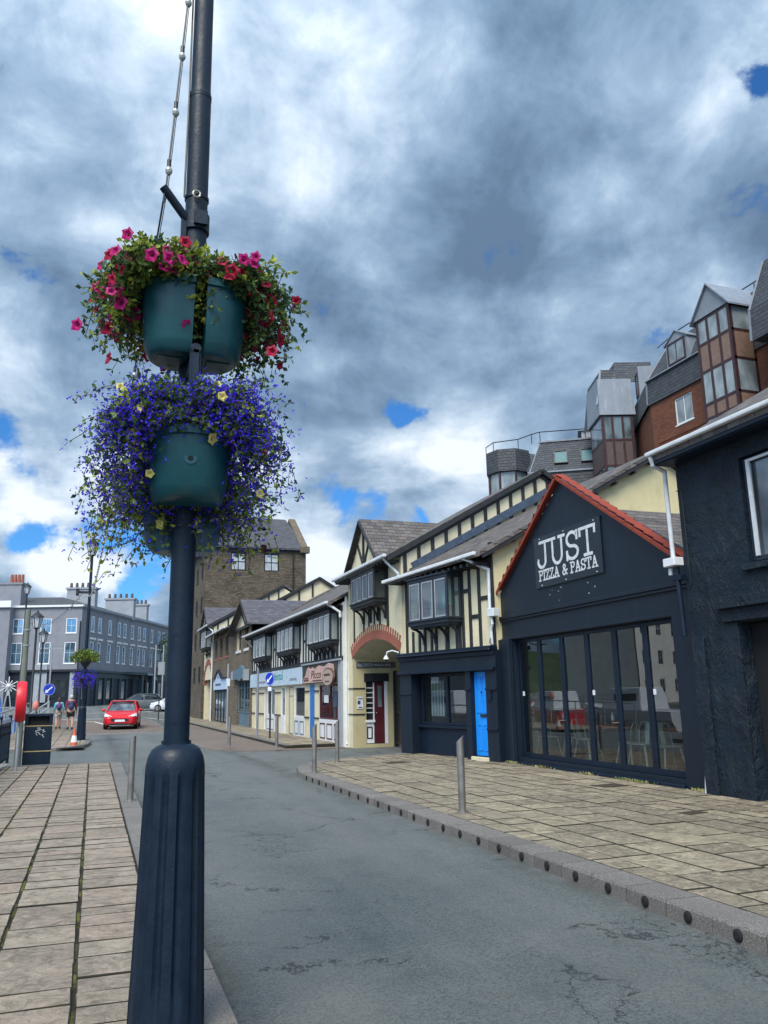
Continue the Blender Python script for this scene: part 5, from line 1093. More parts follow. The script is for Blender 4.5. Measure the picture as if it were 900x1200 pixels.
# grey mansard block further off, turned to face the camera
c = Vector((0, 0, 0)); d1 = pdir(621, 560); F1 = 47.0 / math.hypot(d1.x, d1.y)
GMx, GMy = d1.x * F1, d1.y * F1
GM = thing('grey_mansard_block', 'grey slate mansard block with two skylights and roof railing far behind the timbered shop', 'apartment block', (GMx, GMy, 0), R(-32))
m = MB(); m.add([(0, 0, 10), (6.5, 0, 10), (6.5, 0, 14.2), (0, 0, 14.2), (.7, 1.2, 16.4), (6.5, 1.2, 16.4), (0, 8, 10), (0, 8, 14.2), (.7, 8, 16.4), (6.5, 8, 16.4)], [(0, 1, 2, 3), (3, 2, 5, 4), (6, 0, 3, 7), (7, 3, 4, 8), (4, 5, 9, 8)]); m.box(0, .1, -.3, 6.5, 8, 10); m.build('mansard_roof', K['mansard'], GM)
m = MB(); m.box(-.1, -.08, 14.15, 6.5, -.01, 14.25); m.beam((0, 0, 14.2), (.7, 1.2, 16.4), .07, .07); m.box(.6, 1.1, 16.36, 6.5, 1.3, 16.46); m.build('lead_flashing', K['lead'], GM)
for x in (1.85, 3.4):
    w_ = win(GM, 0, 0, 0, .8, 1.0, 1, 1, 'iron', 'skylight', .06, .12, bar=.02, name='skylight'); w_.location = (x, .15, 14.75); w_.rotation_euler = (R(-25.6), 0, 0)
oc = MB(); ctr = (-1.3, 1.4); 
def ring(r_, n=8, a=22.5): return [(ctr[0] + r_ * math.cos(R(a + 360 * i / n)), ctr[1] + r_ * math.sin(R(a + 360 * i / n))) for i in range(n)]
rg = ring(1.4); oc.prism([(x, y, 14.5) for x, y in rg], (0, 0, 1.35)); oc.prism([(x, y, 8) for x, y in ring(1.0)], (0, 0, 4.6)); oc.build('turret', K['mansard'], GM)
oc = MB(); rr = ring(1.25)
for x, y in rr: oc.cyl((x, y, 12.6), (x, y, 14.5), .07, .07, 6)
oc.prism([(x, y, 12.5) for x, y in ring(1.28)], (0, 0, .12)); tw = oc.build('turret_window', K['bronze'], GM)
oc = MB(); oc.prism([(x, y, 12.6) for x, y in ring(1.18)], (0, 0, 1.9)); oc.build('pane', K['glass_lt'], tw)
m = MB(); m.add([(-.1, .3, 13.9), (.9, .3, 13.9), (.9, 1.4, 15.6), (-.3, 1.4, 15.9), (-.2, 3, 15.9), (.9, 3, 16)], [(0, 1, 2, 3), (3, 2, 5, 4)]); m.build('lead_valley', K['mansard'], GM)
m = MB(); pts = [(-2.6, 1.2, 16.35), (-2.1, .6, 16.45), (-.6, .5, 16.5), (.2, 1.0, 16.9), (.7, 1.3, 17.1), (3.4, 1.4, 17.1)]; m.tube(pts, .03, 6)
for x, y, z in pts: m.cyl((x, y, z - .6), (x, y, z), .025, .025, 6)
m.build('roof_railing', K['iron'], GM)
m = MB(); m.box(3.2, 2.4, 16.3, 6.9, 6, 17.4); m.prism([(3.0, 2.3, 17.3), (7, 2.3, 17.3), (7, 2.3, 17.5), (3.9, 2.3, 17.55)], (0, 4, 0)); m.build('roof_plant_room', K['greylt'], GM)

# ================================================================== grey terrace at the far left
FD = Vector((math.sin(R(19.5)), math.cos(R(19.5)), 0)); RT = Vector((FD.y, -FD.x, 0))
def fp(u, F_, v=818):        # ground position seen in column u at forward distance F_
    d = pdir(u, v); k = F_ / (d.x * FD.x + d.y * FD.y); return Vector((d.x * k, d.y * k, 1.6 + d.z * k))
c0 = fp(90, 93); c1 = fp(196, 125); g0 = 1.0
GT = thing('grey_terrace', 'grey rendered three storey corner terrace with white sash windows and dark shop front', 'building', (c0.x, c0.y, g0), 0)
ra = math.atan2(c1.y - c0.y, c1.x - c0.x); LW = (Vector((c1.x, c1.y)) - Vector((c0.x, c0.y))).length; rb = math.atan2(RT.y, RT.x)
ze = fp(90, 93, 711).z - g0; SWD = 8.6
def s_of(u):
    d = pdir(u, 780); ex, ey = math.cos(ra), math.sin(ra); det = ex * (-d.y) + ey * d.x
    return ((0 - c0.x) * (-d.y) + (0 - c0.y) * d.x) / det
us = [106, 114.5, 126.5, 137.5, 144.3, 153.3, 161.5, 167.6, 176.6, 185, 190.1]
zU0, zU1, zL0, zL1 = ze * .76, ze * .925, ze * .455, ze * .66
sh = [(s_of(u) - .5, s_of(u) + .5) for u in us]
m = MB(); m.wall(0, LW, 3.95, ze, [(a, b, zU0, zU1) for a, b in sh] + [(a, b, zL0, zL1) for a, b in sh], 0, .2); m.build('side_wall', K['greywall'], GT, ra)
fx = [-7.25, -4.05, -1.15]
HB = [(x - .62, x + .62, ze * .73, ze * .885) for x in fx] + [(x - .66, x + .66, ze * .42, ze * .64) for x in fx]
m = MB(); m.wall(-SWD, 0, 3.95, ze, HB, 0, .2); m.build('front_wall', K['greywall'], GT, rb)
for i, (a, b) in enumerate(sh):
    for z0, z1, nz in ((zU0, zU1, 2), (zL0, zL1, 2)): win(GT, (a + b) / 2, .0, z0, b - a, z1 - z0, 1, nz, 'white', 'glass_skytint', .13, .1, sill='white', rot=ra)
    q = MB(); q.box(a - .15, -.22, zL1 + .22, b + .15, -.01, zL1 + .42); q.box(a - .05, -.14, zL1 + .08, a + .12, -.01, zL1 + .22); q.box(b - .12, -.14, zL1 + .08, b + .05, -.01, zL1 + .22); q.build('window_hood', K['white'], GT, ra)
for (a, b, c, d) in HB: win(GT, (a + b) / 2, .02, c, b - a, d - c, 2, 2, 'white', 'glass_skytint', .10, .1, sill='white', rot=rb)
m = MB(); m.box(-.2, -.30, ze, LW, .0, ze + .28); m.box(0, -.12, ze - .12, LW, -.002, ze); m.build('cornice', K['greylt'], GT, ra)
m = MB(); m.box(-SWD, -.25, ze, .1, .0, ze + .22); m.build('gutter', K['white'], GT, rb)
def w2(x, y, z, rot): return (x * math.cos(rot) - y * math.sin(rot), x * math.sin(rot) + y * math.cos(rot), z)
rf = MB(); zr = ze + 1.7
A0 = w2(-SWD, -.2, ze + .2, rb); A1 = w2(0.2, -.2, ze + .2, rb); A2 = w2(LW, 0, ze + .2, ra); A3 = w2(LW, 9, ze + .2, ra); R0 = w2(-SWD, 4.5, zr, rb); R1 = w2(4.5, 4.5, zr, ra); R2 = w2(LW, 4.5, zr, ra); A4 = w2(-SWD, 9, ze + .2, rb)
rf.poly([A0, A1, R1, R0]); rf.poly([A1, A2, R2, R1]); rf.poly([A2, A3, R2]); rf.poly([R1, R2, A3, A4, R0]); rf.build('roof', K['slate'], GT)
m = MB(); m.poly([w2(0, 0, -1.5, ra)[:2] + (-1.5,), w2(LW, 0, 0, ra)[:2] + (-1.5,), w2(LW, 0, 0, ra)[:2] + (3.95,), (0, 0, 3.95)]); m.poly([w2(-SWD, 0, -1.5, rb), (0, 0, -1.5), (0, 0, 3.95), w2(-SWD, 0, 3.95, rb)]); m.poly([w2(LW, 0, -1.5, ra), w2(LW, 9, -1.5, ra), w2(LW, 9, ze + .2, ra), w2(LW, 0, ze + .2, ra)]); m.build('ground_floor', K['navy'], GT)
m = MB(); m.box(-.2, -.35, 3.75, LW, -.01, 4.0); m.box(-.1, -.16, 3.15, LW, -.01, 3.7)
for i in range(14): x = .3 + i * (LW - .6) / 13; m.box(x - .22, -.14, -1, x + .22, -.01, 3.15)
m.box(s_of(146), -1.3, 3.7, s_of(172), -.3, 4.05); m.box(s_of(158) - .3, -1.2, -1, s_of(158) + .3, -.7, 3.7); m.box(s_of(170) - .3, -1.2, -1, s_of(170) + .3, -.7, 3.7); m.build('shop_front', plain('dark_slate_blue', (.028, .050, .066), .5, 0, .2), GT, ra)
m = MB(); m.box(s_of(163), -1.33, 3.72, s_of(169), -1.3, 4.0); m.box(s_of(173), -.4, 3.2, s_of(182), -.36, 3.65); m.build('name_board', K['greylt'], GT, ra)
for i in (0, 2, 3, 5, 8, 9, 11): x = .3 + (i + .5) * (LW - .6) / 13; win(GT, x, -.06, .6, 1.3, 2.3, 1, 1, 'iron', 'glass', .08, .06, rot=ra)
m = MB(); m.box(-SWD, -.3, 3.75, .2, -.01, 4.0); 
for x in (-8.4, -6.0, -3.2, -.2): m.box(x - .2, -.14, -1, x + .2, -.01, 3.75)
m.box(-5.2, -.13, .4, -3.5, -.015, 4.6, 1); m.box(-.9, -.13, -1, -.25, -.015, 3.7, 1); m.build('shop_front', [K['iron'], K['greylt']], GT, rb)
for x in (-7.2, -2.2): win(GT, x, -.06, .9, 1.9, 2.0, 2, 1, 'iron', 'glass', .08, .06, rot=rb)
m = MB(); m.cyl((-1.0 + .9, -.1, 0), (-1.0 + .9, -.1, ze * .85), .08, .08, 8); m.build('downpipe', K['iron'], GT, rb)
m = MB(); m.box(s_of(134.5) - .06, -.08, 4.0, s_of(134.5) + .06, -.0, ze); m.box(s_of(172.5) - .06, -.08, 4.0, s_of(172.5) + .06, -.0, ze); m.build('downpipe', K['greywall'], GT, ra)
def stack(u0, u1, F_, v0, v1, np_, lab):
    a = fp(u0, F_); b = fp(u1, F_); z0, z1 = fp((u0 + u1) / 2, F_, v1).z, fp((u0 + u1) / 2, F_, v0).z; w = (b - a).length; mid = (a + b) / 2
    q = MB(); q.box(-w / 2, 0, z0 - g0 - 1.2, w / 2, 1.0, z1 - g0 - .22); q.box(-w / 2 - .15, -.12, z1 - g0 - .22, w / 2 + .15, 1.12, z1 - g0)
    o = q.build('chimney', K['greylt'], GT, rb, (mid.x - c0.x, mid.y - c0.y, 0))
    for i in range(np_):
        q = MB(); x = -w / 2 + w * (i + .5) / np_; q.cyl((x, .4, z1 - g0), (x, .4, z1 - g0 + .62), .2, .14, 10); q.build('chimney_pot', K['archbrick'] if lab else K['brownpanel'], o)
stack(70, 104, 101, 688.5, 704, 5, 0); stack(117, 151, 108, 701, 716, 5, 0); stack(152, 167, 116, 708, 724, 3, 0)
GN = thing('pale_corner_building', 'grey neighbour with white parapet and red chimney pots at the left edge', 'building', tuple(fp(3.5, 92).xy) + (g0,), rb)
zn = fp(2, 92, 712).z - g0
m = MB(); m.wall(-16, 0, -1.5, zn, [(-3.4 - 3 * k - 1.2, -3.4 - 3 * k, z, z + 1.9) for k in range(4) for z in (4.9, 8.5)], 0, .2); m.poly([(0, 0, -1.5), (0, 9, -1.5), (0, 9, zn), (0, 0, zn)]); m.build('wall', K['greywall'], GN)
for k in range(4):
    for z in (4.9, 8.5): win(GN, -4.0 - 3 * k, .05, z, 1.2, 1.9, 2, 2, 'white', 'glass_sky', .1, .1)
m = MB(); m.box(-16, -.3, zn, .15, .3, zn + .75); m.build('parapet', K['white'], GN); m = MB(); m.box(-2.8, 1, zn, .6, 2.6, zn + 3.0); m.box(-2.9, .9, zn + 2.75, .75, 2.7, zn + 2.98); q = m.build('chimney', K['greywall'], GN)
for i in range(4): m = MB(); m.cyl((-.9 + i * .42, 1.7, zn + 3.0), (-.9 + i * .42, 1.7, zn + 4.0), .2, .16, 10); m.build('chimney_pot', K['archbrick'], q)

# ================================================================== street lamps, foreground column
def lantern(parent, z, s=1.0, mat='iron', rnd=False):
    m = MB(); n = 6
    m.lathe([(.03 * s, z - .12 * s), (.05 * s, z - .05 * s), (.12 * s, z)], n=n); 
    for i in range(n):
        a = 2 * math.pi * i / n; m.beam((.12 * s * math.cos(a), .12 * s * math.sin(a), z), (.21 * s * math.cos(a), .21 * s * math.sin(a), z + .42 * s), .02 * s, .02 * s)
    m.lathe([(.25 * s, z + .42 * s), (.24 * s, z + .45 * s), (.12 * s, z + .56 * s), (.06 * s, z + .60 * s), (.03 * s, z + .70 * s)], n=n * 2)
    o = m.build('lantern', K[mat], parent); g = MB(); g.lathe([(.115 * s, z + .01 * s), (.205 * s, z + .42 * s)], n=n); g.build('glass', plain_cache('lantern_glass', (.55, .58, .62), .2), o); return o
PC = {}
def plain_cache(n, c, r): 
    if n not in PC: PC[n] = plain(n, c, r)
    return PC[n]
def column_mesh(parent, top, rb_=.187, rs=.154, r=.067, seg=96):
    m = MB(); prof = [(rb_ * 1.0, -.02), (rb_, .0), (rb_ * .985, .15)] + [(rb_ + (rs - rb_) * t, .0 + 1.18 * t) for t in (.2, .4, .6, .8, 1.0)] + [(rs, 1.22), (rs * .985, 1.26), (rs * .93, 1.30), (rs * .82, 1.335), (rs * .66, 1.355), (r * 1.15, 1.365), (r * 1.15, 1.38)]
    pts = []; fs = []
    for j, (rad, z) in enumerate(prof):
        for i in range(seg):
            a = 2 * math.pi * i / seg; k = 0
            if .12 < z < 1.19 : k = (1 if z > .14 else 0) * .020 * max(0, math.sin(a * 12)) ** .6
            pts.append(((rad - k) * math.cos(a), (rad - k) * math.sin(a), z))
    for j in range(len(prof) - 1):
        for i in range(seg): q = (i + 1) % seg; fs.append([j * seg + i, j * seg + q, (j + 1) * seg + q, (j + 1) * seg + i])
    m.add(pts, fs); m.build('base', K['post'], parent, smooth=True)
    m = MB(); m.lathe([(r, 1.3), (r, 3.95), (r * 1.0, 5.35)], n=32); m.lathe([(r * 1.04, 5.35), (r * .97, 5.37), (r * .93, 5.4), (r * .85, top)], n=32); m.lathe([(r * 1.03, 5.33), (r * 1.03, 5.36)], n=32); m.build('shaft', K['post'], parent, smooth=True)
LP = thing('lamp_column', 'large dark blue lamp column with fluted base in the foreground', 'lamp column', (.432, 4.6, 0))
column_mesh(LP, 8.0); lantern(LP, 8.05, 1.1)
m = MB(); m.lathe([(.070, 4.38), (.082, 4.385), (.082, 4.50), (.070, 4.505)], n=28); m.box(-.02, -.10, 4.40, .06, -.07, 4.49); m.box(-.09, -.05, 4.32, -.06, .0, 4.5); m.lathe([(.069, 4.60), (.074, 4.605), (.074, 4.625), (.069, 4.63)], n=28); m.build('clamp', K['post'], LP, smooth=True)
m = MB(); m.cyl((-.05, -.03, 4.44), (-.21, -.10, 4.60), .026, .026, 12); m.cyl((-.20, -.095, 4.57), (-.20, -.095, 4.50), .006, .006, 6); m.build('bracket_arm', K['post'], LP)
m = MB(); m.tube([(-.01 + .022 * math.cos(t * .5), -.088, 4.60 + .022 * math.sin(t * .5)) for t in range(13)], .007, 6); m.build('eye_bolt', K['steel'], LP)
m = MB(); m.tube([(-.075, -.02, 7.6), (-.072, -.02, 5.3), (-.078, -.03, 4.75), (-.078, -.03, 4.6)], .006, 6); m.build('cable', K['iron'], LP)
m = MB(); m.box(-.022, -.30, 3.06, .022, -.27, 3.50); m.box(-.033, -.29, 3.05, .033, -.262, 3.50); m.cyl((0, -.30, 3.50), (0, -.262, 3.50), .033, .033, 16); m.box(-.03, -.27, 3.4, .03, -.06, 3.46); m.box(-.03, -.27, 3.14, .03, -.06, 3.2); m.box(-.13, -.09, 3.22, .13, -.07, 3.37); m.box(-.15, .07, 3.22, .15, .09, 3.37); m.build('basket_bracket', K['post'], LP, bevel=.006)
# festoon
def festoon(name, pts, label, sag=.0, step=.45, r=.006, br=.022, bulb_far=False):
    P_ = []
    for a, b, s_ in pts:
        a = Vector(a); b = Vector(b); n = max(4, int((b - a).length / .6))
        for i in range(n + (1 if (a, b, s_) == pts[-1] else 0)): t = i / n; P_.append(a.lerp(b, t) - Vector((0, 0, 4 * s_ * t * (1 - t))))
    P_.append(Vector(pts[-1][1]))
    m = MB(); m.tube(P_, r, 5); m.tube([p + Vector((.012, .01, .006)) for p in P_], r * .6, 4); o = m.build('wire', K['iron'], None); o.name = name; tag(o, label, 'festoon lights')
    g = MB(); acc = 0
    for a, b in zip(P_, P_[1:]):
        L_ = (b - a).length; t = step - acc
        while t < L_:
            p = a.lerp(b, t / L_); g.cyl(p, p - Vector((0, 0, .05)), .013, .013, 8, 0); g.ball(p - Vector((0, 0, .075)), (br, br, br * 1.4), 8, 6, 1); t += step
        acc = (acc + L_) % step
    g.build('bulb', [K['iron'], plain_cache('clear_bulb', (.30, .32, .30), .1)], o); o.children[0]['kind'] = 'stuff' if len(g.f) > 14 * 100 else ''
    if not o.children[0]['kind']: del o.children[0]['kind']
    return o
LF = thing('lamp_column', 'distant tall dark lamp column with a planted basket halfway up, on the far footpath', 'lamp column', (0, 0, 0)); q = fp(97.5, 34.3); LF.location = (q.x, q.y, 0)
column_mesh(LF, 7.6); lantern(LF, 7.65, 1.15)
m = MB(); m.box(-.45, -.03, 6.0, .2, .03, 6.1); m.box(-.55, -.06, 5.9, -.42, .06, 6.2); m.build('cross_arm', K['iron'], LF)
festoon('festoon_lights', [((.235, 4.52, 4.58), (q.x - .05, q.y, 6.05), .85)], 'string of festoon bulbs running from the foreground column to the distant column', step=.5)
festoon('festoon_lights', [((.375, 4.55, 6.9), (.24, 4.52, 4.60), .02)], 'short string of festoon bulbs dropping from above onto the bracket arm', step=.42)
lampsL = []
for u, F_, v, s_, lab in ((22, 50, 696, 1.0, 'slim lamp post farthest left, standing taller than the roof windows'), (36.6, 40, 736, 1.25, 'lamp post with large square lantern left of the wooden pole'), (45.5, 51, 753, 1.25, 'lamp post with lower lantern just right of the wooden pole')):
    p = fp(u, F_); zt = fp(u, F_, v).z
    t = thing('street_lamp', lab, 'street lamp', (p.x, p.y, 0), 0, 'street lamps along the harbour edge'); m = MB(); m.lathe([(.12, -1.6), (.12, .9), (.10, 1.0), (.06, 1.05), (.05, zt - .1)], n=14); m.build('pole', K['iron'], t, smooth=True); lantern(t, zt, s_); lampsL.append((p.x, p.y, zt))
festoon('festoon_lights', [((q.x - .3, q.y, 6.0), (lampsL[0][0], lampsL[0][1], lampsL[0][2] - 1.6), .75)], 'string of festoon bulbs crossing in front of the grey terrace', step=.7, r=.012, br=.035)

# ================================================================== planters and flowers
def leaf(mb, p, d, s, mi, r):
    d = d.normalized(); u = Vector((r.uniform(-1, 1), r.uniform(-1, 1), r.uniform(-1, 1))); w = d.cross(u)
    if w.length < .01: return
    w.normalize(); nn = w.cross(d)
    a = p; b = p + d * s * .5 + w * s * .30 + nn * s * .08; c = p + d * s; e = p + d * s * .5 - w * s * .30 + nn * s * .08
    mb.add([a, b, c, e], [(0, 1, 2), (0, 2, 3)], mi)
def foliage_mats():
    def f(n, c, v=.4, tr=.25):
        m = Mat(n); oi = m.noise(9, 3); col = m.mix(m.mr(oi, .3, .7), mul(c, 1 - v), mul(c, 1 + v)); m.fin(col, .55, None, 0, .35)
        m.b.inputs['Subsurface Weight'].default_value = 0; t = m.n('ShaderNodeBsdfTranslucent'); m.L(col, t.inputs[0]); x = m.n('ShaderNodeMixShader'); x.inputs[0].default_value = tr; m.L(m.b.outputs[0], x.inputs[1]); m.L(t.outputs[0], x.inputs[2]); m.L(x.outputs[0], m.nt.nodes['Material Output'].inputs[0]); return m.m
    return f
fm_ = foliage_mats()
G1 = fm_('leaf_green', (.095, .165, .035)); G2 = fm_('leaf_dark', (.040, .090, .034)); G3 = fm_('leaf_lime', (.30, .36, .05)); G4 = fm_('dry_stem', (.09, .07, .05))
PM = {'mag': fm_('magenta_petal', (.50, .010, .17), .3, .35), 'crim': fm_('crimson_petal', (.42, .008, .05), .3, .35), 'yel': fm_('yellow_petal', (.75, .66, .20), .15, .3), 'wine': fm_('wine_petal', (.09, .006, .02), .3, .2), 'blue': fm_('lobelia_petal', (.060, .035, .85), .45, .3), 'vio': fm_('violet_petal', (.16, .05, .55), .4, .3), 'throat': fm_('petal_throat', (.10, .02, .03), .2, .1)}
FL = {}
def flower_mesh(kind):
    m = MB(); n = 15; pts = [(0, 0, -.022)]; R_ = .034
    for i in range(n):
        a = 2 * math.pi * i / n; pts.append((.007 * math.cos(a), .007 * math.sin(a), -.012))
    for i in range(n):
        a = 2 * math.pi * i / n; k = R_ * (.86 + .14 * math.cos(5 * a)); pts.append((k * .6 * math.cos(a), k * .6 * math.sin(a), .001))
    for i in range(n):
        a = 2 * math.pi * i / n; k = R_ * (.88 + .16 * math.cos(5 * a)); pts.append((k * math.cos(a), k * math.sin(a), -.001 + .004 * math.cos(5 * a + 1)))
    f1 = [(0, 1 + i, 1 + (i + 1) % n) for i in range(n)]
    m.add(pts, f1, 1); b = m.v; 
    for L_ in range(2):
        for i in range(n): m.f.append([1 + L_ * n + i, 1 + L_ * n + (i + 1) % n, 1 + (L_ + 1) * n + (i + 1) % n, 1 + (L_ + 1) * n + i]); m.m.append(0); m.t.append(.5)
    m.cyl((0, 0, -.022), (0, 0, -.055), .006, .003, 6, 2)
    o = m.build('petunia', [PM[kind], PM['throat'] if kind != 'yel' else PM['yel'], G1], smooth=True); me = o.data; bpy.data.objects.remove(o); return me
for k in ('mag', 'crim', 'yel', 'wine'): FL[k] = flower_mesh(k)
def planter(loc, rz, label, seed, view, spec):
    """D shaped planter, flat side on local +y (against the pole), bulge towards local -y. view = unit vector (local) towards the open side seen by the camera"""
    r = random.Random(seed); H = spec.get('H', .44); t = thing('flower_planter', label, 'planter', loc, rz, 'planters on the foreground column')
    
    def dpoly(w, d, z, n=18): return [(w * math.cos(math.pi + math.pi * i / n), -d * math.sin(math.pi * i / n) ** .8 - .0, z) for i in range(n + 1)]
    m = MB(); rings = [(.155, .19, 0), (.175, .215, .02), (.185, .225, .06), (.190, .230, .07), (.215, .262, H - .05), (.232, .280, H - .045), (.232, .280, H)]
    n = 19; pts = []; 
    for w, d, z in rings: pts += dpoly(w, d, z)
    fs = [[j * n + i, j * n + i + 1, (j + 1) * n + i + 1, (j + 1) * n + i] for j in range(len(rings) - 1) for i in range(n - 1)] + [[j * n + n - 1, j * n, (j + 1) * n, (j + 1) * n + n - 1] for j in range(len(rings) - 1)]
    fs += [list(range(n))[::-1]]; m.add(pts, fs)
    m.box(-.06, -.16, -.006, .06, -.03, -.001); m.cyl((0, -.262 + .03, .20), (0, -.262 - .004 + .02, .20), .03, .03, 16)
    pot = m.build('pot', K['teal'], t, smooth=True); pot.scale = (spec.get('pw', 1), spec.get('pw', 1), 1)
    m = MB(); m.poly(dpoly(.22, .27, H - .04)); m.build('soil', K['soil'], pot)
    m = MB(); m.cyl((0, -.262 + .018, .20), (0, -.262 + .0145 , .20), .014, .014, 12); m.build('drain_plug', K['dark'], pot)
    # foliage
    mb = MB(); tips = []; V = Vector(view)
    for i in range(spec['stems']):
        a = r.uniform(0, 2 * math.pi); st = Vector((r.uniform(-.19, .19), r.uniform(-.25, -.02), H - .03))
        if spec.get('bias'):
            for _ in range(3):
                if r.random() < .5 + .5 * (math.cos(a) * spec['bias'][0] + math.sin(a) * spec['bias'][1]): break
                a = r.uniform(0, 2 * math.pi)
        d = Vector((math.cos(a), math.sin(a), 0)); fr = max(0, d.dot(V)) ** spec.get('fp', 1); rho = r.uniform(.05, 1) ** .7 * spec['reach'] * (1 - .72 * fr ** 1.5)
        up = r.uniform(.15, 1) * spec['up'] * (1 - .3 * fr); dr = r.uniform(.1, 1) * spec['drop'] * (1 - .97 * min(1, fr * 1.35)) * (rho / spec['reach']) ** .7
        if d.y > .5: rho *= .6
        nl = max(3, int(spec['lv'] * (.4 + rho / spec['reach']))); prev = st; lim = r.random() < spec['lime']; kk = r.random()
        for j in range(1, nl + 1):
            tt = j / nl; p = st + d * rho * tt + Vector((0, 0, up * math.sin(min(1, tt * 1.25) * math.pi / 2) - (up * .3 + dr) * tt ** 2.2)) + Vector((r.gauss(0, .014), r.gauss(0, .014), r.gauss(0, .012)))
            if V.length > .1 and p.z < H - .05 and r.random() < .93:
                pc = p - Vector((0, -.12, 0)); pv = pc.dot(V); pl_ = abs(pc.x * V.y - pc.y * V.x)
                if pv > .02 and pl_ < spec.get('clear', .2): prev = p; continue
            dd = p - prev
            if dd.length < 1e-4: continue
            if j % 2 == 0: mb.beam(prev, p, .0028, .0028, 3)
            for q_ in range(3 if lim else 2):
                v_ = (dd.normalized() * .6 + Vector((r.gauss(0, .7), r.gauss(0, .7), r.gauss(0, .6) + .15))); s_ = r.uniform(.020, .044) * spec['ls']; leaf(mb, p, v_, s_, 2 if lim else (0 if kk < .6 else 1), r)
            prev = p
            if tt > .55: tips.append((p, d, tt))
    fo = mb.build('foliage', [G1, G2, G3, G4], t)
    # petunias as parts of their own
    r.shuffle(tips); k = 0; used = []
    for p, d, tt in tips:
        if k >= spec['nf']: break
        if tt < .72 or any((p - u_).length < .05 for u_ in used): continue
        if spec.get('fl_side') is not None and r.random() > .25 and d.dot(Vector(spec['fl_side'])) < -.2: continue
        used.append(p); kind = r.choice(spec['kinds']); o = bpy.data.objects.new('petunia', FL[kind]); COL.objects.link(o); o.parent = t
        face = (d * .8 + Vector((r.gauss(0, .45), r.gauss(0, .45), r.uniform(-.5, .5))) + V * .7).normalized(); o.location = p + face * .06; o.rotation_euler = face.to_track_quat('Z', 'Y').to_euler(); s_ = r.uniform(.85, 1.3) * spec.get('fs', 1); o.scale = (s_, s_, s_); k += 1
    if spec.get('lob'):
        lb = MB(); c = 0
        for p, d, tt in tips:
            if c > spec['lob']: break
            if spec.get('lobdir') and d.dot(Vector(spec['lobdir'])) < r.uniform(-.5, .25): continue
            if abs(p.x + .06) < .13 and p.z > H - .02 and r.random() < .6: continue
            for _ in range(3):
                q_ = p + Vector((r.gauss(0, .028), r.gauss(0, .028), r.gauss(0, .028))); nn = Vector((r.gauss(0, 1), r.gauss(0, 1), r.gauss(0, 1))) + V
                leaf(lb, q_, nn, r.uniform(.013, .022), 0 if r.random() < .75 else 1, r); leaf(lb, q_, nn.orthogonal(), r.uniform(.012, .02), 0, r); c += 1
        o = lb.build('lobelia_flowers', [PM['blue'], PM['vio']], t); o['kind'] = 'stuff'
    return t
PX, PY = .432, 4.6
camv = Vector((0 - PX, 0 - PY, 0)).normalized()
def loc_view(rz): c_, s_ = math.cos(-rz), math.sin(-rz); return (camv.x * c_ - camv.y * s_, camv.x * s_ + camv.y * c_, 0)
SU = dict(fl_side=(0, -1, 0), clear=.16, stems=1050, reach=.37, up=.30, drop=.56, lv=15, lime=.30, ls=1.15, nf=135, fp=1.6, kinds=['mag', 'mag', 'crim'], fs=1.1)
rzl = R(-90) + .12; planter((PX - .045, PY - .10, 3.49), rzl, 'upper left teal planter overflowing with lime foliage and magenta petunias', 11, loc_view(rzl), SU)
rzr = R(90) + .02; planter((PX + .045, PY - .10, 3.49), rzr, 'upper right teal planter with green foliage and crimson petunias', 12, loc_view(rzr), dict(SU, lime=.18, kinds=['crim', 'crim', 'mag'], nf=105, stems=980))
SL = dict(clear=.23, stems=1250, reach=.46, up=.42, drop=.62, lv=15, lime=.06, ls=.95, nf=52, fp=1.2, kinds=['yel', 'yel', 'wine', 'yel'], H=.38, pw=1.1, lob=19000, fs=.85)
planter((PX, PY - .10, 2.64), 0 - .06, 'lower front teal planter with deep blue lobelia and yellow petunias', 13, loc_view(-.06), SL)
planter((PX, PY + .085, 2.42), math.pi, 'lower rear teal planter trailing lime foliage and blue lobelia behind the column', 14, (0, 0, 0), dict(SL, lime=.45, lob=5000, nf=10, drop=.56, stems=650, kinds=['wine', 'yel'], up=.3))
# basket on the distant column
t = thing('hanging_basket', 'round green hanging basket with blue flowers beneath on the distant lamp column', 'hanging basket', (LF.location.x, LF.location.y, 3.2))
r = random.Random(4); mb = MB()
for i in range(1500):
    a = r.uniform(0, 6.28); q_ = r.random() ** .4; ph = math.acos(r.uniform(-.6, 1)); p = Vector((.58 * q_ * math.sin(ph) * math.cos(a), .58 * q_ * math.sin(ph) * math.sin(a), .34 * q_ * math.cos(ph) + .1)); leaf(mb, p, p + Vector((r.gauss(0, .3), r.gauss(0, .3), .1)), r.uniform(.06, .11), r.choice([0, 1, 2]), r)
mb.build('foliage', [G1, G2, G3], t)
mb = MB()
for i in range(800):
    a = r.uniform(0, 6.28); q_ = r.random() ** .5; p = Vector((.50 * q_ * math.cos(a), .50 * q_ * math.sin(a), -.75 + r.gauss(0, .18))); leaf(mb, p, Vector((r.gauss(0, 1), r.gauss(0, 1), r.gauss(0, 1))), r.uniform(.05, .09), r.choice([0, 1, 2, 0]), r)
o = mb.build('lobelia_flowers', [PM['blue'], G2, PM['vio']], t); o['kind'] = 'stuff'
m = MB(); m.lathe([(.12, -.25), (.25, .0), (.3, .1)], n=14); m.lathe([(.12, -1.0), (.25, -.8), (.3, -.7)], n=14); m.build('pot', K['iron'], t)

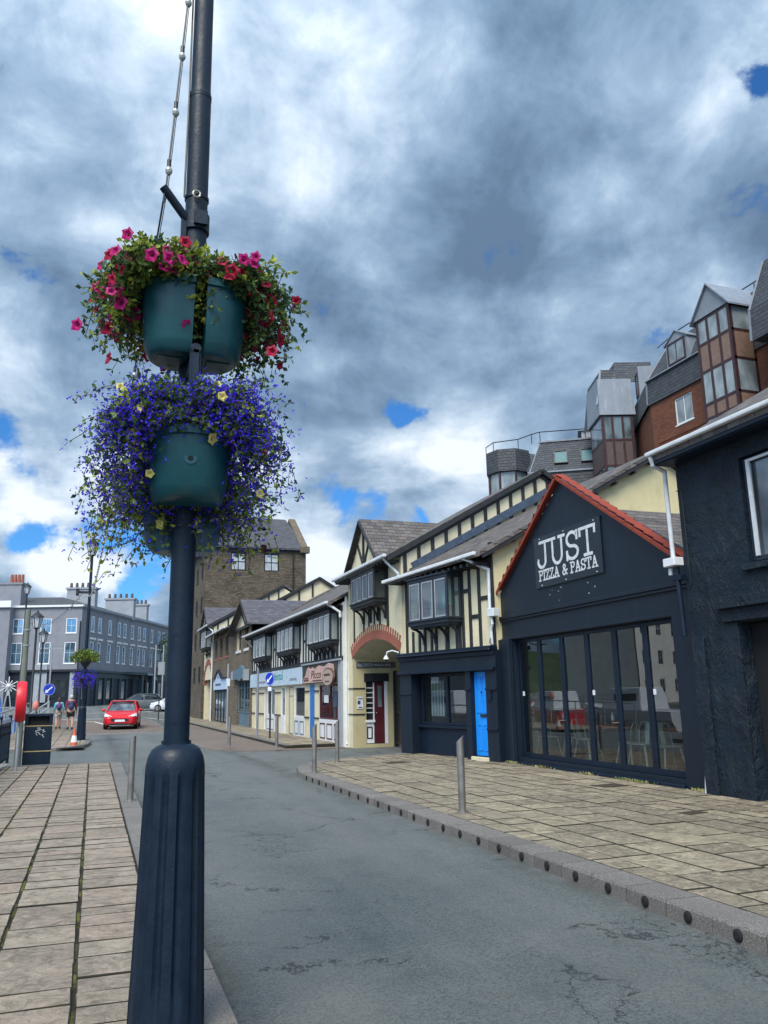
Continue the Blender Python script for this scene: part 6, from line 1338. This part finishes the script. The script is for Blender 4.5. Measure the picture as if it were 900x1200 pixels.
# ================================================================== bollards, signs, bin, railing
def bollard(x, y, label, tilt=0, h=1.02, z=0):
    t = thing('bollard', label, 'bollard', (x, y, z), R(-20), 'stainless steel bollards with slanted tops')
    m = MB(); n = 28; r_ = .052; pts = [(r_ * math.cos(2 * math.pi * i / n), r_ * math.sin(2 * math.pi * i / n), 0) for i in range(n)]; top = [(r_ * math.cos(2 * math.pi * i / n), r_ * math.sin(2 * math.pi * i / n), h - .05 + .9 * r_ * math.cos(2 * math.pi * i / n) ) for i in range(n)]
    m.add(pts + top, [[i, (i + 1) % n, (i + 1) % n + n, i + n] for i in range(n)]); m.build('tube', K['steel'], t, smooth=True)
    m = MB(); q = [(p[0] * .985, p[1] * .985, p[2] - .002) for p in top]; m.prism(q, (0, 0, .006)); m.build('cap', K['steel'], t); m = MB(); m.cyl((0, 0, 0), (0, 0, .008), .075, .075, 24); m.build('base_plate', K['steel'], t)
    t.rotation_euler = (R(tilt), R(tilt * .6), R(-20)); return t
bollard(4.90, 10.81, 'large steel bollard standing alone on the right pavement near the kerb')
bollard(.655, 14.35, 'steel bollard on the kerb of the near left footpath', 0)
bollard(4.55, 17.6, 'steel bollard at the rounded kerb corner, left of its pair')
bollard(5.75, 20.0, 'steel bollard at the rounded kerb corner, right of its pair')
bollard(5.68, 26.8, 'steel bollard before the dental practice entrance')
bollard(4.40, 28.4, 'steel bollard in front of the stone shops with the paler slanted top')
def post_sign(u, v, top_v, label, kind):
    pass
# mini roundabout arrow sign in front of the dental practice
t = thing('keep_left_sign', 'blue round arrow sign on a slim dark post in front of the dental practice', 'road sign', (6.65, 32.7, 0), R(-58))
m = MB(); m.cyl((0, 0, 0), (0, 0, 2.6), .035, .035, 10); m.build('post', K['iron'], t)
def disc(parent, z, r_, y=-.05, arrow=True, rot3=0):
    m = MB(); m.cyl((0, y, z), (0, y + .012, z), r_, r_, 28); d = m.build('sign_disc', plain_cache('sign_blue', (.005, .035, .42), .35), parent)
    m = MB(); yy = y - .001
    ring_ = [(r_ * .93 * math.cos(R(a)), yy, z + r_ * .93 * math.sin(R(a))) for a in range(0, 361, 12)]
    for a, b in zip(ring_, ring_[1:]): m.beam(a, b, .012, .004, up=(0, 1, 0))
    m.beam((r_ * .5, yy - .002, z + r_ * .45), (-r_ * .35, yy - .002, z - r_ * .32), r_ * .22, .004, up=(0, 1, 0)); m.prism([(-r_ * .62, yy - .004, z - r_ * .58), (-r_ * .05, yy - .004, z - r_ * .48), (-r_ * .50, yy - .004, z + r_ * .02)], (0, -.003, 0)); m.build('arrow', K['white'], d)
    return d
disc(t, 2.30, .27); m = MB(); m.box(-.10, -.05, 1.82, .10, -.035, 1.98); m.build('supplementary_plate', K['white'], t)
for u, F_, h, lab in ((180, 0, 0, 0),):
    pass
SB = thing('signpost', 'grey sign pole with small blue and white plates by the gabled shop', 'signpost', (6.9, 45.5, 0)); m = MB(); m.cyl((0, 0, 0), (0, 0, 3.4), .045, .045, 10); m.build('post', K['greylt'], SB); m = MB(); m.box(-.05, -.07, 2.2, .10, -.05, 2.6); m.build('plate', K['white'], SB)
SB = thing('signpost', 'plain dark pole beside the shop with the shaped fascia', 'signpost', (6.5, 34.6, 0)); m = MB(); m.cyl((0, 0, 0), (0, 0, 2.8), .045, .045, 10); m.build('post', K['greywall'], SB)
p = fp(57, 54); t = thing('roundabout_sign', 'blue round direction sign on a pale post beyond the railing', 'road sign', (p.x, p.y, 0), R(-5)); m = MB(); m.cyl((0, 0, -.5), (0, 0, 5.2), .05, .05, 10); m.box(-.9, -.02, 4.9, .7, .02, 5.0); m.build('post', K['greylt'], t); zc = fp(57, 54, 808).z; disc(t, zc, .38)
p = fp(185, 78); t = thing('direction_sign', 'grey backed road sign on two poles near the far junction', 'road sign', (p.x, p.y, .6)); m = MB(); m.cyl((-.35, 0, -.2), (-.35, 0, 6), .07, .07, 8); m.cyl((.35, 0, -.2), (.35, 0, 6), .07, .07, 8); m.build('post', K['greylt'], t); m = MB(); m.box(-.1, -.06, 3.2, .5, -.02, 4.4); m.build('plate', K['greylt'], t)
p = fp(186.5, 60); t = thing('small_post', 'short thin dark post on the kerb near the white car', 'post', (p.x, p.y, .35)); m = MB(); m.cyl((0, 0, -.3), (0, 0, 1.2), .04, .04, 8); m.cyl((0, 0, 1.2), (0, 0, 1.24), .06, .05, 8); m.build('post', K['iron'], t)
# traffic cone
q = fp(90, 30.6); t = thing('traffic_cone', 'orange and white traffic cone at the foot of the distant lamp column', 'traffic cone', (q.x, q.y + .1, RZ))
q.z = 0
og = plain_cache('cone_orange', (.62, .10, .03), .5)
m = MB(); m.box(-.20, -.20, 0, .20, .20, .035); m.build('base', K['iron'], t); m = MB(); m.lathe([(.14, .035), (.115, .22)], n=20, mi=0); m.lathe([(.114, .221), (.075, .46)], n=20, mi=1); m.lathe([(.074, .461), (.05, .56), (.03, .68), (.02, .69)], n=20, mi=0); m.build('cone', [og, K['white']], t)
# bin
BN = thing('litter_bin', 'navy litter bin with two gold bands and a torn pale sticker', 'litter bin', (-1.31, 23.75, 0), R(4))
m = MB(); m.box(-.335, -.30, 0, .335, .30, .95); m.build('body', K['post'], BN, bevel=.02, bseg=2)
m = MB(); m.box(-.335, .0, .952, .335, .30, 1.22); m.box(-.335, -.30, .952, -.25, 0, 1.22); m.box(.25, -.30, .952, .335, 0, 1.22); m.box(-.34, -.305, 1.2, .34, .305, 1.27); m.build('hood', K['post'], BN, bevel=.015, bseg=2); m = MB(); m.box(-.25, -.20, .952, .25, -.01, 1.198); m.build('opening', K['dark'], BN)
gd = plain_cache('gold_band', (.34, .28, .14), .4); m = MB(); m.box(-.342, -.307, .955, .342, .307, .975); m.box(-.342, -.307, .32, .342, .307, .345); m.build('band', gd, BN)
m = MB(); r = random.Random(6)
for i in range(16): x, z = r.uniform(-.06, .18), r.uniform(.72, .88); m.beam((x, -.304, z), (x + r.uniform(-.06, .06), -.304, z + r.uniform(-.05, .05)), .012, .002, up=(0, 1, 0))
m.build('torn_sticker', K['whiteplastic'], BN); m = MB(); m.box(-.03, -.31, .88, .05, -.3, .93); m.build('lock', K['steel'], BN)
# railing with spear heads
RL = thing('harbour_railing', 'navy harbour railing with pale spear heads along the quay', 'railing', (-2.06, 0, 0))
m = MB()
for z in (.16, .98): m.box(-.02, -8, z, .02, 24.6, z + .045)
m.box(-.025, -8, .82, .025, 24.6, .85); m.build('rail', K['post'], RL)
m = MB(); y = -8.0; k = 0; m2 = MB()
while y < 24.6:
    m.box(-.0095, y - .012, .10, .0095, y + .012, 1.03); m2.cyl((0, y, 1.03), (0, y, 1.06), .02, .034, 6); m2.cyl((0, y, 1.06), (0, y, 1.18), .034, .003, 6); y += .125
o = m.build('balusters', K['post'], RL); o['kind'] = 'stuff'; o = m2.build('spear_heads', plain_cache('spear_paint', (.20, .24, .29), .4), RL); o['kind'] = 'stuff'
for i in range(14):
    m = MB(); yy = -8 + i * 2.5; m.box(-.035, yy - .035, 0, .035, yy + .035, 1.16); m.ball((0, yy, 1.2), .05, 10, 8); m.build('post', K['post'], RL)
RF = thing('quay_railing', 'plain pale tube railing beyond the litter bin', 'railing', (-3.45, 31, 0)); m = MB()
for z in (.55, 1.05): m.tube([(0, 0, z), (0, 12, z + .2), (0, 24, z + .5)], .03, 6)
m.build('rail', K['greylt'], RF)
for i in range(11): m = MB(); m.cyl((0, i * 2.4, -.2), (0, i * 2.4, 1.05 + i * .045), .03, .03, 6); m.build('post', K['greylt'], RF)
# wooden pole and lifebuoy housing
WP = thing('wooden_pole', 'grey green weathered pole standing between railing and litter bin', 'pole', (-1.72, 23.3, 0)); m = MB(); m.cyl((0, 0, 0), (-.02, 0, 3.95), .085, .065, 16); m.build('pole', plain_cache('weathered_wood', (.15, .17, .14), .8), WP, smooth=True)
for z in (1.9, 3.0, 3.4): m = MB(); m.cyl((0, 0, z), (0, 0, z + .03), .087, .087, 16); m.build('band', K['greylt'], WP)
LBS = 1
LB = thing('lifebuoy_housing', 'bright red lifebuoy housing seen edge-on above the railing', 'lifebuoy', (-1.60, 21.4, 0), R(4.5)); redp = plain_cache('lifebuoy_red', (.62, .010, .022), .4)
m = MB(); n = 24
pts = []; prof = [(-.10, .30), (-.12, .42), (-.10, .49), (-.05, .51), (.05, .51), (.10, .49), (.12, .42), (.10, .30)]
for (x, rad) in prof:
    for i in range(n): a = 2 * math.pi * i / n; pts.append((x, rad * .84 * math.cos(a), 1.585 + .93 * rad * math.sin(a)))
fs = [[j * n + i, j * n + (i + 1) % n, (j + 1) * n + (i + 1) % n, (j + 1) * n + i] for j in range(len(prof) - 1) for i in range(n)] + [list(range(n))[::-1], [(len(prof) - 1) * n + i for i in range(n)]]
m.add(pts, fs); m.build('housing', redp, LB, smooth=True); m = MB(); m.cyl((0, .1, 0), (0, .1, 1.3), .03, .03, 10); m.build('post', K['greylt'], LB)
# manhole covers
for x, y, a, b, lab in ((8.5, 12.6, .55, .4, 'dark rectangular drain cover set in the pavement by the restaurant'), (7.0, 19.2, .6, .4, 'dark drain cover in the pavement in front of the blue door'), (7.6, 9.4, .35, .2, 'small dark utility cover in the pavement near the navy rendered building')):
    m = MB(); m.box(-a / 2, -b / 2, -.01, a / 2, b / 2, .007); tag(m.build('drain_cover', plain_cache('cast_iron_brown', (.045, .030, .022), .8), None, R(8), (x, y, 0)), lab, 'drain cover')
# weeds at the wall foot
mb = MB(); r = random.Random(9)
for i in range(520):
    s_ = r.choice([.55, .6, 1.9, 3.6, 4.9, 5.3, 6.9, 7.3]) + r.gauss(0, .16); p = Vector((9.27 + r.uniform(-.06, .03), 18.1 - s_, 0.0)); leaf(mb, p, Vector((r.gauss(0, .5), r.gauss(0, .5), 1)), r.uniform(.02, .07), r.choice([0, 1, 1]), r)
o = mb.build('weeds', [G1, plain_cache('dry_weed', (.30, .27, .12), .9)]); tag(o, kind='stuff')

# ================================================================== cars
def car(name, label, loc, rz, paint, glass='glass', L_=4.1, W_=1.76, H_=1.50, est=0, group=None):
    t = thing(name, label, 'car', loc, rz, group); h = L_ / 2; w = W_ / 2
    def loft(sts, name, mat, parent, sm=True, nn=None):
        m = MB(); n = len(sts[0]); pts = [p for s in sts for p in s]
        fs = [[j * n + i, j * n + (i + 1) % n, (j + 1) * n + (i + 1) % n, (j + 1) * n + i][::-1] for j in range(len(sts) - 1) for i in range(n)] + [list(range(n)), [(len(sts) - 1) * n + i for i in range(n)][::-1]]
        m.add(pts, fs); return m.build(name, mat, parent, smooth=sm)
    def sec(x, ww, zb, zm, zt): # front is -x
        return [(x, -ww * .90, zb), (x, -ww, zb + .12), (x, -ww, zm), (x, -ww * .93, zt - .03), (x, -ww * .75, zt), (x, ww * .75, zt), (x, ww * .93, zt - .03), (x, ww, zm), (x, ww, zb + .12), (x, ww * .90, zb)]
    B_ = [(-h, w * .74, .30, .48, .60), (-h + .12, w * .88, .22, .55, .72), (-h + .45, w * .97, .19, .65, .84), (-h + 1.0, w, .18, .74, .96), (-h + 1.35, w, .18, .78, 1.0), (0, w, .18, .80, .99), (h - .9, w, .18, .84, 1.0), (h - .25, w * .97, .22, .84, 1.0), (h - .05, w * .88, .30, .75, .93), (h, w * .8, .4, .7, .85)]
    body = loft([sec(*b) for b in B_], 'body', paint, t)
    def gsec(x, wb, wt, zb, zt): return [(x, -wb, zb), (x, -wt - .02, zt - .06), (x, -wt + .08, zt), (x, wt - .08, zt), (x, wt + .02, zt - .06), (x, wb, zb)]
    q = -h + 1.05; loft([gsec(q, w * .88, w * .84, .93, .97), gsec(q + .85, w * .90, w * .70, .96, H_ - .05), gsec(0.2, w * .91, w * .70, .96, H_), gsec(h - .75 + est, w * .90, w * .68, .96, H_ - .04), gsec(h - .12, w * .85, w * .72, .96, 1.08)], 'window_glass', K[glass], t)
    m = MB(); rz_ = H_ + .012; m.prism([(q + .80, -w * .66, rz_ - .05), (q + .80, w * .66, rz_ - .05), (.2, w * .66, rz_), (h - .72 + est, w * .64, rz_ - .03), (h - .72 + est, -w * .64, rz_ - .03), (.2, -w * .66, rz_)], (0, 0, .02))
    for s in (-1, 1):
        m.beam((q + .0, s * w * .89, .96), (q + .86, s * w * .70, H_ - .05), .06, .05); m.beam((q + .84, s * w * .715, H_ - .05), (h - .7, s * w * .70, H_ - .04), .06, .05); m.beam((h - .7, s * w * .70, H_ - .05), (h - .10, s * w * .86, 1.0), .12, .06); m.beam((.35, s * w * .93, .97), (.3, s * w * .72, H_ - .03), .08, .04)
    m.build('roof', paint, t)
    for s in (-1, 1):
        for x in (-h + .80, h - .75):
            m = MB(); m.cyl((x, s * (w - .20), .31), (x, s * (w + .005), .31), .31, .31, 22); wl = m.build('wheel', K['hole'], t); m = MB(); m.cyl((x, s * (w - .1), .31), (x, s * (w + .012), .31), .20, .20, 18); m.build('rim', K['steel'], wl)
        m = MB(); m.prism([(-h + .10, s * w * .45, .62), (-h + .04, s * w * .50, .70), (-h + .42, s * w * .93, .84), (-h + .36, s * w * .955, .70)], (-.02, 0, -.03)); m.ball((-h + .22, s * w * .74, .69), (.16, .17, .07), 10, 8); m.build('headlight', plain_cache('headlight', (.70, .72, .75), .1), t)
        m = MB(); m.ball((-h + 1.35, s * (w + .10), 1.0), (.08, .11, .075), 10, 8); m.build('mirror', paint, t); m = MB(); m.box(h - .12, s * w * .88 - .1, .74, h - .02, s * w * .88 + .1, .94); m.build('tail_light', plain_cache('tail_red', (.35, .01, .01), .3), t)
    m = MB(); m.box(-h - .01, -w * .52, .42, -h + .10, w * .52, .56); m.box(-h - .015, -w * .7, .24, -h + .1, w * .7, .32); m.build('grille', K['iron'], t); m = MB(); m.box(-h - .03, -.26, .40, -h - .012, .26, .51); m.build('number_plate', K['white'], t); m = MB(); m.box(-h - .02, -w * .6, .19, -h + .02, w * .6, .225); m.build('bumper_trim', K['steel'], t)
    return t
p = fp(145.5, 46.5); car('hatchback', 'red hatchback driving towards us with headlights on', (p.x, p.y + .5, gs(p.x, p.y) + RZ), R(90 - 6), plain_cache('red_car_paint', (.55, .006, .012), .22), 'glass_sky')
p = fp(163, 77); car('estate_car', 'grey hatchback crossing the junction behind the red one', (p.x, p.y, gs(p.x, p.y) + RZ), R(90 - 19.5 - 50) - .25 + 0.0, plain_cache('grey_car_paint', (.13, .15, .165), .25), 'glass', 4.3, 1.8, 1.52)
p = fp(206, 74); car('parked_car', 'white car partly hidden behind the foreground column', (p.x, p.y, gs(p.x, p.y) + RZ), R(-22), plain_cache('white_car_paint', (.62, .65, .70), .25), 'glass', 4.2, 1.78, 1.5)

# ================================================================== people
def skin(name, verts, edges, rad, mat, parent, lv=1, root=0):
    me = bpy.data.meshes.new(name); me.from_pydata(verts, edges, []); me.materials.append(mat); o = bpy.data.objects.new(name, me); COL.objects.link(o); o.parent = parent
    md = o.modifiers.new('skin', 'SKIN'); md.use_smooth_shade = True
    if not me.skin_vertices: 
        me.attributes  # layer is made by the modifier
    sv = me.skin_vertices[0].data if me.skin_vertices else None
    return o, md, rad
def skinned(name, chains, mat, parent, lv=1):
    """chains: lists of (x,y,z,r); equal points are shared. Built with bmesh so that the skin layer exists"""
    bm = bmesh.new(); L_ = bm.verts.layers.skin.verify(); D_ = {}
    def V_(p):
        k = tuple(round(c, 4) for c in p[:3])
        if k not in D_: v = bm.verts.new(k); v[L_].radius = (p[3], p[3]); D_[k] = v
        return D_[k]
    for c in chains:
        for a, b in zip(c, c[1:]):
            va, vb = V_(a), V_(b)
            if va is not vb and bm.edges.get((va, vb)) is None: bm.edges.new((va, vb))
    bm.verts.ensure_lookup_table(); bm.verts[0][L_].use_root = True
    me = bpy.data.meshes.new(name); bm.to_mesh(me); bm.free(); me.materials.append(mat); o = bpy.data.objects.new(name, me); COL.objects.link(o); o.parent = parent
    md = o.modifiers.new('skin', 'SKIN'); md.use_smooth_shade = True; s = o.modifiers.new('subdivision', 'SUBSURF'); s.levels = lv; s.render_levels = lv + 0
    return o
skinm = plain_cache('skin', (.50, .27, .19), .6)
def person(label, loc, rz, top, sleeve, bottoms, hair, pack, pack2, stride=.14, H_=1.72, long_=False):
    """walks towards local +y"""
    t = thing('person', label, 'person', loc, rz); k = H_ / 1.72; S = lambda *p: tuple(c * k for c in p)
    hip = S(0, 0, .93, .12); ch = [[hip, S(0, .01, 1.10, .115), S(0, .02, 1.30, .14), S(0, .02, 1.42, .09), S(0, .025, 1.50, .055)]]
    for s in (-1, 1):
        st = stride * s; ar = -st
        ch.append([hip, S(s * .09, 0, .86, .095), S(s * .10, st * .7 + .03, .50, .062), S(s * .10, st * 1.1 - .02, .28, .055), S(s * .10, st * 1.4 - .05, .09, .036), S(s * .10, st * 1.4 + .02, .045, .036), S(s * .105, st * 1.4 + .12, .035, .028)])
        wx, wy, wz = s * .27, ar * 1.1 + .10, .90
        ch.append([S(0, .02, 1.42, .09), S(s * .17, .01, 1.40, .055), S(s * .23, ar * .4, 1.14, .040), S(wx, wy, wz, .026), S(wx, wy + .03, wz - .07, .030)])
        for f, (dx, dl_) in enumerate(((-.028, .062), (-.010, .075), (.010, .07), (.027, .055))): ch.append([S(wx, wy + .03, wz - .07, .030), S(wx + dx * .6, wy + .035 + dx, wz - .10, .010), S(wx + dx * .5, wy + .05 + dx, wz - .10 - dl_ * .5, .009), S(wx + dx * .3, wy + .07 + dx, wz - .10 - dl_, .007)])
        ch.append([S(wx, wy + .03, wz - .07, .030), S(wx - s * .02, wy + .07, wz - .085, .010), S(wx - s * .02, wy + .085, wz - .125, .008)])
    skinned('body', ch, skinm, t)
    m = MB(); m.ball(S(0, .035, 1.60), S(.078, .095, .112), 18, 14); m.ball(S(0, .13, 1.595), S(.014, .02, .022), 8, 6); m.ball(S(-.08, .03, 1.595), S(.012, .02, .03), 8, 6); m.ball(S(.08, .03, 1.595), S(.012, .02, .03), 8, 6); m.ball(S(0, .118, 1.55), S(.025, .012, .008), 8, 6, 1); m.ball(S(-.03, .118, 1.615), S(.012, .01, .008), 8, 6, 2); m.ball(S(.03, .118, 1.615), S(.012, .01, .008), 8, 6, 2); m.build('head', [skinm, plain_cache('lips', (.35, .12, .1), .5), K['iron']], t, smooth=True)
    m = MB(); m.ball(S(0, .015, 1.625), S(.090, .100, .112), 16, 12); 
    if long_: m.ball(S(0, -.05, 1.54), S(.075, .05, .10), 14, 10)
    m.build('hair', hair, t, smooth=True)
    skinned('top', [[S(0, 0, .90, .155), S(0, .01, 1.10, .145), S(0, .02, 1.30, .165), S(0, .02, 1.43, .10)]] + [[S(0, .02, 1.43, .10), S(s * .17, .01, 1.40, .078), S(s * .23, -stride * s * .4, 1.14, .062), S(s * .262, (-stride * s) * 1.0 + .085, .95, .048)] for s in (-1, 1)], sleeve, t)
    skinned('shorts', [[S(0, 0, .97, .15), S(s * .09, 0, .86, .125), S(s * .10, stride * s * .5 + .02, .60, .105)] for s in (-1, 1)], bottoms, t)
    m = MB(); m.ball(S(0, -.20, 1.22), S(.15, .10, .22), 16, 12, 0); m.ball(S(0, -.27, 1.14), S(.11, .06, .12), 14, 10, 1)
    m.build('backpack', [pack, pack2], t, smooth=True)
    for s in (-1, 1): m = MB(); m.ball(S(s * .102, stride * 1.4 * s + .04, .045), S(.048, .135, .045), 12, 8); m.cyl(S(s * .10, stride * 1.4 * s - .05, .05), S(s * .10, stride * 1.38 * s - .05, .13), .05 * k, .045 * k, 10); m.build('shoe', K['iron'], t, smooth=True)
    return t
p = fp(70, 44.5); person('person in turquoise jacket with purple backpack walking away on the left', (p.x, p.y, gs(p.x, p.y) + .0), R(4), None, plain_cache('turquoise_cloth', (.12, .42, .45), .8), plain_cache('pale_cloth', (.35, .36, .33), .8), plain_cache('dark_hair', (.03, .02, .015), .7), plain_cache('purple_pack', (.12, .02, .16), .6), plain_cache('navy_pack', (.015, .015, .06), .6), .12, 1.62, True)
p = fp(84, 43.5); person('grey haired person with maroon sleeves and navy backpack walking away on the right', (p.x, p.y, gs(p.x, p.y) + .0), R(2), None, plain_cache('maroon_cloth', (.17, .02, .05), .8), plain_cache('black_cloth', (.02, .02, .026), .8), plain_cache('grey_hair', (.50, .48, .46), .8), plain_cache('navy_vest', (.025, .035, .09), .7), plain_cache('navy_vest2', (.03, .045, .12), .7), -.12, 1.76)

# ================================================================== boats and far quay
def boat(label, loc, rz, hull, L_=8.0, top=1.6, cover=None, group=None):
    t = thing('boat', label, 'boat', loc, rz, group); m = MB(); st = []; n = 9
    for j in range(11):
        u = j / 10; y = -L_ / 2 + L_ * u; w = 1.35 * (1 - max(0, (u - .45) / .55) ** 2.2) + .02; sh = .95 + .45 * u * u
        st += [(-w, y, sh), (-w * .96, y, sh * .55), (-w * .75, y, .05), (-w * .3, y, -.25), (0, y, -.3), (w * .3, y, -.25), (w * .75, y, .05), (w * .96, y, sh * .55), (w, y, sh)]
    m.add(st, [[j * n + i, (j + 1) * n + i, (j + 1) * n + i + 1, j * n + i + 1] for j in range(10) for i in range(n - 1)] + [list(range(n))]); m.add([(st[j * n][0] , st[j * n][1], st[j * n][2] - .08) for j in range(11)] + [(st[j * n + 8][0], st[j * n + 8][1], st[j * n + 8][2] - .08) for j in range(11)], [[j, 11 + j, 12 + j, j + 1] for j in range(10)], 1); m.build('hull', [hull, K['whiteplastic']], t, smooth=False)
    m = MB(); m.prism([(-.9, -1.6, .9), (.9, -1.6, .9), (.9, 1.6, .9), (-.9, 1.6, .9)], (0, 0, .1)); m.add([(-.9, -1.6, 1), (.9, -1.6, 1), (.9, 1.6, 1), (-.9, 1.6, 1), (-.75, -1.4, top + .5), (.75, -1.4, top + .5), (.75, .8, top + .5), (-.75, .8, top + .5)], [(0, 1, 5, 4), (1, 2, 6, 5), (2, 3, 7, 6), (3, 0, 4, 7), (4, 5, 6, 7)]); cb = m.build('cabin', cover or K['whiteplastic'], t, bevel=.04)
    m = MB(); m.box(-.84, -1.2, 1.35, -.80, .5, top + .2); m.box(.80, -1.2, 1.35, .84, .5, top + .2); m.build('cabin_window', K['glass'], cb); m = MB(); m.tube([(x, y, z + .45) for x, y, z in [st[j * n] for j in range(4, 11)]], .02, 5); m.tube([(x, y, z + .45) for x, y, z in [st[j * n + 8] for j in range(4, 11)]], .02, 5)
    for j in (4, 6, 8, 10):
        for e in (0, 8): a = st[j * n + e]; m.cyl(a, (a[0], a[1], a[2] + .45), .015, .015, 5)
    m.build('guard_rail', K['steel'], t); return t
bl = plain_cache('boat_blue', (.02, .14, .45), .4)
p = fp(6, 47); boat('blue and white boat moored beyond the red lifebuoy housing', (p.x - 1.2, p.y, -.35), R(15), bl, 8, 1.7, plain_cache('blue_cover', (.03, .12, .42), .7))
p = fp(-60, 34); boat('white motor boat moored at the quay', (-7.0, 36, -.35), R(-5), K['whiteplastic'], 8, 1.6)
boat('red hulled fishing boat across the basin', (-7.6, 44.5, -.35), R(8), redp, 7, 1.5); boat('white cruiser with red stripe off the quay', (-11.5, 33, -.35), R(20), K['whiteplastic'], 9, 1.7)
# star shaped decoration and orange float
p = fp(9, 40); t = thing('star_light', 'white starburst light decoration on a frame above the moored boat', 'decoration', (p.x, p.y, 0), R(0)); zs = fp(9, 40, 804).z; m = MB()
for i in range(12): a = 2 * math.pi * i / 12; m.beam((.05 * math.cos(a), 0, zs + .05 * math.sin(a)), ((.45 if i % 2 else .3) * math.cos(a), 0, zs + (.45 if i % 2 else .3) * math.sin(a)), .035, .035, up=(0, 1, 0))
m.ball((0, 0, zs), .1, 10, 8); m.build('star', K['white'], t); m = MB(); m.beam((-.6, 0, -1.6), (0, 0, zs), .05, .05); m.beam((.6, 0, -1.6), (0, 0, zs), .05, .05); m.beam((-.35, 0, zs - 1), (.35, 0, zs - 1), .04, .04); m.build('frame', K['greylt'], t)
p = fp(42.5, 33); t = thing('float', 'orange float lashed to the quay railing behind the litter bin', 'float', (p.x, p.y, fp(42.5, 33, 827).z)); m = MB(); m.ball((0, 0, 0), (.12, .12, .19), 14, 10); m.build('float_body', plain_cache('float_orange', (.60, .20, .15), .6), t, smooth=True); m = MB(); m.tube([(0, 0, .25), (.02, 0, .4), (.06, 0, .5)], .015, 6); m.build('rope', K['greylt'], t)
p = fp(50, 36); t = thing('slipway_ramp', 'pale sloping metal gangway rail behind the litter bin', 'gangway', (p.x, p.y, 0), R(-15)); m = MB()
for o_ in (0, .25, .5): m.tube([(-1.0, 0, .2 + o_), (.3, 0, 1.05 + o_)], .035, 6)
for i in range(4): m.cyl((-1.0 + i * .43, 0, -.3), (-1.0 + i * .43, 0, .75 + i * .28), .03, .03, 6)
m.build('handrail', K['greylt'], t)
def house(name, label, loc, rz, w, d, h, wall, nx, nz, roof='slate'):
    t = thing(name, label, 'house', loc, rz); hs = []
    for i in range(nx):
        for k in range(nz): x = w * (i + .5) / nx; z = 1.0 + k * (h - .6) / nz; hs.append((x - .5, x + .5, z, z + 1.4))
    m = MB(); m.wall(0, w, -2, h, hs, 0, .15); m.box(0, .2, -2, w, d, h); m.build('wall', wall, t)
    m = MB(); m.slab([(-.2, -.2, h), (w + .2, -.2, h), (w + .2, d / 2, h + 2.4), (-.2, d / 2, h + 2.4)], .12); m.slab([(-.2, d / 2, h + 2.4), (w + .2, d / 2, h + 2.4), (w + .2, d + .2, h), (-.2, d + .2, h)], .12); m.build('roof', K[roof], t)
    for a, b, c, e in hs: win(t, (a + b) / 2, .04, c, 1.0, 1.4, 2, 2, 'white', 'glass', .07, .07)
    return t
house('quay_house', 'white rendered house across the harbour basin', (-38, 70, .3), R(-20 - 5), 9, 8, 9, K['white_render'], 3, 3); house('quay_house', 'pale grey rendered house across the harbour basin', (-56, 64, .0), R(0), 12, 8, 8, K['greylt'], 4, 2); house('quay_house', 'cream rendered house across the harbour basin', (-60, 42, 0), R(55), 12, 8, 7, K['cream'], 4, 2)
m = MB(); m.box(-140, -80, -3, -48, 62.6, .1); o = m.build('far_quay', K['quay']); tag(o, kind='structure')
# trees beyond the terrace
def tree(label, loc, h, rad, seed, n=1400):
    r = random.Random(seed); t = thing('broadleaf_tree', label, 'tree', loc, r.random() * 6, 'trees at the far end of the street'); m = MB(); m.cyl((0, 0, -.5), (.1, 0, h * .5), .25, .14, 8)
    for i in range(6): a = i * 1.05; m.cyl((.1, 0, h * (.35 + .04 * i)), (rad * .6 * math.cos(a), rad * .6 * math.sin(a), h * (.6 + .05 * i)), .09, .03, 6)
    m.build('trunk', plain_cache('bark', (.07, .055, .04), .9), t); mb = MB(); cl = [(Vector((r.gauss(0, rad * .45), r.gauss(0, rad * .45), h * r.uniform(.45, .95))), r.uniform(.25, .5) * rad) for _ in range(16)]
    for i in range(n):
        c, q_ = r.choice(cl); v_ = Vector((r.gauss(0, 1), r.gauss(0, 1), r.gauss(0, .8))).normalized() * q_ * r.uniform(.5, 1.05); leaf(mb, c + v_, v_ + Vector((r.gauss(0, .3), r.gauss(0, .3), 0)), r.uniform(.25, .5), r.choice([0, 1, 1]), r)
    mb.build('crown', [G1, G2], t)
p = fp(199, 135); tree('leafy tree at the right end of the grey terrace', (p.x, p.y, 1), 11, 4.0, 1); p = fp(208, 120); tree('dense dark tree behind the foreground column', (p.x, p.y, 1), 9, 3.5, 2); tree('tree behind the white house across the basin', (-46, 82, .5), 12, 5, 3)
